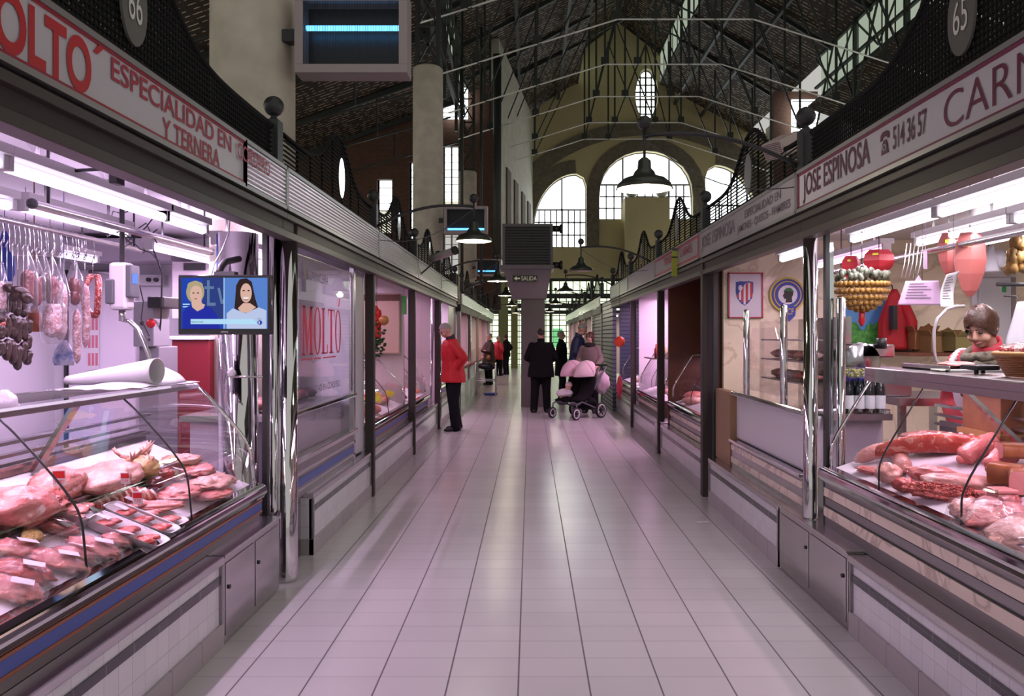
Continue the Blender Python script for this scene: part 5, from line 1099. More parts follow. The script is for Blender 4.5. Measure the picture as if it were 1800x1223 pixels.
t = thing('cabinet', 'dark red cabinet with white top under the television', 'cabinet', (P(333, 650, 6.4).x, 6.4, 0.15)); a, b = P(302, 597, 6.2), P(368, 597, 6.2); MB().box(a.x, b.x, 6.2, 6.7, 0.15, a.z).build('body', mat('dark_red_laminate', (0.17, 0.012, 0.02), 0.35), t, bevel=0.006); MB().box(a.x-0.01, b.x+0.01, 6.18, 6.72, a.z, a.z+0.03).build('top', WHITEP, t, bevel=0.004)
t = thing('wall_cabinet', 'white wall cabinet with a dark vent above the television', 'cabinet', P(334, 585, 7.0)); a, b = P(302, 460, 6.9), P(368, 560, 6.9); MB().box(a.x, b.x, 6.9, 7.42, b.z, a.z).build('body', mat('cabinet_pink_white', (0.62, 0.54, 0.60), 0.4), t, bevel=0.006); c = P(343, 468, 6.89); MB().box(c.x-0.10, c.x+0.09, 6.88, 6.9, c.z-0.035, c.z+0.03).build('vent', DARKM, t)
c0, c1 = P(105, 418, 7.0), P(300, 458, 7.0); tag(MB().box(c0.x, c1.x, 7.0, 7.42, c1.z, c0.z).build('wall_duct', mat('duct_lilac_grey', (0.36, 0.33, 0.38), 0.5), bevel=0.01), 'long grey duct box high on the rear wall of the left stall', 'duct')
t = thing('cold_room_door', 'white cold room door with steel handle on the rear wall of the left stall', 'door', (P(180, 700, 7.4).x, 7.4, 0.15)); a, b = P(122, 475, 7.4), P(240, 475, 7.4); MB().box(a.x, b.x, 7.38, 7.43, 0.2, a.z).build('leaf', mat('cold_door_white', (0.70, 0.64, 0.72), 0.3), t, bevel=0.01); MB().box(a.x-0.03, a.x-0.005, 7.36, 7.43, 0.2, a.z).build('seal', DARKM, t)
a, b = P(160, 478, 7.36), P(210, 480, 7.36); MB().cyl((a.x, 7.33, a.z), (b.x, 7.33, b.z), 0.018, n=10).build('handle', STEEL, t)
c = P(165, 602, 7.37); t = thing('wall_poster', 'pale poster with rows of pink sausages on the rear left wall', 'poster', (c.x, 7.37, c.z-0.25)); MB().box(c.x-0.06, c.x+0.05, 7.365, 7.372, c.z-0.26, c.z+0.26).build('sheet', PAPER, t); m = MB()
for i in range(9): m.box(c.x-0.05+(i % 3)*0.035, c.x-0.03+(i % 3)*0.035, 7.36, 7.366, c.z-0.22+(i//3)*0.17, c.z-0.10+(i//3)*0.17)
m.build('print', mat('poster_pink', (0.55, 0.16, 0.22), 0.6), t)
# paper cone on the glass top
A = P(192, 672, 4.0); z0 = 1.286; t = thing('paper_stack', 'loose white wrapping paper lying on the left case top', 'paper', (-2.15, 4.0, z0)); m = MB()
def pf(u, v):
    x = -2.30+0.34*u+0.05*v; y = 3.72+0.62*v-0.06*u; return Vector((x, y, z0+0.012+0.10*max(0, v-0.15)*(1-abs(2*u-1)**2)+0.010*noise.noise(Vector((u*5, v*5, 2)))))
m.sheet(pf, 22, 22); m.build('top_sheet', PAPER, t, solid=0.003); m = MB()
m.sheet(lambda u, v: Vector((-2.32+0.40*u, 3.75+0.62*v+0.1*u, z0+0.004+0.006*noise.noise(Vector((u*4, v*4, 7))))), 16, 16); m.build('lower_sheet', PAPER, t, solid=0.003)
m = MB(); R = []
for i in range(12):
    u = i/11; r = 0.022+0.045*u; R.append([Vector((-2.36+0.42*u, 3.92+0.08*u, z0+0.02+r))+Vector((0, math.cos(a)*r*1.3, math.sin(a)*r)) for a in [k*math.pi/9 for k in range(18)]])
m.rings(R, True, False); m.build('rolled_sheet', PAPER, t, solid=0.002)
# television
d = 4.32; c0 = P(313, 483, d); c1 = P(476, 588, d); X0, X1, Z1, Z0 = c0.x, c1.x, c0.z, c1.z; W = X1-X0; Hh = Z1-Z0
TV = thing('television', 'black flat television showing two women on a blue news screen', 'television', ((X0+X1)/2, d, Z0))
MB().box(X0, X1, d, d+0.045, Z0, Z1).build('casing', mat('gloss_black', (0.012, 0.012, 0.014), 0.12), TV, bevel=0.005)
sx0, sx1, sz0, sz1 = X0+0.018, X1-0.018, Z0+0.033, Z1-0.016; SW, SH = sx1-sx0, sz1-sz0
cols = [(0.018, 0.06, 0.42), (0.10, 0.22, 0.60), (0.03, 0.05, 0.22), (0.12, 0.20, 0.36), (0.70, 0.44, 0.36), (0.42, 0.36, 0.22), (0.035, 0.02, 0.02), (0.02, 0.03, 0.36), (0.48, 0.56, 0.80), (0.45, 0.72, 0.92), (0.8, 0.8, 0.82), (0.03, 0.03, 0.04), (0.35, 0.08, 0.08), (0.55, 0.85, 1.0)]
mats_tv = [emis('screen_colour_%d' % i, c_, 1.0) for i, c_ in enumerate(cols)]
m = MB(); lay = [0]
def poly(pts, mi):
    lay[0] += 1; y = d-0.0006-0.00025*lay[0]; m.add([(sx0+u*SW, y, sz0+v*SH) for u, v in pts], [tuple(range(len(pts)))], False, mi)
def el(cx, cy, rx, ry, mi, a0=0, a1=2*math.pi): poly([(cx+rx*math.cos(a0+(a1-a0)*i/24), cy+ry*math.sin(a0+(a1-a0)*i/24)) for i in range(25 if a1-a0 < 6 else 24)], mi)
poly([(0, 0), (0.5, 0), (0.5, 1), (0, 1)], 0); poly([(0.5, 0), (1, 0), (1, 1), (0.5, 1)], 1); poly([(0.26, 0.2), (0.5, 0.2), (0.5, 1), (0.24, 1)], 2)
poly([(0.30, 0.45), (0.33, 0.45), (0.33, 0.95), (0.30, 0.95)], 3); poly([(0.27, 0.78), (0.38, 0.78), (0.38, 0.83), (0.27, 0.83)], 3); poly([(0.30, 0.45), (0.40, 0.45), (0.40, 0.51), (0.30, 0.51)], 3); poly([(0.42, 0.8), (0.45, 0.8), (0.48, 0.55), (0.5, 0.62), (0.5, 0.5), (0.46, 0.48)], 3)
poly([(0.55, 0.6), (0.7, 0.9), (0.9, 0.95), (1, 0.7), (1, 0.4), (0.6, 0.4)], 3) if False else None
poly([(0.02, 0.42), (0.12, 0.42), (0.12, 0.44), (0.02, 0.44)], 13); poly([(0.02, 0.47), (0.10, 0.47), (0.10, 0.49), (0.02, 0.49)], 13)
el(0.165, 0.72, 0.105, 0.22, 5); poly([(0.02, 0), (0.02, 0.30), (0.06, 0.42), (0.14, 0.47), (0.26, 0.47), (0.36, 0.40), (0.42, 0.25), (0.45, 0)], 7); poly([(0.12, 0.5), (0.13, 0.42), (0.19, 0.34), (0.26, 0.40), (0.28, 0.47), (0.24, 0.5), (0.235, 0.6), (0.14, 0.6)], 4); el(0.175, 0.68, 0.072, 0.17, 4); el(0.165, 0.85, 0.09, 0.08, 5, 0.0, 3.3)
for ex in (0.145, 0.198): el(ex, 0.70, 0.013, 0.012, 6)
el(0.172, 0.585, 0.02, 0.010, 12)
poly([(0.62, 0.40), (0.64, 0.85), (0.68, 0.97), (0.76, 0.99), (0.82, 0.92), (0.86, 0.6), (0.90, 0.38), (0.80, 0.36), (0.66, 0.36)], 6); poly([(0.53, 0), (0.53, 0.30), (0.60, 0.40), (0.75, 0.30), (0.90, 0.42), (0.99, 0.36), (0.99, 0)], 8); poly([(0.66, 0.40), (0.72, 0.5), (0.80, 0.5), (0.87, 0.42), (0.78, 0.31), (0.70, 0.32)], 4); el(0.755, 0.70, 0.066, 0.19, 4)
for ex in (0.728, 0.785): el(ex, 0.745, 0.014, 0.012, 6)
poly([(0.72, 0.62), (0.79, 0.62), (0.775, 0.575), (0.735, 0.575)], 10); el(0.755, 0.565, 0.03, 0.008, 12)
poly([(0.497, 0), (0.505, 0), (0.505, 1), (0.497, 1)], 13); poly([(0.115, 0.09), (0.90, 0.09), (0.84, 0.19), (0.115, 0.19)], 9); el(0.915, 0.12, 0.028, 0.045, 0)
m.build('screen', mats_tv, TV); l = MB(); text_on(l, 'SERGIO ALVARO', (sx0+SW*0.13, d-0.016, sz0+SH*0.115), (1, 0, 0), (0, 0, 1), SW*0.14, SH*0.035); text_on(l, '1', (sx0+SW*0.908, d-0.016, sz0+SH*0.09), (1, 0, 0), (0, 0, 1), SW*0.012, SH*0.055, 1); text_on(l, 'TVE', (sx0+SW*0.89, d-0.016, sz0+SH*0.175), (1, 0, 0), (0, 0, 1), SW*0.05, SH*0.025); l.build('caption', [mats_tv[11], mats_tv[10]], TV)
l = MB(); text_on(l, 'SAMSUNG', ((X0+X1)/2-0.02, d-0.002, Z0+0.012), (1, 0, 0), (0, 0, 1), 0.04, 0.007); l.build('logo', mat('logo_silver', (0.6, 0.6, 0.6), 0.3, 0.5), TV)
m = MB(); m.tube([P(385, 480, 4.38), P(388, 470, 4.42), P(396, 460, 4.55), P(420, 455, 4.72)], 0.02, 10); m.box(*(P(376, 484, 4.36).x, P(412, 484, 4.36).x), 4.36, 4.42, P(376, 500, 4.4).z, P(376, 478, 4.4).z); m.build('bracket', DARKM, TV)
MB().tube([P(372, 483, 4.37), P(376, 465, 4.4), P(390, 440, 4.45), P(402, 410, 4.5), P(404, 385, 4.5)], 0.005, 6).build('cable', OFFW, TV)
t = thing('door_bar', 'short horizontal steel bar across the column under the television', 'rail', P(436, 662, 4.55)); a, b = P(408, 662, 4.55), P(462, 662, 4.6); MB().cyl(a, b, 0.007, n=10).build('bar', STEEL, t); MB().blob(P(407, 655, 4.55), (0.022, 0.02, 0.03), 3, 0.4, 3).build('knotted_cloth', PAPER, t)
c = P(383, 450, 4.9); tag(MB().box(c.x-0.03, c.x+0.02, 4.95, 5.0, c.z-0.15, c.z+0.15).build('blue_sign', BLUE), 'narrow blue panel above the television', 'panel')
m = MB()
for k in range(7):
    rnd = random.Random(k); pts = [P(170+rnd.random()*50, 395+rnd.random()*20, 4.7)]
    for j in range(5): pts.append(pts[-1]+Vector((0.07*rnd.uniform(0.2, 1), 0.03*rnd.uniform(-1, 1), 0.08*rnd.uniform(-1, 0.8))))
    m.tube(pts, 0.004, 5)
tag(m.build('loose_cables', BLACKM), 'tangle of black cables above the hanging scale', 'cables')
m = MB(); m.tube([P(222, 470, 4.7), P(245, 500, 4.8), P(252, 530, 5.0), P(248, 560, 5.2), P(262, 590, 5.5)], 0.004, 5).tube([P(270, 440, 5.0), P(285, 480, 5.2), P(283, 560, 5.6), P(275, 640, 5.8)], 0.006, 6); tag(m.build('hanging_cable', BLACKM), 'black power cable falling beside the grey machine', 'cable')
softbag('crumpled white bag at the left picture edge beside the case', 8, 702, 46, 34, 3.42, WBAG, 8)
# dried string bulbs (funnel lamp sockets) on the ceiling
for i, (px, py) in enumerate([(98, 268), (240, 335), (356, 378)]):
    dd = [3.3, 3.7, 4.3][i]; x = -2.35; z = 2.5; t = thing('ceiling_funnel', 'clear plastic funnel on the left stall ceiling, %s' % ('nearest', 'middle one', 'farthest')[i], 'ceiling fitting', (x, dd, 2.38)); MB().lathe((x, dd, 2.38), [(0.012, 0), (0.02, 0.03), (0.06, 0.09), (0.075, 0.12)], 18).build('cone', PLASTIC, t); MB().ell((x, dd, 2.375), 0.014, 10, 8).build('tip', DARKM, t)
t = thing('shutter_bracket', 'dark hanging bracket under the left header', 'bracket', P(205, 330, 3.3)); c = P(205, 300, 3.3); MB().box(c.x-0.02, c.x+0.02, 3.27, 3.33, c.z-0.06, c.z+0.07).build('body', DARKM, t, bevel=0.006); MB().tube([(c.x-0.02, 3.3, c.z+0.01), (c.x-0.18, 3.3, c.z-0.0)], 0.008, 6).build('arm', DARKM, t)
# ---------------------------------------------------------------- left window stall
t = thing('shop_window', 'tall glass window lettered MOLTO in red serif letters on the left', 'window', (-1.60, 6.05, 0.44)); XW = -1.60
MB().box(XW-0.003, XW+0.003, 5.12, 6.92, 1.05, 2.13).build('upper_pane', WINDG, t); MB().box(XW-0.003, XW+0.003, 5.12, 6.92, 0.72, 1.02).build('lower_pane', WINDG, t)
m = MB()
m.tube([(XW, 5.14, 1.07), (XW, 5.14, 2.12), (XW, 6.84, 2.12), (XW, 6.90, 2.06), (XW, 6.90, 1.07)], 0.008, 8)
m.build('glass_edge', STEEL, t); f = MB(); f.box(XW-0.03, XW+0.035, 5.08, 6.95, 1.015, 1.05).box(XW-0.03, XW+0.045, 5.08, 6.95, 0.69, 0.73).build('rail', CHROME, t, bevel=0.008); MB().box(XW-0.025, XW+0.02, 5.06, 5.12, 0.44, 2.18).box(XW-0.025, XW+0.02, 6.90, 6.96, 0.44, 2.18).build('stile', STEEL, t, bevel=0.004)
MB().box(XW-0.02, XW+0.01, 5.08, 6.95, 0.44, 0.70).build('base_panel', DSTEEL, t); MB().box(XW+0.008, XW+0.018, 5.08, 6.95, 0.52, 0.575).build('blue_stripe', BLUES, t); MB().box(XW+0.008, XW+0.02, 5.08, 6.95, 0.60, 0.62).box(XW+0.008, XW+0.02, 5.08, 6.95, 0.49, 0.505).build('trim_strip', STEEL, t)
SERR = mat('serif_red', (0.62, 0.03, 0.08), 0.5); l = MB()
def serif(l, ch, y0, y1, z0, z1, X):
    w_ = y1-y0; h = z1-z0; s1 = w_*0.20; s2 = w_*0.08
    def b(ya, yb, za, zb): l.box(X, X+0.003, y0+ya*w_, y0+yb*w_, z0+za*h, z0+zb*h)
    def q(p): l.prism([(y0+a*w_, z0+c*h) for a, c in p], 'X', X, X+0.003)
    if ch == 'M': b(0.08, 0.16, 0, 1); b(0.74, 0.92, 0, 1); q([(0.08, 1), (0.28, 1), (0.52, 0.2), (0.46, 0)]); q([(0.86, 1), (0.72, 1), (0.46, 0), (0.52, 0.2)]); b(0, 0.26, 0, 0.03); b(0.66, 1, 0, 0.03); b(0, 0.25, 0.97, 1); b(0.76, 1, 0.97, 1)
    if ch == 'L': b(0.15, 0.40, 0, 1); b(0, 0.55, 0.97, 1); b(0, 0.95, 0, 0.03); q([(0.9, 0), (1, 0), (1, 0.2), (0.95, 0.2)])
    if ch == 'T': b(0.38, 0.62, 0, 1); b(0.2, 0.8, 0, 0.03); b(0, 1, 0.97, 1); q([(0, 1), (0.05, 1), (0.1, 0.97), (0.02, 0.82)]); q([(1, 1), (0.95, 1), (0.9, 0.97), (0.98, 0.82)])
    if ch == 'O':
        n = 28; o = [(0.5+0.5*math.cos(i*2*math.pi/n), 0.5+0.51*math.sin(i*2*math.pi/n)) for i in range(n)]; i_ = [(0.5+0.27*math.cos(i*2*math.pi/n), 0.5+0.47*math.sin(i*2*math.pi/n)) for i in range(n)]
        vs = [(X+0.003, y0+a*w_, z0+c*h) for a, c in o+i_]; l.add(vs, [(i, (i+1) % n, n+(i+1) % n, n+i) for i in range(n)])
yy = 5.38
for ch, w_ in zip('MOLTO', (0.26, 0.20, 0.17, 0.19, 0.20)):
    serif(l, ch, yy, yy+w_, 1.42, 1.77, XW+0.005); yy += w_+0.018
l.prism([(yy-0.10, 1.80), (yy-0.08, 1.80), (yy-0.045, 1.87), (yy-0.07, 1.87)], 'X', XW+0.005, XW+0.008)
l.box(XW+0.005, XW+0.007, 5.37, 5.62, 1.385, 1.395).box(XW+0.005, XW+0.007, 5.68, 5.85, 1.385, 1.395).box(XW+0.005, XW+0.007, 5.92, 6.30, 1.385, 1.395); l.build('lettering', SERR, t)
l = MB(); text_on(l, 'CARNICERIA', (XW+0.005, 5.55, 1.96), (0, 1, 0), (0, 0, 1), 0.52, 0.07); text_on(l, 'ESPECIALIDAD EN CORDERO', (XW+0.005, 5.35, 1.14), (0, 1, 0), (0, 0, 1), 1.1, 0.05); l.build('small_lettering', mat('dark_film_letter', (0.10, 0.07, 0.12), 0.5), t)
l = MB(); l.ell((XW+0.006, 5.42, 2.03), (0.002, 0.05, 0.05), 16, 10).ell((XW+0.006, 5.42, 1.96), (0.002, 0.035, 0.05), 16, 10)
for dy in (-0.04, -0.015, 0.015, 0.04): l.box(XW+0.005, XW+0.007, 5.42+dy-0.006, 5.42+dy+0.006, 1.87, 1.97)
l.build('lamb_emblem', mat('dark_film_letter2', (0.10, 0.07, 0.12), 0.5), t)
tag(MB().box(-2.1, -1.62, 6.98, 7.42, 0.45, 2.16).build('white_cabinet', mat('white_cabinet_m', (0.66, 0.63, 0.68), 0.35), bevel=0.01), 'tall white cabinet between the left window and the dark post', 'cabinet')
t = thing('inner_counter', 'steel counter with dark shelf behind the left window', 'counter', (-2.0, 6, 0.15)); MB().box(-2.3, -1.7, 5.2, 6.9, 0.15, 0.98).build('body', mat('pale_counter', (0.55, 0.48, 0.55), 0.4), t); MB().box(-2.35, -1.68, 5.15, 6.92, 0.98, 1.02).build('top', STEEL, t)
for i in range(6): tag(MB().blob((-1.95, 5.4+i*0.25, 1.07), (0.10, 0.09, 0.045), 90+i, 0.25, 3, 16, 10).build('meat_cut', [PORK, LIVER, DSAUS][i % 3]), 'piece of meat on the counter behind the left window', 'meat', 'meat behind the left window')
# third left stall: hanging peppers, garlic and parsley
t = thing('pepper_string', 'string of red peppers and an onion hanging in the third left stall', 'vegetable string', P(662, 600, 8.6)); m = MB()
for i in range(9): m.blob(P(660+6*math.sin(i*2.1), 545+i*6, 8.6), (0.035, 0.035, 0.05), i, 0.2)
m.build('peppers', mat('pepper_red', (0.60, 0.03, 0.02), 0.25), t); MB().ell(P(675, 563, 8.55), 0.055, 18, 12).build('onion', mat('onion_skin', (0.50, 0.20, 0.06), 0.35), t); m = MB(); rnd = random.Random(5)
for i in range(60): m.blob(P(664+rnd.gauss(0, 5), 598+rnd.gauss(0, 12), 8.6)+Vector((0, rnd.gauss(0, 0.03), 0)), (0.02, 0.018, 0.014), i, 0.5, 2, 8, 6)
m.build('leaves', mat('parsley_green', (0.02, 0.07, 0.015), 0.6), t); MB().cyl(P(662, 540, 8.6), (P(662, 540, 8.6).x, 8.6, 2.5), 0.003, n=6).build('string', DARKM, t)
a, b = P(672, 515, 10.05), P(703, 622, 10.05); t = thing('wall_mirror', 'rounded beige board on the rear wall of the third left stall', 'board', (a.x, 10.05, b.z)); MB().box(a.x-0.25, b.x, 10.03, 10.07, b.z, a.z).build('board', mat('beige_board', (0.58, 0.40, 0.33), 0.5), t, bevel=0.03)
MB().box(a.x-0.25, b.x, 10.02, 10.03, a.z-0.10, a.z-0.02).build('brown_band', WOODB, t)
a = P(707, 530, 9.9); tag(MB().box(a.x-0.025, a.x+0.025, 10.07, 10.10, a.z-0.16, a.z+0.08).build('green_strip', mat('green_tape', (0.04, 0.30, 0.05), 0.5)), 'upright green strip at the edge of the third left stall', 'sign')
# ---------------------------------------------------------------- right stalls
rail(2.62, 2.11, 3.0, 6.6, 'steel rail behind the lamps over the saleswoman', 0.020)
# garlic and egg shaped garland
c = P(1515, 505, 5.0); t = thing('hanging_ornament', 'hanging cluster of golden balls with grey bulbs on top, right stall', 'ornament', (c.x, 5.0, c.z-0.2)); rnd = random.Random(11)
g = MB(); n_ = 0
for r_ in range(6):
    ph = r_/5; rr = 0.165*math.cos(ph*1.35); zz = c.z+0.02-0.17*math.sin(ph*1.35); k = max(3, int(rr*2*math.pi/0.034))
    for i in range(k):
        a = (i+0.5*(r_ % 2))*2*math.pi/k; g.ell((c.x+rr*math.cos(a), 5.0+rr*0.7*math.sin(a), zz), 0.018, 10, 7)
g.build('golden_balls', mat('gold_ball', (0.33, 0.17, 0.035), 0.35), t)['kind'] = 'stuff'
g = MB()
for i in range(70):
    a = rnd.random()*6.28; rr = 0.17*math.sqrt(rnd.random()); g.blob((c.x+rr*math.cos(a), 5.0+rr*0.7*math.sin(a), c.z+0.05+0.045*rnd.random()+0.03*(1-rr/0.17)), (0.018, 0.017, 0.024), i, 0.15, 2, 10, 7)
g.build('grey_bulbs', mat('grey_bulb', (0.15, 0.17, 0.12), 0.5, noise_s=30, col2=(0.07, 0.07, 0.05)), t)['kind'] = 'stuff'
MB().tube([(c.x, 5.0, c.z+0.1), (c.x, 5.0, 2.45)], 0.003, 5).build('string', DARKM, t); MB().blob((c.x+0.0, 5.0, c.z-0.20), (0.02, 0.02, 0.05), 4, 0.3).build('red_tassel', RED, t)
# pink and red ham shaped boxes
def hamlantern(px, py, wpx, hpx, d, label, col, k, rot=0.0):
    c = P(px, py, d); W = wpx*d/FPX/2; Hh = hpx*d/FPX/2; t = thing('ham_shaped_box', label, 'hanging box', (c.x, d, c.z-Hh), 'ham shaped boxes hanging in the right stall')
    m = MB(); prof = [(0.15, -1.0), (0.45, -0.82), (0.85, -0.3), (1.0, 0.15), (0.92, 0.62), (0.60, 1.0)]; R = []
    for r_, z in prof: R.append([(c.x+W*r_*math.cos(a+rot), d+W*0.55*r_*math.sin(a+rot), c.z+Hh*z) for a in [i*math.pi/3 for i in range(6)]])
    m.rings(R, False); m.build('box', mat('card_%s' % k, col, 0.45), t); MB().cyl((c.x, d, c.z+Hh), (c.x, d, 2.48), 0.003, n=6).build('string', DARKM, t)
    MB().obox((c.x-W*0.45, d-W*0.56, c.z+Hh*0.6), (W*0.3, 0.004, Hh*0.16), (0, 0, -0.5)).build('yellow_label', YEL, t); return t
hamlantern(1705, 465, 62, 112, 4.7, 'large dusty pink ham shaped cardboard box right of the long receipt', (0.36, 0.10, 0.09), 1, 0.3); hamlantern(1668, 448, 42, 76, 4.95, 'dusty pink ham shaped box half hidden behind the larger one', (0.32, 0.085, 0.08), 2, 0.1)
hamlantern(1545, 462, 62, 46, 5.4, 'bright red ham shaped box above the golden ball cluster', (0.45, 0.015, 0.03), 3, 0.3); hamlantern(1496, 472, 34, 44, 5.5, 'small bright red box left of the larger red one', (0.45, 0.015, 0.03), 4, 0.0)
# paper notes
def note(label, pts, d, nl, mt=PAPER, cat='paper', curl=0.0):
    c = P(sum(p[0] for p in pts)/4, max(p[1] for p in pts), d); t = thing('paper_note', label, cat, c, 'papers hanging in the right stall'); a, b, e, f = [P(px, py, d) for px, py in pts]
    def fn(u, v): q = a.lerp(b, u).lerp(f.lerp(e, u), v); return q+Vector((0, curl*math.sin(v*math.pi), 0))
    MB().sheet(fn, 4, 12).build('sheet', mt, t, solid=0.001); q_ = a.lerp(b, 0.5); MB().tube([q_, (q_.x, q_.y, 2.48)], 0.0015, 5).build('string', DGREY, t); m = MB()
    for i in range(nl):
        v = 0.12+0.7*i/nl; q0 = fn(0.12, v)-Vector((0, 0.004, 0)); q1 = fn(0.55+0.3*((i*7) % 3)/3, v)-Vector((0, 0.004, 0)); m.bar(q0, q1, 0.002, 0.003)
    m.build('writing', DGREY, t); return t
LILP = mat('lilac_paper', (0.60, 0.40, 0.60), 0.7)
note('wide pale pink paper with rows of writing left of the receipt', [(1592, 494), (1650, 493), (1655, 536), (1578, 536)], 4.5, 6, LILP); note('folded pale paper hanging slantwise at the left of the wide one', [(1600, 505), (1615, 484), (1625, 500), (1577, 532)], 4.55, 0, LILP)
note('long narrow curled receipt hanging in front of the pink ham box', [(1664, 482), (1687, 476), (1677, 541), (1654, 539)], 4.35, 9, PAPER, 'receipt', 0.03)
for i in range(5):
    p = P(1590+i*7, 470, 4.6); m = MB(); m.tube([(p.x+0.015, 4.6, 2.11), (p.x, 4.6, p.z+0.02), (p.x-0.02, 4.6, p.z-0.06)], 0.003, 6); tag(m.build('meat_hook', mat('pink_lit_hook_%d' % i, (0.75, 0.70, 0.72), 0.3, 0.8)), 'pale hook hanging above the wide pink paper', 'hook', 'hooks above the pink paper')
p = P(1627, 455, 4.65); tag(MB().box(p.x-0.01, p.x+0.01, 4.65, 4.655, p.z-0.06, p.z+0.05).box(p.x-0.001, p.x+0.001, 4.65, 4.652, p.z+0.05, 2.48).build('hanging_tag', LILP), 'small upright pink tag right of the hooks', 'tag')
# picture, red coat, cartons, fridge door on the marble wall
a, b = P(1484, 518, 7.36), P(1556, 612, 7.36); t = thing('picture', 'colourful landscape picture of green hills under blue sky', 'picture', (a.x, 7.36, b.z)); MB().box(a.x, b.x, 7.355, 7.38, b.z, a.z).build('sky', mat('picture_blue', (0.10, 0.30, 0.62), 0.5), t); m = MB()
for i in range(7): m.blob((a.x+0.03+i*0.055, 7.353, b.z+0.10+0.05*math.sin(i*1.7)), (0.07, 0.006, 0.10), i, 0.3, 2, 14, 10)
m.build('green_hills', mat('picture_green', (0.03, 0.20, 0.03), 0.6, noise_s=25, col2=(0.10, 0.38, 0.06)), t)
def coat(label, px, pt, pb, wpx, d, mt, k):
    c = P(px, pt, d); e = P(px, pb, d); W = wpx*d/FPX/2; t = thing('hanging_coat', label, 'coat', (c.x, d, e.z)); m = MB(); R = []
    for i in range(16):
        u = i/15; w_ = W*(0.15+0.85*min(1, u*1.9)**0.8); ring = []
        for q in range(24):
            a_ = q*math.pi/12; f_ = 1+0.12*math.sin(a_*5+k)*min(1, u*2); ring.append((c.x+w_*f_*math.cos(a_), d+0.09*f_*math.sin(a_)*(0.4+0.6*u), c.z+(e.z-c.z)*u))
        R.append(ring)
    m.rings(R); m.tube([(c.x+W*0.55, d-0.02, c.z-(c.z-e.z)*0.25), (c.x+W*0.95, d-0.05, c.z-(c.z-e.z)*0.55), (c.x+W*1.0, d-0.03, e.z+0.05)], [0.05, 0.055, 0.05], 12); m.build('cloth', mt, t); MB().tube([(c.x, d+0.02, c.z-0.02), (c.x, d+0.05, c.z+0.04), (c.x, d+0.2, c.z+0.05)], 0.006, 6).build('hook', DARKM, t); return t
ct = coat('red jacket hanging on the marble wall of the right stall', 1572, 508, 614, 52, 7.2, mat('red_jacket_cloth', (0.42, 0.012, 0.02), 0.7), 1); p = P(1572, 560, 7.08); MB().box(p.x-0.03, p.x+0.01, 7.04, 7.12, p.z-0.10, p.z+0.12).build('dark_strap', BLACKM, ct)
for i, (px, py, w_, h_, dd, lb) in enumerate([(1628, 594, 40, 40, 7.0, 'open cardboard box behind the bent steel arm'), (1662, 600, 50, 38, 6.8, 'wide low cardboard box left of the saleswoman'), (1700, 600, 40, 34, 6.6, 'cardboard box behind the saleswoman head')]):
    c = P(px, py, dd); W = w_*dd/FPX/2; Hh = h_*dd/FPX/2; t = thing('cardboard_box', lb, 'box', (c.x, dd, c.z-Hh)); cm = mat('card_box_%d' % i, (0.26-0.05*i, 0.11+0.01*i, 0.04), 0.8)
    MB().box(c.x-W, c.x+W, dd, dd+0.35, c.z-Hh, c.z+Hh*0.5).build('box', cm, t); MB().obox((c.x-W, dd+0.17, c.z+Hh*0.7), (0.004, 0.34, Hh*0.8), (0, -0.5, 0)).obox((c.x+W, dd+0.17, c.z+Hh*0.7), (0.004, 0.34, Hh*0.8), (0, 0.5, 0)).add([(c.x-W, dd, c.z+Hh*0.5), (c.x+W, dd, c.z+Hh*0.5), (c.x, dd-0.05, c.z+Hh*1.3)], [(0, 1, 2)]).build('flap', cm, t, solid=0.004)
t = thing('shelf', 'brown wooden shelf on the marble wall behind the saleswoman', 'shelf', P(1660, 625, 6.8)); a, b = P(1600, 620, 6.6), P(1725, 620, 6.6); MB().box(a.x, b.x, 6.6, 7.4, a.z-0.03, a.z+0.0).build('board', WOODB, t)
t = thing('fridge_door', 'white cold store door with steel edge behind the saleswoman', 'door', (P(1750, 700, 7.3).x, 7.35, 0.12)); a, b = P(1710, 482, 7.35), P(1788, 700, 7.35); MB().box(a.x, b.x, 7.36, 7.40, 0.12, a.z+0.04).build('frame', WHITEP, t); MB().box(a.x+0.05, b.x-0.06, 7.33, 7.37, 0.14, a.z-0.03).build('leaf', mat('door_grey_white', (0.58, 0.60, 0.63), 0.3), t, bevel=0.01); MB().box(b.x-0.07, b.x-0.03, 7.32, 7.37, 0.14, a.z-0.03).build('edge', DSTEEL, t); c = P(1766, 508, 7.32); MB().box(c.x-0.02, c.x+0.02, 7.325, 7.33, c.z-0.03, c.z+0.03).build('green_sticker', mat('sticker_green', (0.05, 0.35, 0.10), 0.5), t)
coat('white apron hanging behind the pink ham boxes', 1742, 432, 478, 26, 6.6, mat('white_apron', (0.66, 0.66, 0.72), 0.7), 3); coat('white coat hanging at the right picture edge', 1795, 530, 660, 50, 5.6, mat('white_coat', (0.66, 0.66, 0.72), 0.7), 4)
t = thing('dried_bunch', 'yellow brown dried bunch at the upper right picture edge', 'ornament', P(1792, 478, 5.6)); m = MB(); rnd = random.Random(2)
for i in range(26): m.blob(P(1792+rnd.gauss(0, 6), 445+rnd.uniform(-30, 30), 5.6)+Vector((0, rnd.gauss(0, 0.03), 0)), (0.03, 0.03, 0.045), i, 0.3, 2, 12, 8)
m.build('bunch', mat('ochre_dry', (0.30, 0.17, 0.04), 0.6, noise_s=14, col2=(0.16, 0.10, 0.03)), t)
c = P(1790, 500, 5.4); tag(MB().cyl((c.x-0.15, 5.4, c.z), (c.x+0.35, 5.4, c.z), 0.014, n=10).build('coat_rail', DARKM), 'dark horizontal bar left of the white coat, right picture edge', 'rail')
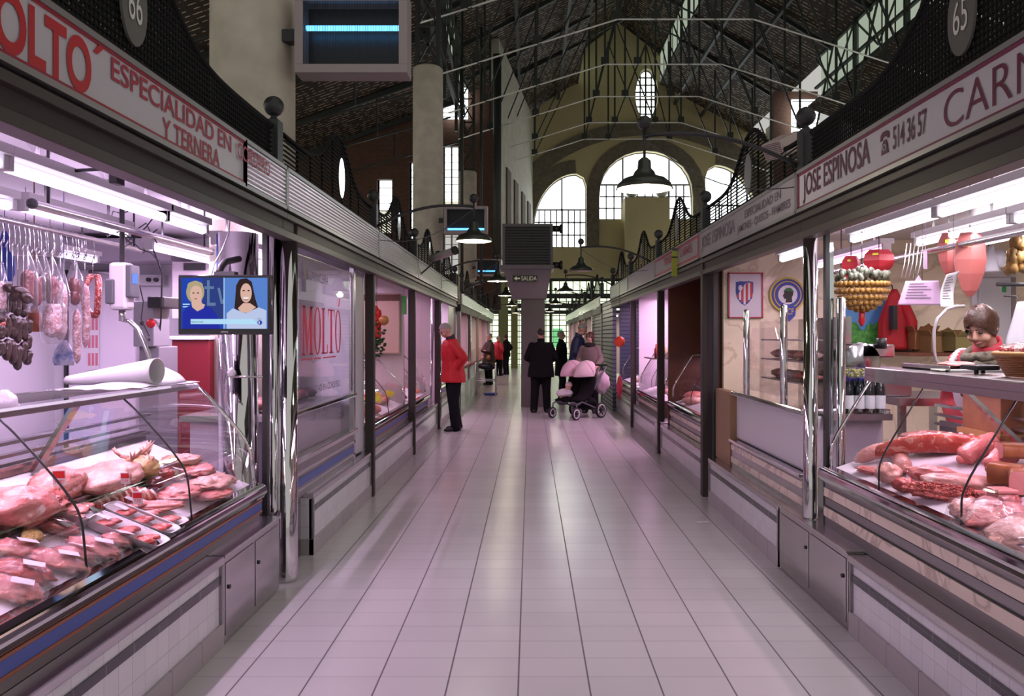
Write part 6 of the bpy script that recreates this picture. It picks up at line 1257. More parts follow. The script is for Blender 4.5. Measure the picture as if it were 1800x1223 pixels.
# counter top things, right
ZC = 1.37
t = thing('basket', 'wicker basket of wrapped sausages on the right counter top', 'basket', (2.25, 3.42, ZC)); m = MB(); bx, by = 2.28, 3.42
for i in range(9):
    z = ZC+0.008+i*0.0105; k = 0.75+0.03*i; m.tube([(bx+0.17*k*math.cos(a)*(1+0.02*math.sin(a*14+i*math.pi)), by+0.22*k*math.sin(a)*(1+0.02*math.sin(a*14+i*math.pi)), z) for a in [j*math.pi/28 for j in range(57)]], 0.0065, 6)
m.build('weave', mat('wicker', (0.30, 0.085, 0.02), 0.5, noise_s=20, col2=(0.42, 0.16, 0.05)), t); MB().tube([(bx+0.172*math.cos(a), by+0.222*math.sin(a), ZC+0.103) for a in [j*math.pi/20 for j in range(41)]], 0.012, 8).build('rim', mat('rim_straw', (0.48, 0.24, 0.07), 0.5), t)
for i in range(5):
    x, y = bx-0.08+0.05*(i % 3), by-0.1+0.07*i*0.6; tag(MB().blob((x, y, ZC+0.105+0.012*(i % 2)), (0.035, 0.085, 0.028), 70+i, 0.12, 2, 18, 12, 0.4*i).build('wrapped_sausage', [CHOR, WSAUS, PORK][i % 3]), 'wrapped sausage piled in the wicker basket', 'sausage', 'sausages in the wicker basket')
pk = MB(); pk.sheet(lambda u, v: Vector((bx-0.15+0.26*u, by-0.19+0.36*v, ZC+0.135+0.014*noise.noise(Vector((u*6, v*6, 1)))+0.02*math.sin(u*3.1)*math.sin(v*3.1))), 18, 18); tag(pk.build('film_cover', PLASTIC), 'clear film stretched over the wicker basket', 'film')
t = thing('card_reader', 'small black scale base beside the wicker basket', 'scale', (2.18, 3.72, ZC)); MB().box(2.12, 2.24, 3.66, 3.80, ZC+0.02, ZC+0.045).build('body', BLACKM, t, bevel=0.008); MB().cyl((2.14, 3.69, ZC), (2.14, 3.69, ZC+0.02), 0.01).cyl((2.22, 3.77, ZC), (2.22, 3.77, ZC+0.02), 0.01).build('foot', BLACKM, t)
t = thing('steel_tray', 'steel tray with meat on the right counter in front of the saleswoman', 'tray', (2.35, 4.25, ZC)); MB().box(2.15, 2.50, 3.95, 4.45, ZC, ZC+0.012).box(2.15, 2.16, 3.95, 4.45, ZC, ZC+0.03).box(2.49, 2.50, 3.95, 4.45, ZC, ZC+0.03).build('tray', STEEL, t, bevel=0.003); tag(MB().blob((2.30, 4.15, ZC+0.03), (0.09, 0.10, 0.02), 81, 0.2).build('meat_cut', PORK), 'flat pink meat on the steel tray before the saleswoman', 'meat')
tag(MB().box(2.12, 2.25, 3.98, 4.08, ZC+0.001, ZC+0.012).build('cutting_pad', mat('cream_pad', (0.78, 0.76, 0.62), 0.5), bevel=0.004), 'small cream pad on the front edge of the right counter top', 'pad')
t = thing('scale_arm', 'white bent tube arm rising from the right counter top', 'arm', (P(1645, 640, 4.35).x, 4.35, ZC)); MB().tube([P(1672, 645, 4.35), P(1655, 642, 4.35), P(1645, 633, 4.35), P(1642, 615, 4.35), P(1642, 580, 4.35), P(1648, 560, 4.35), P(1665, 543, 4.35), P(1680, 538, 4.35), P(1695, 538, 4.35)], 0.009, 10).build('tube', mat('tube_pinkwhite', (0.55, 0.50, 0.53), 0.25, 0.5), t)
t = thing('slicer', 'meat slicer with black knob on the far end of the right counter', 'slicer', (P(1530, 650, 5.2).x, 5.2, 1.2)); c = P(1530, 620, 5.2)
MB().box(c.x-0.10, c.x+0.12, 5.1, 5.5, c.z-0.03, c.z+0.06).build('carriage', PSTEEL, t, bevel=0.01); MB().lathe((c.x-0.10, 5.1, c.z-0.06), [(0.0, 0), (0.125, 0), (0.13, 0.01), (0.10, 0.03), (0, 0.03)], 36, axis='Y').build('blade', mat('blade', (0.35, 0.35, 0.37), 0.2, 1), t); MB().cyl((c.x+0.02, 5.08, c.z+0.03), (c.x+0.02, 5.08, c.z+0.10), 0.032, n=18).build('knob', BLACKM, t); MB().box(c.x-0.14, c.x+0.26, 5.15, 5.55, 1.15, c.z-0.1).build('base', DSTEEL, t, bevel=0.01)
t = thing('steel_table', 'steel side table carrying the slicer', 'table', (2.5, 5.4, 0.12)); MB().box(2.40, 3.0, 5.0, 5.7, 1.10, 1.15).build('table_top', STEEL, t)
for dx in (2.44, 2.96):
    for dy in (5.05, 5.65): MB().box(dx-0.02, dx+0.02, dy-0.02, dy+0.02, 0.12, 1.10).build('leg', STEEL, t)
t = thing('chrome_post', 'short round chrome post at the far end of the right case', 'post', (1.93, 4.66, 0.75)); MB().lathe((1.885, 4.67, 0.43), [(0.028, 0), (0.028, 1.35), (0.02, 1.36), (0.0, 1.362)], 24, caps=False).build('tube', CHROME, t)
# wine bottles
WB = None; bg_ = mat('bottle_glass', (0.012, 0.02, 0.02), 0.08); bc = mat('blue_capsule', (0.03, 0.035, 0.30), 0.3); bl = mat('bottle_label', (0.66, 0.70, 0.72), 0.6)
def bottle(x, y, z, label):
    t = thing('wine_bottle', label, 'bottle', (x, y, z), 'wine bottles at the end of the right case'); r = 0.032
    MB().lathe((x, y, z), [(0, 0), (r, 0.003), (r, 0.16), (r*0.8, 0.185), (0.014, 0.205), (0.013, 0.215), (0.0, 0.215)], 20).build('glass', bg_, t); MB().lathe((x, y, z), [(0.0145, 0.205), (0.0145, 0.265), (0, 0.266)], 16).build('capsule', bc, t); MB().lathe((x, y, z), [(r+0.0006, 0.03), (r+0.0006, 0.115)], 20).build('paper_label', bl, t)
bp = P(1497, 727, 4.95)
for i in range(4):
    for j in range(2): bottle(bp.x-0.02+i*0.068, 4.95+j*0.09, 1.06, 'dark wine bottle with blue capsule and white label, %s row, %s' % (('front', 'rear')[j], ('leftmost', 'second from the left', 'third from the left', 'rightmost')[i]))
tag(MB().box(1.90, 2.30, 4.88, 5.12, 1.02, 1.06).build('bottle_shelf', STEEL), 'steel shelf carrying the wine bottles', 'shelf')
t = thing('olive_tub', 'clear tub of green olives above the wine bottles', 'tub', P(1499, 664, 4.95)); c = P(1499, 664, 4.95); MB().box(c.x-0.06, c.x+0.06, 4.88, 5.04, c.z, c.z+0.065).build('tub', PLASTIC, t); m = MB(); rnd = random.Random(9)
for i in range(80): m.ell((c.x+rnd.uniform(-0.05, 0.05), rnd.uniform(4.89, 5.03), c.z+0.01+rnd.random()*0.045), 0.009, 8, 6)
m.build('olives', mat('olive', (0.30, 0.30, 0.05), 0.4), t)['kind'] = 'stuff'; tag(MB().box(c.x-0.09, c.x+0.12, 4.86, 5.08, c.z-0.012, c.z).build('upper_shelf', GLASS), 'glass shelf under the olive tub', 'shelf')
# ---------------------------------------------------------------- second right stall
for i, (px, d_) in enumerate([(1309, 6.40), (1376, 5.46)]):
    t = thing('chrome_post', 'chrome post with rounded top carrying the glass guard, %s' % ('farther one' if i == 0 else 'nearer one beside the big column'), 'post', (1.80, d_, 1.08)); MB().lathe((1.80, d_, 1.08), [(0.026, 0), (0.026, 0.68), (0.02, 0.695), (0, 0.70)], 24).build('tube', CHROME, t)
t = thing('glass_guard', 'upright glass guard between the two chrome posts', 'glass screen', (1.80, 5.9, 1.10)); v, f = flat([[(5.50, 1.12), (6.38, 1.12), (6.38, 1.45), (6.22, 1.62), (5.66, 1.62), (5.50, 1.45)]], lambda x, y, dd: (1.80+dd, x, y), 0.006); MB().add(v, f).build('pane', CASEG, t)
t = thing('serving_counter', 'white fronted serving counter with steel top in the marble stall', 'counter', (1.85, 6.0, 0.42)); MB().box(1.76, 2.35, 5.0, 6.75, 1.04, 1.08).build('top', CHROME, t, bevel=0.01); MB().box(1.80, 2.3, 5.0, 6.72, 0.66, 1.04).build('front', mat('lilac_white_enamel', (0.66, 0.62, 0.68), 0.15), t, bevel=0.02); MB().box(1.74, 2.3, 5.0, 6.75, 0.63, 0.66).build('rail', CHROME, t, bevel=0.006); MB().box(1.77, 2.3, 5.0, 6.75, 0.42, 0.63).build('base', STEEL, t)
m = MB().box(1.762, 1.772, 5.0, 6.75, 0.565, 0.61); m.box(1.762, 1.772, 5.0, 6.75, 0.455, 0.505); m.build('marble_stripe', MARBSTR, t)
tag(MB().box(1.76, 1.84, 6.78, 7.38, 0.42, 1.06).build('tan_board', mat('tan_board', (0.34, 0.20, 0.12), 0.6)), 'tan board at the far end of the white serving counter', 'panel')
R2C = thing('cold_display', 'glass fronted shelves with hanging meat behind the chrome posts', 'display case', (2.15, 5.9, 1.08)); MB().box(2.30, 2.34, 5.6, 6.6, 1.08, 1.70).build('back', PSTEEL, R2C)
for z in (1.20, 1.36, 1.52): MB().box(1.98, 2.30, 5.6, 6.6, z, z+0.012).build('shelf', STEEL, R2C)
MB().box(1.965, 1.972, 5.6, 6.6, 1.08, 1.68).build('front_glass', CASEG, R2C)
for i in range(10): tag(MB().blob((2.10, 5.72+(i % 5)*0.19, 1.25+0.16*(i//5)), (0.07, 0.09, 0.035), 110+i, 0.25, 2.5, 16, 10).build('meat_cut', [PORK, BEEF, WSAUS][i % 3]), 'small meat piece on the glass shelves behind the chrome posts', 'meat', 'meat on the glass shelves')
# framed shield badge
y = 7.37; a, b = P(1280, 479, y), P(1341, 559, y); cx, cz = (a.x+b.x)/2, (a.z+b.z)/2; W, Hh = b.x-a.x, a.z-b.z
t = thing('framed_badge', 'red framed picture of a striped football shield on the marble wall', 'picture', (cx, y, b.z)); MB().box(a.x, b.x, y, y+0.02, b.z, a.z).build('print', mat('print_white', (0.66, 0.62, 0.68), 0.4), t)
f = MB(); w_ = 0.012
f.box(a.x, b.x, y-0.012, y+0.02, a.z-w_, a.z).box(a.x, b.x, y-0.012, y+0.02, b.z, b.z+w_).box(a.x, a.x+w_, y-0.012, y+0.02, b.z, a.z).box(b.x-w_, b.x, y-0.012, y+0.02, b.z, a.z).build('frame', mat('frame_red', (0.42, 0.03, 0.05), 0.4), t)
def sh(u, v): return (cx-0.01+u*W*0.25, cz+0.02+v*Hh*0.26)
shield = [(-1, 0.95), (-0.5, 1.02), (0, 1.0), (0.5, 1.02), (1, 0.95), (1.0, 0.1), (0.82, -0.45), (0.4, -0.85), (0, -1.05), (-0.4, -0.85), (-0.82, -0.45), (-1.0, 0.1)]
m = MB(); m.prism([sh(*p) for p in shield], 'Y', y-0.003, y-0.002, 0); BL, RD_, WT, GD = mat('badge_blue', (0.03, 0.05, 0.30), 0.5), mat('badge_red', (0.50, 0.03, 0.04), 0.5), mat('badge_white', (0.7, 0.68, 0.72), 0.5), mat('badge_gold', (0.62, 0.45, 0.05), 0.5)
for i in range(7):
    u0 = -0.9+i*0.26; u1 = u0+0.24; zt_ = 0.30+0.22*i if i < 3 else 0.88; bot = -0.95+abs(u0+0.12)*0.75; zt_ = min(0.88, u0*0.9+0.75)
    if zt_ > bot+0.05: m.prism([sh(u0, bot), sh(u1, bot), sh(u1, min(0.88, zt_+0.2)), sh(u0, zt_)], 'Y', y-0.005, y-0.004, 1 if i % 2 == 0 else 2)
m.prism([sh(-0.92, 0.88), sh(0.15, 0.92), sh(-0.92, -0.25)], 'Y', y-0.007, y-0.006, 0); m.ell((*[sh(-0.5, 0.45)[0]], y-0.008, sh(-0.5, 0.45)[1]), (0.02, 0.002, 0.028), 12, 8, None, 2)
for k in range(5): m.ell((sh(0.3+0.0*k, 0)[0]-0.05*k*0.3, y-0.008, sh(0, 0.88-0.0*k)[1]-0.03*k*0.5), (0.004, 0.002, 0.004), 8, 6, None, 2)
m.build('shield', [BL, RD_, WT, GD], t)
# round club badge
c = P(1384, 518, y); t = thing('round_badge', 'round yellow and blue ringed badge with a dark head silhouette', 'badge', (c.x, y, c.z-0.17))
def disc(mb, r, yy, mi): mb.prism([(c.x+r*math.cos(i*math.pi/24), c.z+r*math.sin(i*math.pi/24)) for i in range(48)], 'Y', yy-0.001, yy, mi)
m = MB(); disc(m, 0.170, y, 3); disc(m, 0.152, y-0.004, 0); disc(m, 0.132, y-0.007, 3); disc(m, 0.122, y-0.010, 0); disc(m, 0.092, y-0.013, 2)
m.prism([(c.x+u*0.1, c.z+v*0.1) for u, v in [(-0.25, -0.75), (-0.15, -0.4), (-0.38, -0.38), (-0.40, -0.22), (-0.50, -0.12), (-0.36, 0.12), (-0.38, 0.40), (-0.15, 0.62), (0.25, 0.62), (0.50, 0.35), (0.50, 0.0), (0.38, -0.25), (0.42, -0.72)]], 'Y', y-0.016, y-0.015, 4)
m.prism([(c.x+u*0.1, c.z+v*0.1) for u, v in [(-0.38, 0.34), (-0.2, 0.62), (0.25, 0.66), (0.52, 0.38), (0.56, 0.20), (0.30, 0.30), (-0.1, 0.36)]], 'Y', y-0.019, y-0.018, 5)
m.prism([(c.x-0.06, c.z-0.11), (c.x+0.08, c.z-0.11), (c.x+0.07, c.z-0.20), (c.x+0.01, c.z-0.26), (c.x-0.05, c.z-0.20)], 'Y', y-0.016, y-0.015, 0); text_on(m, 'HCF', (c.x-0.045, y-0.018, c.z-0.19), (1, 0, 0), (0, 0, 1), 0.10, 0.06, 3)
m.build('badge', [BL, RD_, WT, GD, mat('silhouette', (0.02, 0.02, 0.02), 0.6), mat('headband_green', (0.03, 0.16, 0.04), 0.6)], t)
# ---------------------------------------------------------------- further right stalls
t = thing('paper_lantern', 'orange red round lantern hanging at the fifth right stall', 'lantern', P(1089, 612, 13.6)); c = P(1089, 600, 13.6); MB().lathe((c.x, 13.6, c.z-0.10), [(0.02, 0), (0.07, 0.03), (0.10, 0.09), (0.085, 0.15), (0.03, 0.19)], 20, caps=True).build('lantern', mat('lantern_orange', (0.75, 0.07, 0.02), 0.5), t); MB().cyl((c.x, 13.6, c.z+0.09), (c.x, 13.6, 2.5), 0.004, n=6).build('string', DARKM, t); MB().blob((c.x, 13.6, c.z-0.8), (0.05, 0.05, 0.2), 3, 0.4).build('red_tassel', mat('tassel_red', (0.45, 0.03, 0.06), 0.6), t); MB().cyl((c.x, 13.6, c.z-0.1), (c.x, 13.6, c.z-0.62), 0.003, n=6).build('cord', DARKM, t)
t = thing('fly_trap', 'yellow sticky strip hanging in front of the red framed sign', 'sticky trap', P(1188, 488, 8.7)); a, b = P(1183, 441, 8.7), P(1194, 486, 8.7); MB().box(1.60, 1.66, 8.68, 8.70, b.z, a.z).build('strip', mat('acid_yellow', (0.42, 0.45, 0.06), 0.6), t); MB().box(1.598, 1.662, 8.675, 8.705, a.z-0.08, a.z-0.065).build('band', BLACKM, t); MB().box(1.60, 1.66, 8.675, 8.705, a.z, a.z+0.03).build('clip', DGREY, t)
t = thing('bottle_shelf', 'small shelf with bottles in the pink lit right stall', 'shelf', P(1148, 628, 12.0)); c = P(1148, 628, 12.0); MB().box(c.x-0.08, c.x+0.5, 11.6, 12.4, c.z-0.02, c.z).build('board', STEEL, t)
for i in range(4): tag(MB().lathe((c.x+0.0+i*0.09, 11.7+0.1*i, c.z), [(0, 0), (0.03, 0.0), (0.03, 0.13), (0.012, 0.17), (0.012, 0.21), (0, 0.21)], 14).build('bottle', [mat('sauce_red', (0.4, 0.05, 0.03), 0.3), mat('oil_green', (0.2, 0.25, 0.05), 0.2), mat('cream_jar', (0.6, 0.5, 0.3), 0.4), LIVER][i]), ['red', 'green', 'cream', 'dark'][i]+' bottle on the shelf in the pink lit stall', 'bottle', 'bottles in the pink lit stall')
# speaker or heater box on the screen
t = thing('loudspeaker', 'pinkish grey vented box tilted on the right screen', 'loudspeaker', P(1375, 270, 5.3)); c = P(1375, 257, 5.3); Mx = Matrix.Translation(c) @ Matrix.Rotation(0.6, 4, 'Z') @ Matrix.Rotation(-0.45, 4, 'Y'); m = MB().obox(c, (0.22, 0.16, 0.12), Matrix.Rotation(0.6, 4, 'Z') @ Matrix.Rotation(-0.45, 4, 'Y')); m.build('cabinet', mat('speaker_beige', (0.50, 0.38, 0.36), 0.5), t, bevel=0.008); m = MB()
for i in range(9): m.obox(Mx @ Vector((-0.112, 0, -0.05+i*0.0125)), (0.006, 0.14, 0.005), Matrix.Rotation(0.6, 4, 'Z') @ Matrix.Rotation(-0.45, 4, 'Y'))
m.build('grille', DGREY, t); MB().cyl(c+Vector((0.06, 0.02, -0.04)), c+Vector((0.10, 0.05, -0.16)), 0.012, n=8).build('bracket', DARKM, t)
# insect lamps
def inslamp(x0, x1, z0, z1, y, tz, label):
    t = thing('insect_lamp', label, 'insect lamp', ((x0+x1)/2, y, z0), 'blue insect lamps on the concrete columns'); f = MB(); w_ = 0.07
    for yy in (y-0.10, y+0.10): f.box(x0, x1, yy-0.012, yy+0.012, z1-w_, z1).box(x0, x1, yy-0.012, yy+0.012, z0, z0+w_).box(x0, x0+w_, yy-0.012, yy+0.012, z0+w_, z1-w_).box(x1-w_, x1, yy-0.012, yy+0.012, z0+w_, z1-w_)
    f.box(x0, x1, y-0.085, y+0.085, z0, z0+0.012).box(x0, x1, y-0.085, y+0.085, z1-0.012, z1).box(x0, x0+0.012, y-0.085, y+0.085, z0+0.012, z1-0.012).box(x1-0.012, x1, y-0.085, y+0.085, z0+0.012, z1-0.012); f.build('frame', mat('frame_pinkgrey'+label[:5], (0.36, 0.30, 0.30), 0.5), t, bevel=0.003)
    g = MB(); n = 60
    for i in range(n): g.box(x0+w_+(x1-x0-2*w_)*i/n, x0+w_+(x1-x0-2*w_)*i/n+0.003, y-0.104, y-0.10, z0+w_, z1-w_)
    g.build('grille', BLACKM, t); MB().box(x0+w_, x1-w_, y+0.06, y+0.07, z0+w_, z1-w_).build('back', BLACKM, t)
    MB().cyl((x0+w_+0.01, y-0.04, tz), (x1-w_-0.01, y-0.04, tz), 0.022, n=12).build('tube', TUBE_B, t); MB().box(x0-0.12, x0, y-0.05, y+0.05, (z0+z1)/2-0.05, (z0+z1)/2+0.05).build('bracket', DARKM, t)
inslamp(P(510, 0, 6.2).x, P(712, 0, 6.2).x, P(0, 119, 6.2).z, P(0, 119, 6.2).z+0.66, 6.42, P(0, 34, 6.2).z, 'large insect lamp frame with a glowing blue tube, near the top of the picture')
inslamp(P(780, 0, 17.2).x, P(857, 0, 17.2).x, P(0, 411, 17.2).z, P(0, 362, 17.2).z, 17.3, P(0, 402, 17.2).z, 'small insect lamp glowing blue behind the left pendant lamp'); inslamp(P(836, 0, 28.2).x, P(881, 0, 28.2).x, P(0, 485, 28.2).z, P(0, 455, 28.2).z, 28.3, P(0, 476, 28.2).z, 'tiny insect lamp glowing cyan left of the exit box')
# floodlight cylinder
for i, (a, b, d) in enumerate([((757, 455), (798, 441), 10.4), ((820, 502), (845, 496), 18.0)]):
    t = thing('camera', 'pale cylinder camera on the left screens, %s' % ('nearer and larger' if i == 0 else 'small one near the exit box'), 'camera', P(*a, d)); MB().cyl(P(*a, d), P(*b, d-0.3), 0.05, n=16).build('housing', mat('camera_grey%d' % i, (0.36, 0.33, 0.33), 0.4), t); MB().cyl(P(*b, d-0.3), P(b[0]+4, b[1]-2, d-0.32), 0.058, n=16).build('hood', DARKM, t); q = P(*a, d); MB().bar(q+Vector((0.1, 0, 0)), Vector((FL-0.05, q.y, q.z-0.25)), 0.02).build('bracket', DARKM, t)
# ---------------------------------------------------------------- exit box and pillar
zf = 17.0; x0, x1 = P(916, 0, zf).x, P(958, 0, zf).x
struct(MB().box(x0, x1, zf-0.0, zf+0.5, 0, 2.45).build('trim_12', mat('pillar_brown', (0.15, 0.125, 0.125), 0.6)))
t = thing('exit_box', 'dark square box on the pillar with a tapered skirt and exit sign', 'cabinet', (0, zf, 2.35)); a, b = P(883, 470, zf-0.3), P(972, 393, zf-0.3); f = MB(); w_ = 0.06
MB().box(a.x, b.x, zf-0.3, zf+0.7, a.z, b.z).build('cabinet', mat('box_grey', (0.12, 0.11, 0.115), 0.5), t, bevel=0.01); MB().box(a.x+w_, b.x-w_, zf-0.315, zf-0.30, a.z+w_, b.z-w_).build('dark_louvre_panel', BLACKM, t)
m = MB()
for i in range(14): m.obox(((a.x+b.x)/2, zf-0.32, a.z+w_+(b.z-a.z-2*w_)*(i+0.5)/14), (b.x-a.x-2*w_, 0.02, 0.008), (0.6, 0, 0))
m.build('louvre', DARKM, t)
t0, t1 = P(883, 470, zf-0.3), P(966, 470, zf-0.3); b0, b1 = P(900, 525, zf-0.05), P(945, 525, zf-0.05)
vs = [(t0.x, zf-0.3, t0.z), (t1.x+0.05, zf-0.3, t0.z), (t1.x+0.05, zf+0.7, t0.z), (t0.x, zf+0.7, t0.z), (b0.x, zf-0.1, b0.z), (x1+0.03, zf-0.1, b0.z), (x1+0.03, zf+0.5, b0.z), (b0.x, zf+0.5, b0.z)]
MB().add(vs, [(3, 2, 1, 0), (4, 5, 6, 7), (0, 1, 5, 4), (1, 2, 6, 5), (2, 3, 7, 6), (3, 0, 4, 7)]).build('skirt', mat('skirt_mauve', (0.20, 0.165, 0.19), 0.5), t); MB().box(t0.x-0.05, t1.x+0.1, zf-0.34, zf+0.72, t0.z-0.03, t0.z+0.05).build('ledge', mat('ledge_mauve', (0.16, 0.13, 0.15), 0.5), t)
q = P(903, 497, zf-0.42); s0, s1 = P(901, 495, zf-0.42), P(945, 484, zf-0.42); sg = MB().box(s0.x, s1.x, zf-0.43, zf-0.41, s0.z, s1.z).build('exit_sign', BLACKM, t); l = MB(); CRL = mat('exit_letter', (0.62, 0.60, 0.42), 0.5, emit=(0.6, 0.6, 0.4), es=0.15)
text_on(l, 'SALIDA', (s0.x+0.19, zf-0.434, s0.z+0.025), (1, 0, 0), (0, 0, 1), 0.33, 0.09); l.add([(s0.x+0.03, zf-0.434, s0.z+0.07), (s0.x+0.09, zf-0.434, s0.z+0.115), (s0.x+0.09, zf-0.434, s0.z+0.085), (s0.x+0.16, zf-0.434, s0.z+0.085), (s0.x+0.16, zf-0.434, s0.z+0.055), (s0.x+0.09, zf-0.434, s0.z+0.055), (s0.x+0.09, zf-0.434, s0.z+0.025)], [(0, 1, 2, 3, 4, 5, 6)]); l.build('lettering', CRL, sg)
for i, py in enumerate((402, 466)):
    q = P(972, py, zf); tt = thing('horn_speaker', '%s dark round horn on the right side of the exit box' % ('upper', 'lower')[i], 'horn', (q.x, zf, q.z-0.1), 'horns on the exit box'); MB().cyl((q.x-0.02, zf, q.z), (q.x+0.16, zf, q.z), 0.07, n=20).cyl((q.x+0.15, zf, q.z), (q.x+0.21, zf, q.z), 0.10, n=20).build('horn', BLACKM, tt)
# ---------------------------------------------------------------- far rows of stalls
ords = ['first', 'second', 'third', 'fourth', 'fifth', 'sixth']
def farbay(side, y0, y1, k, mode):
    X = -1.56 if side < 0 else 1.70; s = -side; nm = '%s bay of the far %s row' % (ords[k], 'left' if side < 0 else 'right')
    y1 -= 0.02; t = thing('market_stall', 'small distant stall, %s, with metal fascia and tiled plinth' % nm, 'stall', (X, (y0+y1)/2, 0), 'stalls of the far rows'); m = MB(); ribbed(m, X+s*0.04, s, y0, y1, 2.28, 2.52, 6); m.build('fascia', RIB, t); MB().box(X, X-s*0.3, y0, y1, 2.12, 2.28).build('shutter_housing', BRONZE, t)
    MB().box(X, X-s*0.25, y0, y1, 0.0, 0.45).build('plinth', WTILE, t); MB().box(X+s*0.01, X-s*0.3, y0, y1, 0.45, 0.48).build('ledge', STEEL, t)
    MB().box(X+s*0.0, X-s*0.08, y0+0.01, y0+0.11, 0, 2.3).build('post', [DSTEEL, CHROME][k % 2], t)
    if mode == 'open':
        MB().box(X-s*1.6, X-s*1.64, y0, y1, 0.4, 2.3).build('back_wall', mat('far_wall_%d_%d' % (side, k), [(0.62, 0.45, 0.42), (0.60, 0.56, 0.62), (0.66, 0.50, 0.30)][k % 3], 0.5), t); MB().box(X-s*0.1, X-s*1.6, y1-0.06, y1, 0.4, 2.3).build('side_wall', mat('far_side_%d_%d' % (side, k), [(0.62, 0.48, 0.48), (0.60, 0.56, 0.62), (0.70, 0.55, 0.36)][k % 3], 0.5), t)
        MB().box(X-s*0.06, X-s*0.6, y0+0.2, y1-0.3, 0.48, 0.75).build('counter', STEEL, t); MB().box(X-s*0.08, X-s*0.5, y0+0.25, y1-0.35, 0.75, 0.82).build('meat_display', PORK, t); MB().box(X-s*0.08, X-s*0.085, y0+0.25, y1-0.35, 0.75, 1.2).build('glass', CASEG, t)
        MB().box(X-s*0.75, X-s*0.78, y0+0.5, y1-0.6, 2.13, 2.17).build('lamp_tube', TUBE_P if (k+side) % 2 else TUBE_R, t)
        area_light('stall_light', (X-s*0.7, (y0+y1)/2, 2.1), 0.3, 1.5, 26, [PNK, (1, 0.75, 0.55)][k % 2], (0, 0, 0), t)
    else: MB().box(X-s*0.06, X-s*0.09, y0, y1, 0.45, 2.14).build('roller_shutter', tiles('shutter_%d_%d' % (side, k), (0.22, 0.21, 0.22), (0.06, 0.06, 0.06), 0.09, 9, 2, 0, 0.02, 0.001, 0, 0, 0.4), t)
yl = [17.2, 20.2, 23.2, 26.2, 29.2, 32.2]; yr = [18.4, 21.2, 24.2, 27.2, 30.2, 33.2, 36.2]
for k in range(5):
    farbay(-1, yl[k], yl[k+1], k, 'open'); screen(-1, yl[k]+0.1, yl[k+1]-0.1, (yl[k]+yl[k+1])/2, 'distant dark arched screen over the %s bay of the far left row' % ords[k], 'slat'); finial(-1, yl[k], 'distant ball finial at the %s bay of the far left row' % ords[k])
for k in range(6):
    farbay(1, yr[k], yr[k+1], k, 'shut' if k in (0,) else 'open'); screen(1, yr[k]+0.1, yr[k+1]-0.1, (yr[k]+yr[k+1])/2, 'distant dark arched screen over the %s bay of the far right row' % ords[k], 'slat'); finial(1, yr[k], 'distant ball finial at the %s bay of the far right row' % ords[k])
tag(MB().box(1.72, 1.80, 16.05, 18.35, 0, 2.35).build('roller_shutter', tiles('navy_blue_shutter', (0.10, 0.10, 0.15), (0.03, 0.03, 0.05), 0.09, 9, 2, 0, 0.02, 0.001, 0, 0, 0.35)), 'tall blue grey roller shutter closing the gap beside the stroller', 'shutter')
tag(MB().box(-1.80, -1.66, 15.65, 17.15, 0, 2.35).build('steel_partition', DSTEEL), 'steel partition closing the gap behind the man in the red jacket', 'partition')
# ---------------------------------------------------------------- small floor things
x, y = -1.17, 20.3; t = thing('walking_frame', 'aluminium walking frame with a dark bag beside the left row', 'walking frame', (x, y, 0)); m = MB()
for sx in (-0.26, 0.26): m.tube([(x+sx, y-0.22, 0), (x+sx, y-0.16, 0.80), (x+sx, y-0.08, 0.86), (x+sx, y+0.1, 0.86), (x+sx, y+0.2, 0.78), (x+sx, y+0.26, 0)], 0.014, 8)
for z in (0.42, 0.76): m.tube([(x-0.26, y+0.2, z), (x+0.26, y+0.2, z)], 0.012, 8)
m.tube([(x-0.26, y-0.19, 0.4), (x+0.26, y-0.19, 0.4)], 0.012, 8); m.build('frame', mat('aluminium', (0.75, 0.74, 0.76), 0.3, 0.8), t); MB().blob((x+0.02, y, 0.78), (0.22, 0.12, 0.10), 2, 0.3).build('bag', BLACKM, t)
tag(MB().lathe((P(863, 0, 20.7).x, 20.5, 0), [(0.0, 0.005), (0.12, 0.0), (0.17, 0.05), (0.175, 0.055), (0.13, 0.012), (0.0, 0.012)], 24, sx=1.2).build('basin', mat('basin_blue', (0.10, 0.14, 0.60), 0.4)), 'shallow blue dish on the floor beside the walking frame', 'dish')
tag(MB().obox(Vector((P(1237, 0, 6.4).x, 6.43, 0.003)), (0.10, 0.03, 0.003), (0, 0, 0.2)).build('paper_scrap', PAPER), 'tiny scrap of white paper on the floor near the right plinth', 'litter')
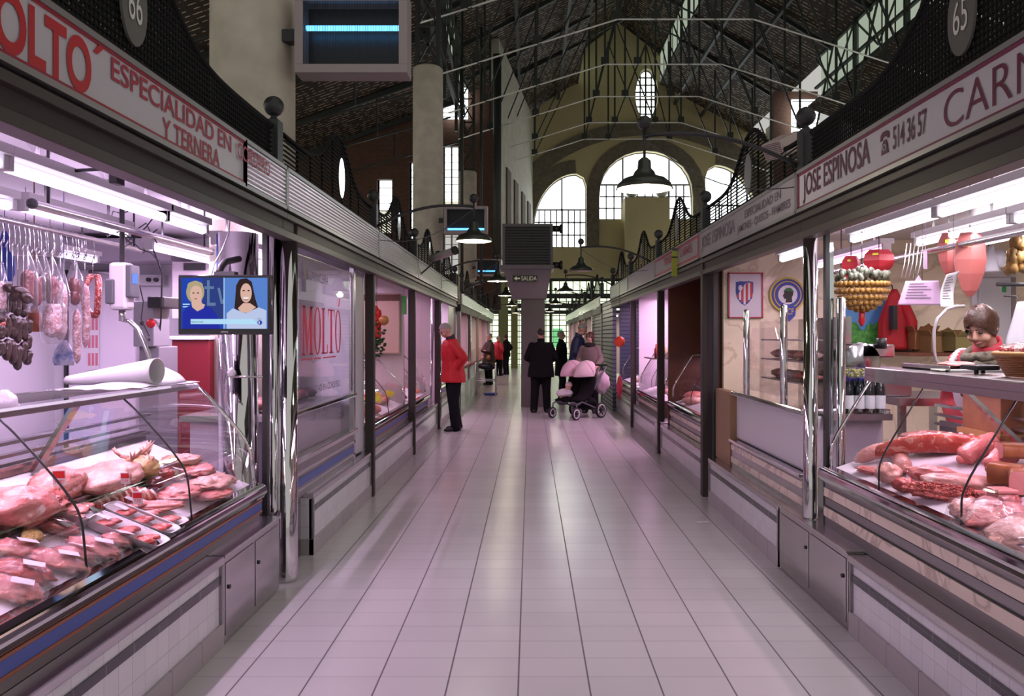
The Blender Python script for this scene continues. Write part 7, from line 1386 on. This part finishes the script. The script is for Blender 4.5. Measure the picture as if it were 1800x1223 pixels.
# ---------------------------------------------------------------- people
ARM = {'hang': ((0.25, 0.04, 1.14), (0.245, -0.06, 0.89)), 'pocket': ((0.30, 0.11, 1.16), (0.15, -0.02, 0.96)), 'cross': ((0.25, -0.10, 1.15), (-0.10, -0.215, 1.17)), 'front': ((0.25, 0.0, 1.14), (0.10, -0.22, 1.02)), 'push': ((0.24, -0.02, 1.15), (0.20, -0.30, 1.04)), 'chin': ((0.20, -0.2, 1.17), (0.05, -0.24, 1.34)), 'back': ((0.26, 0.13, 1.15), (0.20, 0.14, 0.93))}
def person(label, x, y, h, face, top, legs, hairc, shoe=None, lean=0.0, headp=0.0, heady=0.0, arms=('hang', 'hang'), feet=((-0.11, 0), (0.11, 0)), coatlen=0.80, hair='short', vox=0.012, z0=0.0, glasses=False, collar=None, extra=None, wide=1.0, skirt=False, seated=False):
    s = h/1.75; t = thing('person', label, 'person', (x, y, z0)); R0 = Matrix.Translation((x, y, z0)) @ Matrix.Rotation(face, 4, 'Z') @ Matrix.Scale(s, 4)
    hip = Vector((0, 0, 0.93)); RL = Matrix.Rotation(lean, 3, 'X')
    def U(p): return hip + RL @ (Vector(p)-hip)
    nk = Vector((0, 0.01, 1.50)); RH = Matrix.Rotation(heady, 3, 'Z') @ Matrix.Rotation(headp, 3, 'X')
    def Hd(p): return U(nk + RH @ (Vector(p)-nk))
    def fin(mb): mb.v = [R0 @ q for q in mb.v]; return mb
    def put(mb, nm, mt, par=None): return fin(mb).build(nm, mt, par or t)
    sh = {-1: (-0.18*wide, 0.0, 1.42), 1: (0.18*wide, 0.0, 1.42)}
    def armp(sd):
        e, hd = ARM[arms[0 if sd < 0 else 1]]; return [Vector(sh[sd]), Vector((e[0]*sd*wide, e[1], e[2])), Vector((hd[0]*sd, hd[1], hd[2]))]
    def limb(mb, pts, rs, n=12):
        P_ = []; R_ = []
        for i in range(len(pts)-1):
            for k in range(6):
                u = k/6; P_.append(pts[i].lerp(pts[i+1], u)); R_.append(rs[i]*(1-u)+rs[i+1]*u)
        P_.append(pts[-1]); R_.append(rs[-1]); mb.tube(P_, R_, n)
        for q, r in zip(pts, rs): mb.ell(q, r*1.0, n, 8)
    lg = []
    for sd, (fx, fy) in ((-1, feet[0]), (1, feet[1])):
        f = Vector((fx, fy, 0.08)); hpp = Vector((0.095*sd, 0, 0.90)); kn = hpp.lerp(f, 0.5)+Vector((0, -0.03, 0)); lg.append((hpp, kn, f))
    # body: one continuous skin surface
    b = MB(); tor = [((0, 0, 0.86), 0.14, 0.10), ((0, 0, 0.98), 0.14, 0.10), ((0, 0, 1.10), 0.125, 0.09), ((0, 0, 1.28), 0.14, 0.09), ((0, 0.01, 1.38), 0.12, 0.07), ((0, 0.01, 1.46), 0.07, 0.06)]
    b.rings([[U(Vector(c)+Vector((rx*math.cos(a), ry*math.sin(a), 0))) for a in [k*math.pi/8 for k in range(16)]] for c, rx, ry in tor])
    b.tube([U((0, 0.015, 1.42)), Hd((0, 0.01, 1.50)), Hd((0, 0.0, 1.58))], [0.060, 0.052, 0.052], 14)
    b.ell(Hd((0, 0.015, 1.655)), (0.074, 0.092, 0.098), 20, 14, RL @ RH); b.ell(Hd((0, -0.030, 1.605)), (0.056, 0.058, 0.070), 18, 12, RL @ RH); b.ell(Hd((0, -0.055, 1.562)), (0.030, 0.028, 0.024), 14, 10, RL @ RH)
    b.tube([Hd((0, -0.080, 1.655)), Hd((0, -0.100, 1.622)), Hd((0, -0.088, 1.612))], [0.009, 0.015, 0.011], 10)
    for sd in (-1, 1):
        b.ell(Hd((0.076*sd, 0.01, 1.635)), (0.010, 0.020, 0.032), 10, 8, RL @ RH); b.ell(Hd((0.036*sd, -0.055, 1.605)), (0.026, 0.028, 0.026), 12, 8, RL @ RH)
        a = armp(sd); a[0] = Vector((0.145*sd*wide, 0, 1.385)); a = [U(q) for q in a]; limb(b, a, [0.034, 0.030, 0.023])
        # hand: palm, four unequal curled fingers, thumb from the side
        dr = (a[2]-a[1]).normalized(); sdv = dr.cross(Vector((0, 0, 1)) if abs(dr.z) < 0.9 else Vector((0, 1, 0))).normalized(); up = sdv.cross(dr).normalized()
        w_ = a[2]; b.tube([w_, w_+dr*0.035, w_+dr*0.085], [0.026, 0.036, 0.034], 12, flat=0.5)
        for k, (o, L) in enumerate(((-0.027, 0.062), (-0.009, 0.074), (0.009, 0.070), (0.026, 0.054))):
            q = w_+dr*0.085+sdv*o; b.tube([q, q+dr*L*0.5-up*0.006, q+dr*L*0.85-up*0.022], [0.0095, 0.009, 0.0075], 8)
        q = w_+dr*0.03-sdv*0.030*sd; b.tube([q, q+dr*0.03-sdv*0.022*sd, q+dr*0.058-sdv*0.024*sd-up*0.01], [0.012, 0.011, 0.008], 8)
    for hpp, kn, f in lg: limb(b, [hpp, kn, f], [0.075, 0.048, 0.035]); b.ell(f+Vector((0, -0.03, -0.03)), (0.026, 0.06, 0.02), 12, 8)
    b = remesh(b, vox*0.7, 2); put(b, 'body', SKIN)
    for sd in (-1, 1):
        m = MB().ell(Hd((0.030*sd, -0.080, 1.652)), (0.0125, 0.008, 0.0095), 12, 8, RL @ RH); put(m, 'eye', EYEW); m = MB().tube([Hd((0.014*sd, -0.090, 1.676)), Hd((0.032*sd, -0.088, 1.682)), Hd((0.050*sd, -0.074, 1.674))], 0.004, 6); put(m, 'eyebrow', hairc)
    m = MB().tube([Hd((-0.024, -0.082, 1.588)), Hd((0, -0.092, 1.586)), Hd((0.024, -0.082, 1.588))], [0.003, 0.007, 0.003], 8); put(m, 'lips', LIP)
    # hair
    m = MB(); R = []; big = 1.06 if hair == 'short' else 1.13
    for i in range(15):
        ph = math.pi*(0.02+0.98*i/14); ring = []
        for k in range(26):
            a = k*2*math.pi/26; back = 0.5+0.5*math.sin(a)          # 1 behind, 0 in front
            lim = {'short': 0.30+0.36*back, 'bald': 0.30+0.34*back, 'bob': 0.34+0.50*min(1, back*2.0)**0.8, 'tied': 0.37+0.30*back}[hair]
            if hair == 'bald' : lo = 0.26*(1-0.0*back)
            p_ = min(ph, math.pi*lim) if hair != 'bald' else math.pi*(0.36+(lim-0.36)*i/14)
            q = Vector((0.076*big*math.sin(p_)*math.cos(a), 0.094*big*math.sin(p_)*math.sin(a), 0.100*big*math.cos(p_))); k2 = 1+0.05*noise.noise(q*60)
            if hair == 'bob': k2 *= 1+0.16*max(0, p_/math.pi-0.42)+0.03*math.sin(a*13)
            if hair == 'bald' and math.sin(a) < 0.05: k2 = 0.9
            ring.append(Hd(Vector((0, 0.015, 1.657))+q*k2))
        R.append(ring)
    m.rings(R, True, False)
    if hair == 'tied': m.ell(Hd((0, 0.11, 1.65)), 0.04, 12, 8)
    put(m, 'hair', hairc)
    # trousers
    tr = MB(); tr.rings([[Vector((rx*math.cos(a), ry*math.sin(a), z)) if z < 0.95 else U(Vector((rx*math.cos(a), ry*math.sin(a), z))) for a in [k*math.pi/9 for k in range(18)]] for z, rx, ry in [(0.82, 0.165*wide, 0.12), (0.90, 0.175*wide, 0.13), (0.98, 0.16*wide, 0.12), (1.03, 0.15*wide, 0.11)]])
    for hpp, kn, f in lg: limb(tr, [hpp, kn, f+Vector((0, 0.005, -0.015))], [0.112*wide, 0.090, 0.078], 16)
    put(remesh(tr, vox, 3), 'trousers', legs)
    for sd, (hpp, kn, f) in zip((-1, 1), lg):
        m = MB(); R = []
        for (yy, rx, rz, zc) in [(0.085, 0.030, 0.030, 0.045), (0.06, 0.040, 0.045, 0.052), (0.0, 0.042, 0.052, 0.055), (-0.07, 0.044, 0.036, 0.040), (-0.13, 0.045, 0.028, 0.032), (-0.17, 0.034, 0.022, 0.027), (-0.188, 0.012, 0.010, 0.024)]:
            R.append([Vector((f.x+rx*math.cos(a), f.y+yy, max(0.003, zc+rz*math.sin(a)))) for a in [k*math.pi/8 for k in range(16)]])
        m.rings(R); put(m, 'shoe', shoe or BLACKR)
    # jacket
    j = MB(); cl = coatlen; prof = [(cl, 0.238, 0.178), ((cl+0.98)/2, 0.232, 0.172), (1.0, 0.21, 0.158), (1.12, 0.20, 0.150), (1.28, 0.215, 0.15), (1.38, 0.20, 0.13), (1.445, 0.14, 0.105), (1.475, 0.075, 0.075)]
    j.rings([[(U(Vector((rx*wide*math.cos(a), ry*wide*math.sin(a)*(1+0.0*rx), z))) if z > 0.93 else Vector((0, 0, 0))+U(Vector((0, 0, 0.93)))-hip+Vector((rx*wide*math.cos(a)*(1+0.03*math.sin(3*a)), ry*wide*math.sin(a), z))) for a in [k*math.pi/10 for k in range(20)]] for z, rx, ry in prof])
    for sd in (-1, 1):
        a = [U(q) for q in armp(sd)]; a[0] = U((0.155*sd*wide, 0, 1.39)); limb(j, a, [0.084, 0.070, 0.054], 14)
    j = remesh(j, vox, 3); j.v = [q+Vector((1, 1, 1))*0.006*noise.noise(q*9) for q in j.v]; jk = put(j, 'jacket', top)
    m = MB().rings([[U(Vector((r*math.cos(a), 0.005+r*0.95*math.sin(a), z-0.02*math.sin(a)*-1))) for a in [k*math.pi/10 for k in range(20)]] for z, r in [(1.44, 0.085), (1.485, 0.078), (1.53, 0.074), (1.53, 0.066), (1.46, 0.07)]], True, False); put(m, 'collar', collar or top, jk)
    if glasses:
        g = MB()
        for sd in (-1, 1): g.tube([Hd((0.032*sd+0.022*math.cos(a), -0.096, 1.650+0.017*math.sin(a))) for a in [k*math.pi/6 for k in range(13)]], 0.0018, 5); g.tube([Hd((0.054*sd, -0.094, 1.655)), Hd((0.078*sd, -0.01, 1.648))], 0.0018, 5)
        g.tube([Hd((-0.01, -0.097, 1.655)), Hd((0.01, -0.097, 1.655))], 0.0018, 5); put(g, 'glasses', DGREY)
    if extra: extra(t, U, Hd, put)
    return t
PI = math.pi
DK = mat('dark_trousers', (0.009, 0.008, 0.012), 0.9, spec=0.15); GREYH = mat('grey_hair', (0.40, 0.38, 0.36), 0.8, noise_s=60, col2=(0.24, 0.22, 0.21), bump=0.5, bump_s=60); DKH = mat('dark_hair', (0.022, 0.014, 0.012), 0.5); BRH = mat('brown_hair', (0.030, 0.011, 0.006), 0.4, noise_s=50, col2=(0.060, 0.024, 0.012), bump=0.25, bump_s=40); AUB = mat('auburn_hair', (0.09, 0.022, 0.016), 0.5)
REDJ = mat('red_anorak', (0.50, 0.008, 0.014), 0.6, bump=0.5, bump_s=7); REDJ2 = mat('red_coat_far', (0.48, 0.015, 0.02), 0.7); DCOAT = mat('charcoal_coat', (0.007, 0.006, 0.007), 0.9, spec=0.15); BCOAT = mat('brown_coat', (0.050, 0.030, 0.018), 0.85); NAVYJ = mat('navy_jacket', (0.016, 0.025, 0.075), 0.6); TAUPE = mat('taupe_coat', (0.20, 0.14, 0.13), 0.8); JEAN = mat('blue_jeans', (0.10, 0.16, 0.38), 0.8)
# faces: 0 looks at the camera, PI looks away, -PI/2 looks left in the picture
person('elderly man with glasses in a red anorak looking down at the left stall', P(797, 0, 12.75).x, 12.75, 1.80, -PI/2+0.35, REDJ, DK, GREYH, lean=0.10, headp=0.50, arms=('pocket', 'pocket'), feet=((-0.14, 0.10), (0.13, 0.0)), coatlen=0.78, vox=0.012, glasses=True, collar=mat('dark_collar', (0.03, 0.02, 0.03), 0.8), wide=1.12)
person('man in a dark coat seen from behind beside the exit pillar', P(951, 0, 15.75).x, 15.75, 1.72, PI, DCOAT, DCOAT, DKH, arms=('front', 'front'), feet=((-0.13, 0.0), (0.15, 0.0)), coatlen=0.74, wide=1.18)
def scarf(t, U, Hd, put):
    m = MB().rings([[U(Vector((r*math.cos(a), 0.005+r*math.sin(a)*0.9-0.02, z))) for a in [k*PI/10 for k in range(20)]] for z, r in [(1.42, 0.105), (1.46, 0.12), (1.51, 0.11), (1.53, 0.085)]], True, False); put(m, 'fur_collar', mat('fur_black', (0.02, 0.012, 0.012), 0.9, bump=1, bump_s=60)); m = MB().rings([[U(Vector((r*math.cos(a), -0.02+r*math.sin(a)*0.9, z))) for a in [k*PI/8 for k in range(16)]] for z, r in [(1.36, 0.10), (1.44, 0.082), (1.50, 0.066)]], True, False); put(m, 'red_scarf', mat('scarf_red', (0.32, 0.01, 0.03), 0.8))
person('woman with auburn hair in a taupe coat with black fur collar behind the stroller', P(1037, 0, 15.7).x, 15.7, 1.64, -0.25, TAUPE, DK, AUB, arms=('push', 'push'), headp=0.05, heady=-0.25, hair='bob', coatlen=0.62, extra=scarf)
def shirt(t, U, Hd, put):
    m = MB().rings([[Vector((rx*math.cos(a), rx*0.74*math.sin(a), z)) for a in [k*PI/10 for k in range(20)]] for z, rx in [(0.86, 0.212), (0.93, 0.205), (0.96, 0.19)]], True, False); put(m, 'shirt_hem', mat('cream_shirt', (0.62, 0.56, 0.34), 0.8))
person('tall balding man in a navy jacket and blue jeans facing the right stalls', P(1013, 0, 17.0).x, 17.0, 1.86, PI/2-0.25, NAVYJ, JEAN, GREYH, lean=0.10, headp=0.5, arms=('front', 'front'), coatlen=0.92, hair='short', extra=shirt)
person('person in a long black coat standing behind the navy jacketed man', P(987, 0, 19.2).x, 19.2, 1.70, PI/2, DCOAT, DK, GREYH, arms=('pocket', 'hang'), coatlen=0.6)
def bagx(t, U, Hd, put):
    m = MB().tube([U((-0.17, -0.05, 1.42)), U((-0.05, -0.165, 1.25)), U((0.12, -0.16, 1.08)), U((0.20, -0.08, 1.0))], 0.012, 6); put(m, 'bag_strap', mat('tan_strap', (0.35, 0.13, 0.04), 0.6)); m = MB().blob(U((0.20, -0.12, 0.94)), (0.09, 0.05, 0.09), 3, 0.2); put(m, 'handbag', mat('tan_bag', (0.40, 0.18, 0.06), 0.6))
person('person in a long brown coat with crossed arms and a tan bag, left row', P(860, 0, 24.9).x, 24.9, 1.66, -PI/2+0.5, BCOAT, DCOAT, GREYH, arms=('cross', 'cross'), coatlen=0.55, vox=0.016, glasses=True, extra=bagx, wide=1.15)
person('person in a red coat standing behind the brown coated one', P(876, 0, 30.6).x, 30.6, 1.58, PI-0.6, REDJ2, DK, GREYH, arms=('pocket', 'pocket'), coatlen=0.72, vox=0.016)
person('person in a black jacket farthest along the left row', P(890, 0, 31.6).x, 31.6, 1.66, -PI/2-0.4, DCOAT, DK, BRH, headp=0.3, arms=('pocket', 'hang'), coatlen=0.78, vox=0.016, hair='bob')
# saleswoman behind the right counter
PLAID = mat('plaid_scarf', (0.20, 0.17, 0.12), 0.85, noise_s=26, col2=(0.045, 0.035, 0.03))
def vend(t, U, Hd, put):
    m = MB()
    for k in range(3):
        m.tube([U(Vector((0.105*math.cos(a), -0.03+0.105*math.sin(a), 1.405+k*0.030+0.012*math.sin(a*2+k*2)))) for a in [i*PI/14 for i in range(29)]], 0.030, 12)
    m.tube([U((0.02, -0.14, 1.44)), U((-0.02, -0.20, 1.36)), U((-0.05, -0.20, 1.26))], [0.04, 0.05, 0.04], 12); put(m, 'plaid_scarf', PLAID)
    ap = mat('pink_white_apron', (0.74, 0.62, 0.70), 0.7); m = MB()
    m.rings([[U(Vector((rx*math.cos(a), ry*math.sin(a), z))) for a in [PI+0.1+k*(PI-0.2)/18 for k in range(19)]] for z, rx, ry in [(0.85, 0.222, 0.172), (1.1, 0.215, 0.165), (1.28, 0.225, 0.16), (1.38, 0.205, 0.14), (1.44, 0.15, 0.115)]], True, False, 0, False); put(m, 'apron', ap)
    m = MB()
    for sd in (-1, 1):
        m.tube([U((0.16*sd+0.012*(i % 2)*sd, -0.12+0.26*i/20, 1.415+0.045*math.sin(i/20*PI))) for i in range(21)], 0.018, 8)
    put(m, 'apron_frill', ap)
person('saleswoman with a brown bob, plaid scarf and white apron over red, looking down', 2.82, 4.62, 1.77, -0.95, mat('vendor_red', (0.48, 0.03, 0.05), 0.7), DK, BRH, lean=0.28, headp=0.32, arms=('front', 'front'), hair='bob', z0=0.0, vox=0.009, extra=vend, coatlen=0.8)
# ---------------------------------------------------------------- stroller
sx, sy = 0.86, 14.75; t = thing('double_stroller', 'double stroller with two pale pink hoods and black seats', 'stroller', (sx, sy, 0)); fw = Vector((-0.70, -0.714, 0)); lt = Vector((-0.714, 0.70, 0)); up = Vector((0, 0, 1)); O = Vector((sx+0.03, sy, 0))
def S(f, l, z): return O+fw*f+lt*l+up*z
PINK = mat('hood_pink', (0.68, 0.42, 0.50), 0.7); PINK2 = mat('hood_pink_light', (0.76, 0.54, 0.58), 0.7); BLF = mat('black_fabric', (0.006, 0.005, 0.006), 0.9, spec=0.15); WHL = mat('wheel_white', (0.62, 0.55, 0.60), 0.5)
for nm, f, l, r in (('front', 0.36, -0.30, 0.115), ('front', 0.36, 0.30, 0.105), ('rear', -0.32, -0.34, 0.145), ('rear', -0.32, 0.34, 0.145)):
    c = S(f, l, r+0.0); w_ = MB(); R = []
    for (rr, o) in ((r-0.028, -0.02), (r, -0.016), (r, 0.016), (r-0.028, 0.02)): R.append([c+lt*o+(fw*math.cos(a)+up*math.sin(a))*rr for a in [k*PI/16 for k in range(32)]])
    w_.rings(R+[R[0]], True, False); tw = w_.build('wheel', BLACKR, t); m = MB(); R = []
    for (rr, o) in ((r-0.045, -0.022), (r-0.026, -0.022), (r-0.026, 0.022), (r-0.045, 0.022)): R.append([c+lt*o+(fw*math.cos(a)+up*math.sin(a))*rr for a in [k*PI/16 for k in range(32)]])
    m.rings(R+[R[0]], True, False); m.build('rim', WHL, tw); m = MB()
    for k in range(6): a = k*PI/3; m.bar(c, c+(fw*math.cos(a)+up*math.sin(a))*(r-0.04), 0.018, 0.012)
    m.tube([c-lt*0.03, c+lt*0.03], 0.022, 12); m.build('spokes', BLACKM, tw)
fm = MB()
for l in (-0.30, 0.30): fm.tube([S(0.36, l, 0.12), S(0.34, l, 0.28), S(0.20, l, 0.33), S(-0.32, l, 0.16)], 0.016, 8); fm.tube([S(0.10, l, 0.32), S(-0.20, l, 0.60), S(-0.52, l*1.05, 0.98)], 0.015, 8)
fm.tube([S(-0.32, -0.34, 0.15), S(-0.32, 0.34, 0.15)], 0.014, 8).tube([S(0.2, -0.3, 0.32), S(0.2, 0.3, 0.32)], 0.014, 8); fm.build('frame', DGREY, t)
MB().tube([S(-0.52, -0.315, 0.98), S(-0.56, -0.30, 1.0), S(-0.56, 0.30, 1.0), S(-0.52, 0.315, 0.98)], 0.018, 10).build('handlebar', BLACKM, t)
for l, mt, lb in ((-0.17, PINK2, 'lighter'), (0.17, PINK, 'darker')):
    m = MB(); R = []
    for (f, z, hw, th) in ((0.30, 0.34, 0.13, 0.03), (0.16, 0.36, 0.15, 0.05), (0.0, 0.40, 0.16, 0.08), (-0.10, 0.55, 0.165, 0.09), (-0.18, 0.78, 0.165, 0.08), (-0.20, 0.95, 0.12, 0.05)):
        R.append([S(f, l+hw*math.cos(a), z)+up*th*math.sin(a)*1.0+fw*th*math.sin(a)*0.6 for a in [k*PI/8 for k in range(16)]])
    m.rings(R); m.build('seat', BLF, t)
    m = MB(); R = []
    for i in range(12):
        b_ = -0.45+i/11*2.05; ring = []
        for k in range(15):
            a = k*PI/14; rr = 0.30; ring.append(S(-0.10+rr*math.sin(b_)*math.sin(a)*1.05, l+0.185*math.cos(a), 0.80+rr*math.cos(b_)*math.sin(a)+0.01*math.sin(i*PI)))
        R.append(ring)
    m.rings(R, True, False, 0, False); m.build('hood', mt, t, solid=0.008)
    m = MB(); m.tube([S(-0.10+0.305*math.sin(0.3)*math.sin(k*PI/14)*1.05, l+0.188*math.cos(k*PI/14), 0.80+0.305*math.cos(0.3)*math.sin(k*PI/14)) for k in range(15)], 0.008, 6); m.build('hood_seam', PINK, t)
    m = MB().blob(S(0.22, l, 0.30), (0.11, 0.10, 0.05), 5, 0.15); m.build('footmuff', mat('muff_grey_'+lb, (0.05, 0.045, 0.06) if lb == 'darker' else (0.10, 0.09, 0.11), 0.8), t)
MB().blob(S(-0.25, 0, 0.27), (0.24, 0.24, 0.12), 6, 0.12).build('basket', BLF, t)
bag = thing('nappy_bag', 'pink patterned bag hanging from the stroller handlebar', 'bag', S(-0.60, -0.05, 0.42)); MB().blob(S(-0.62, -0.12, 0.66), (0.14, 0.12, 0.22), 8, 0.25, 2).build('bag', mat('bag_pink', (0.66, 0.40, 0.52), 0.7, noise_s=10, col2=(0.76, 0.60, 0.68)), bag); MB().tube([S(-0.60, -0.2, 0.80), S(-0.56, -0.16, 1.0), S(-0.60, -0.05, 0.80)], 0.008, 6).build('handle', BLF, bag)
bb = thing('baby', 'baby wrapped in pale clothes in the farther stroller seat', 'person', S(0.08, 0.17, 0.45)); m = MB().ell(S(0.04, 0.17, 0.60), (0.065, 0.07, 0.07), 18, 12).tube([S(0.05, 0.17, 0.56), S(0.08, 0.17, 0.50), S(0.18, 0.17, 0.44), S(0.28, 0.17, 0.42)], [0.04, 0.08, 0.07, 0.04], 14).ell(S(0.11, 0.17, 0.60), (0.012, 0.012, 0.012), 8, 6); remesh(m, 0.012, 2).build('body', SKIN, bb); MB().blob(S(0.16, 0.17, 0.47), (0.16, 0.15, 0.08), 9, 0.25, 3).build('blanket', mat('blanket_pink_white', (0.70, 0.58, 0.62), 0.8, noise_s=12, col2=(0.78, 0.72, 0.74)), bb); MB().ell(S(0.03, 0.17, 0.625), (0.07, 0.075, 0.06), 16, 10).build('cap', PINK2, bb)
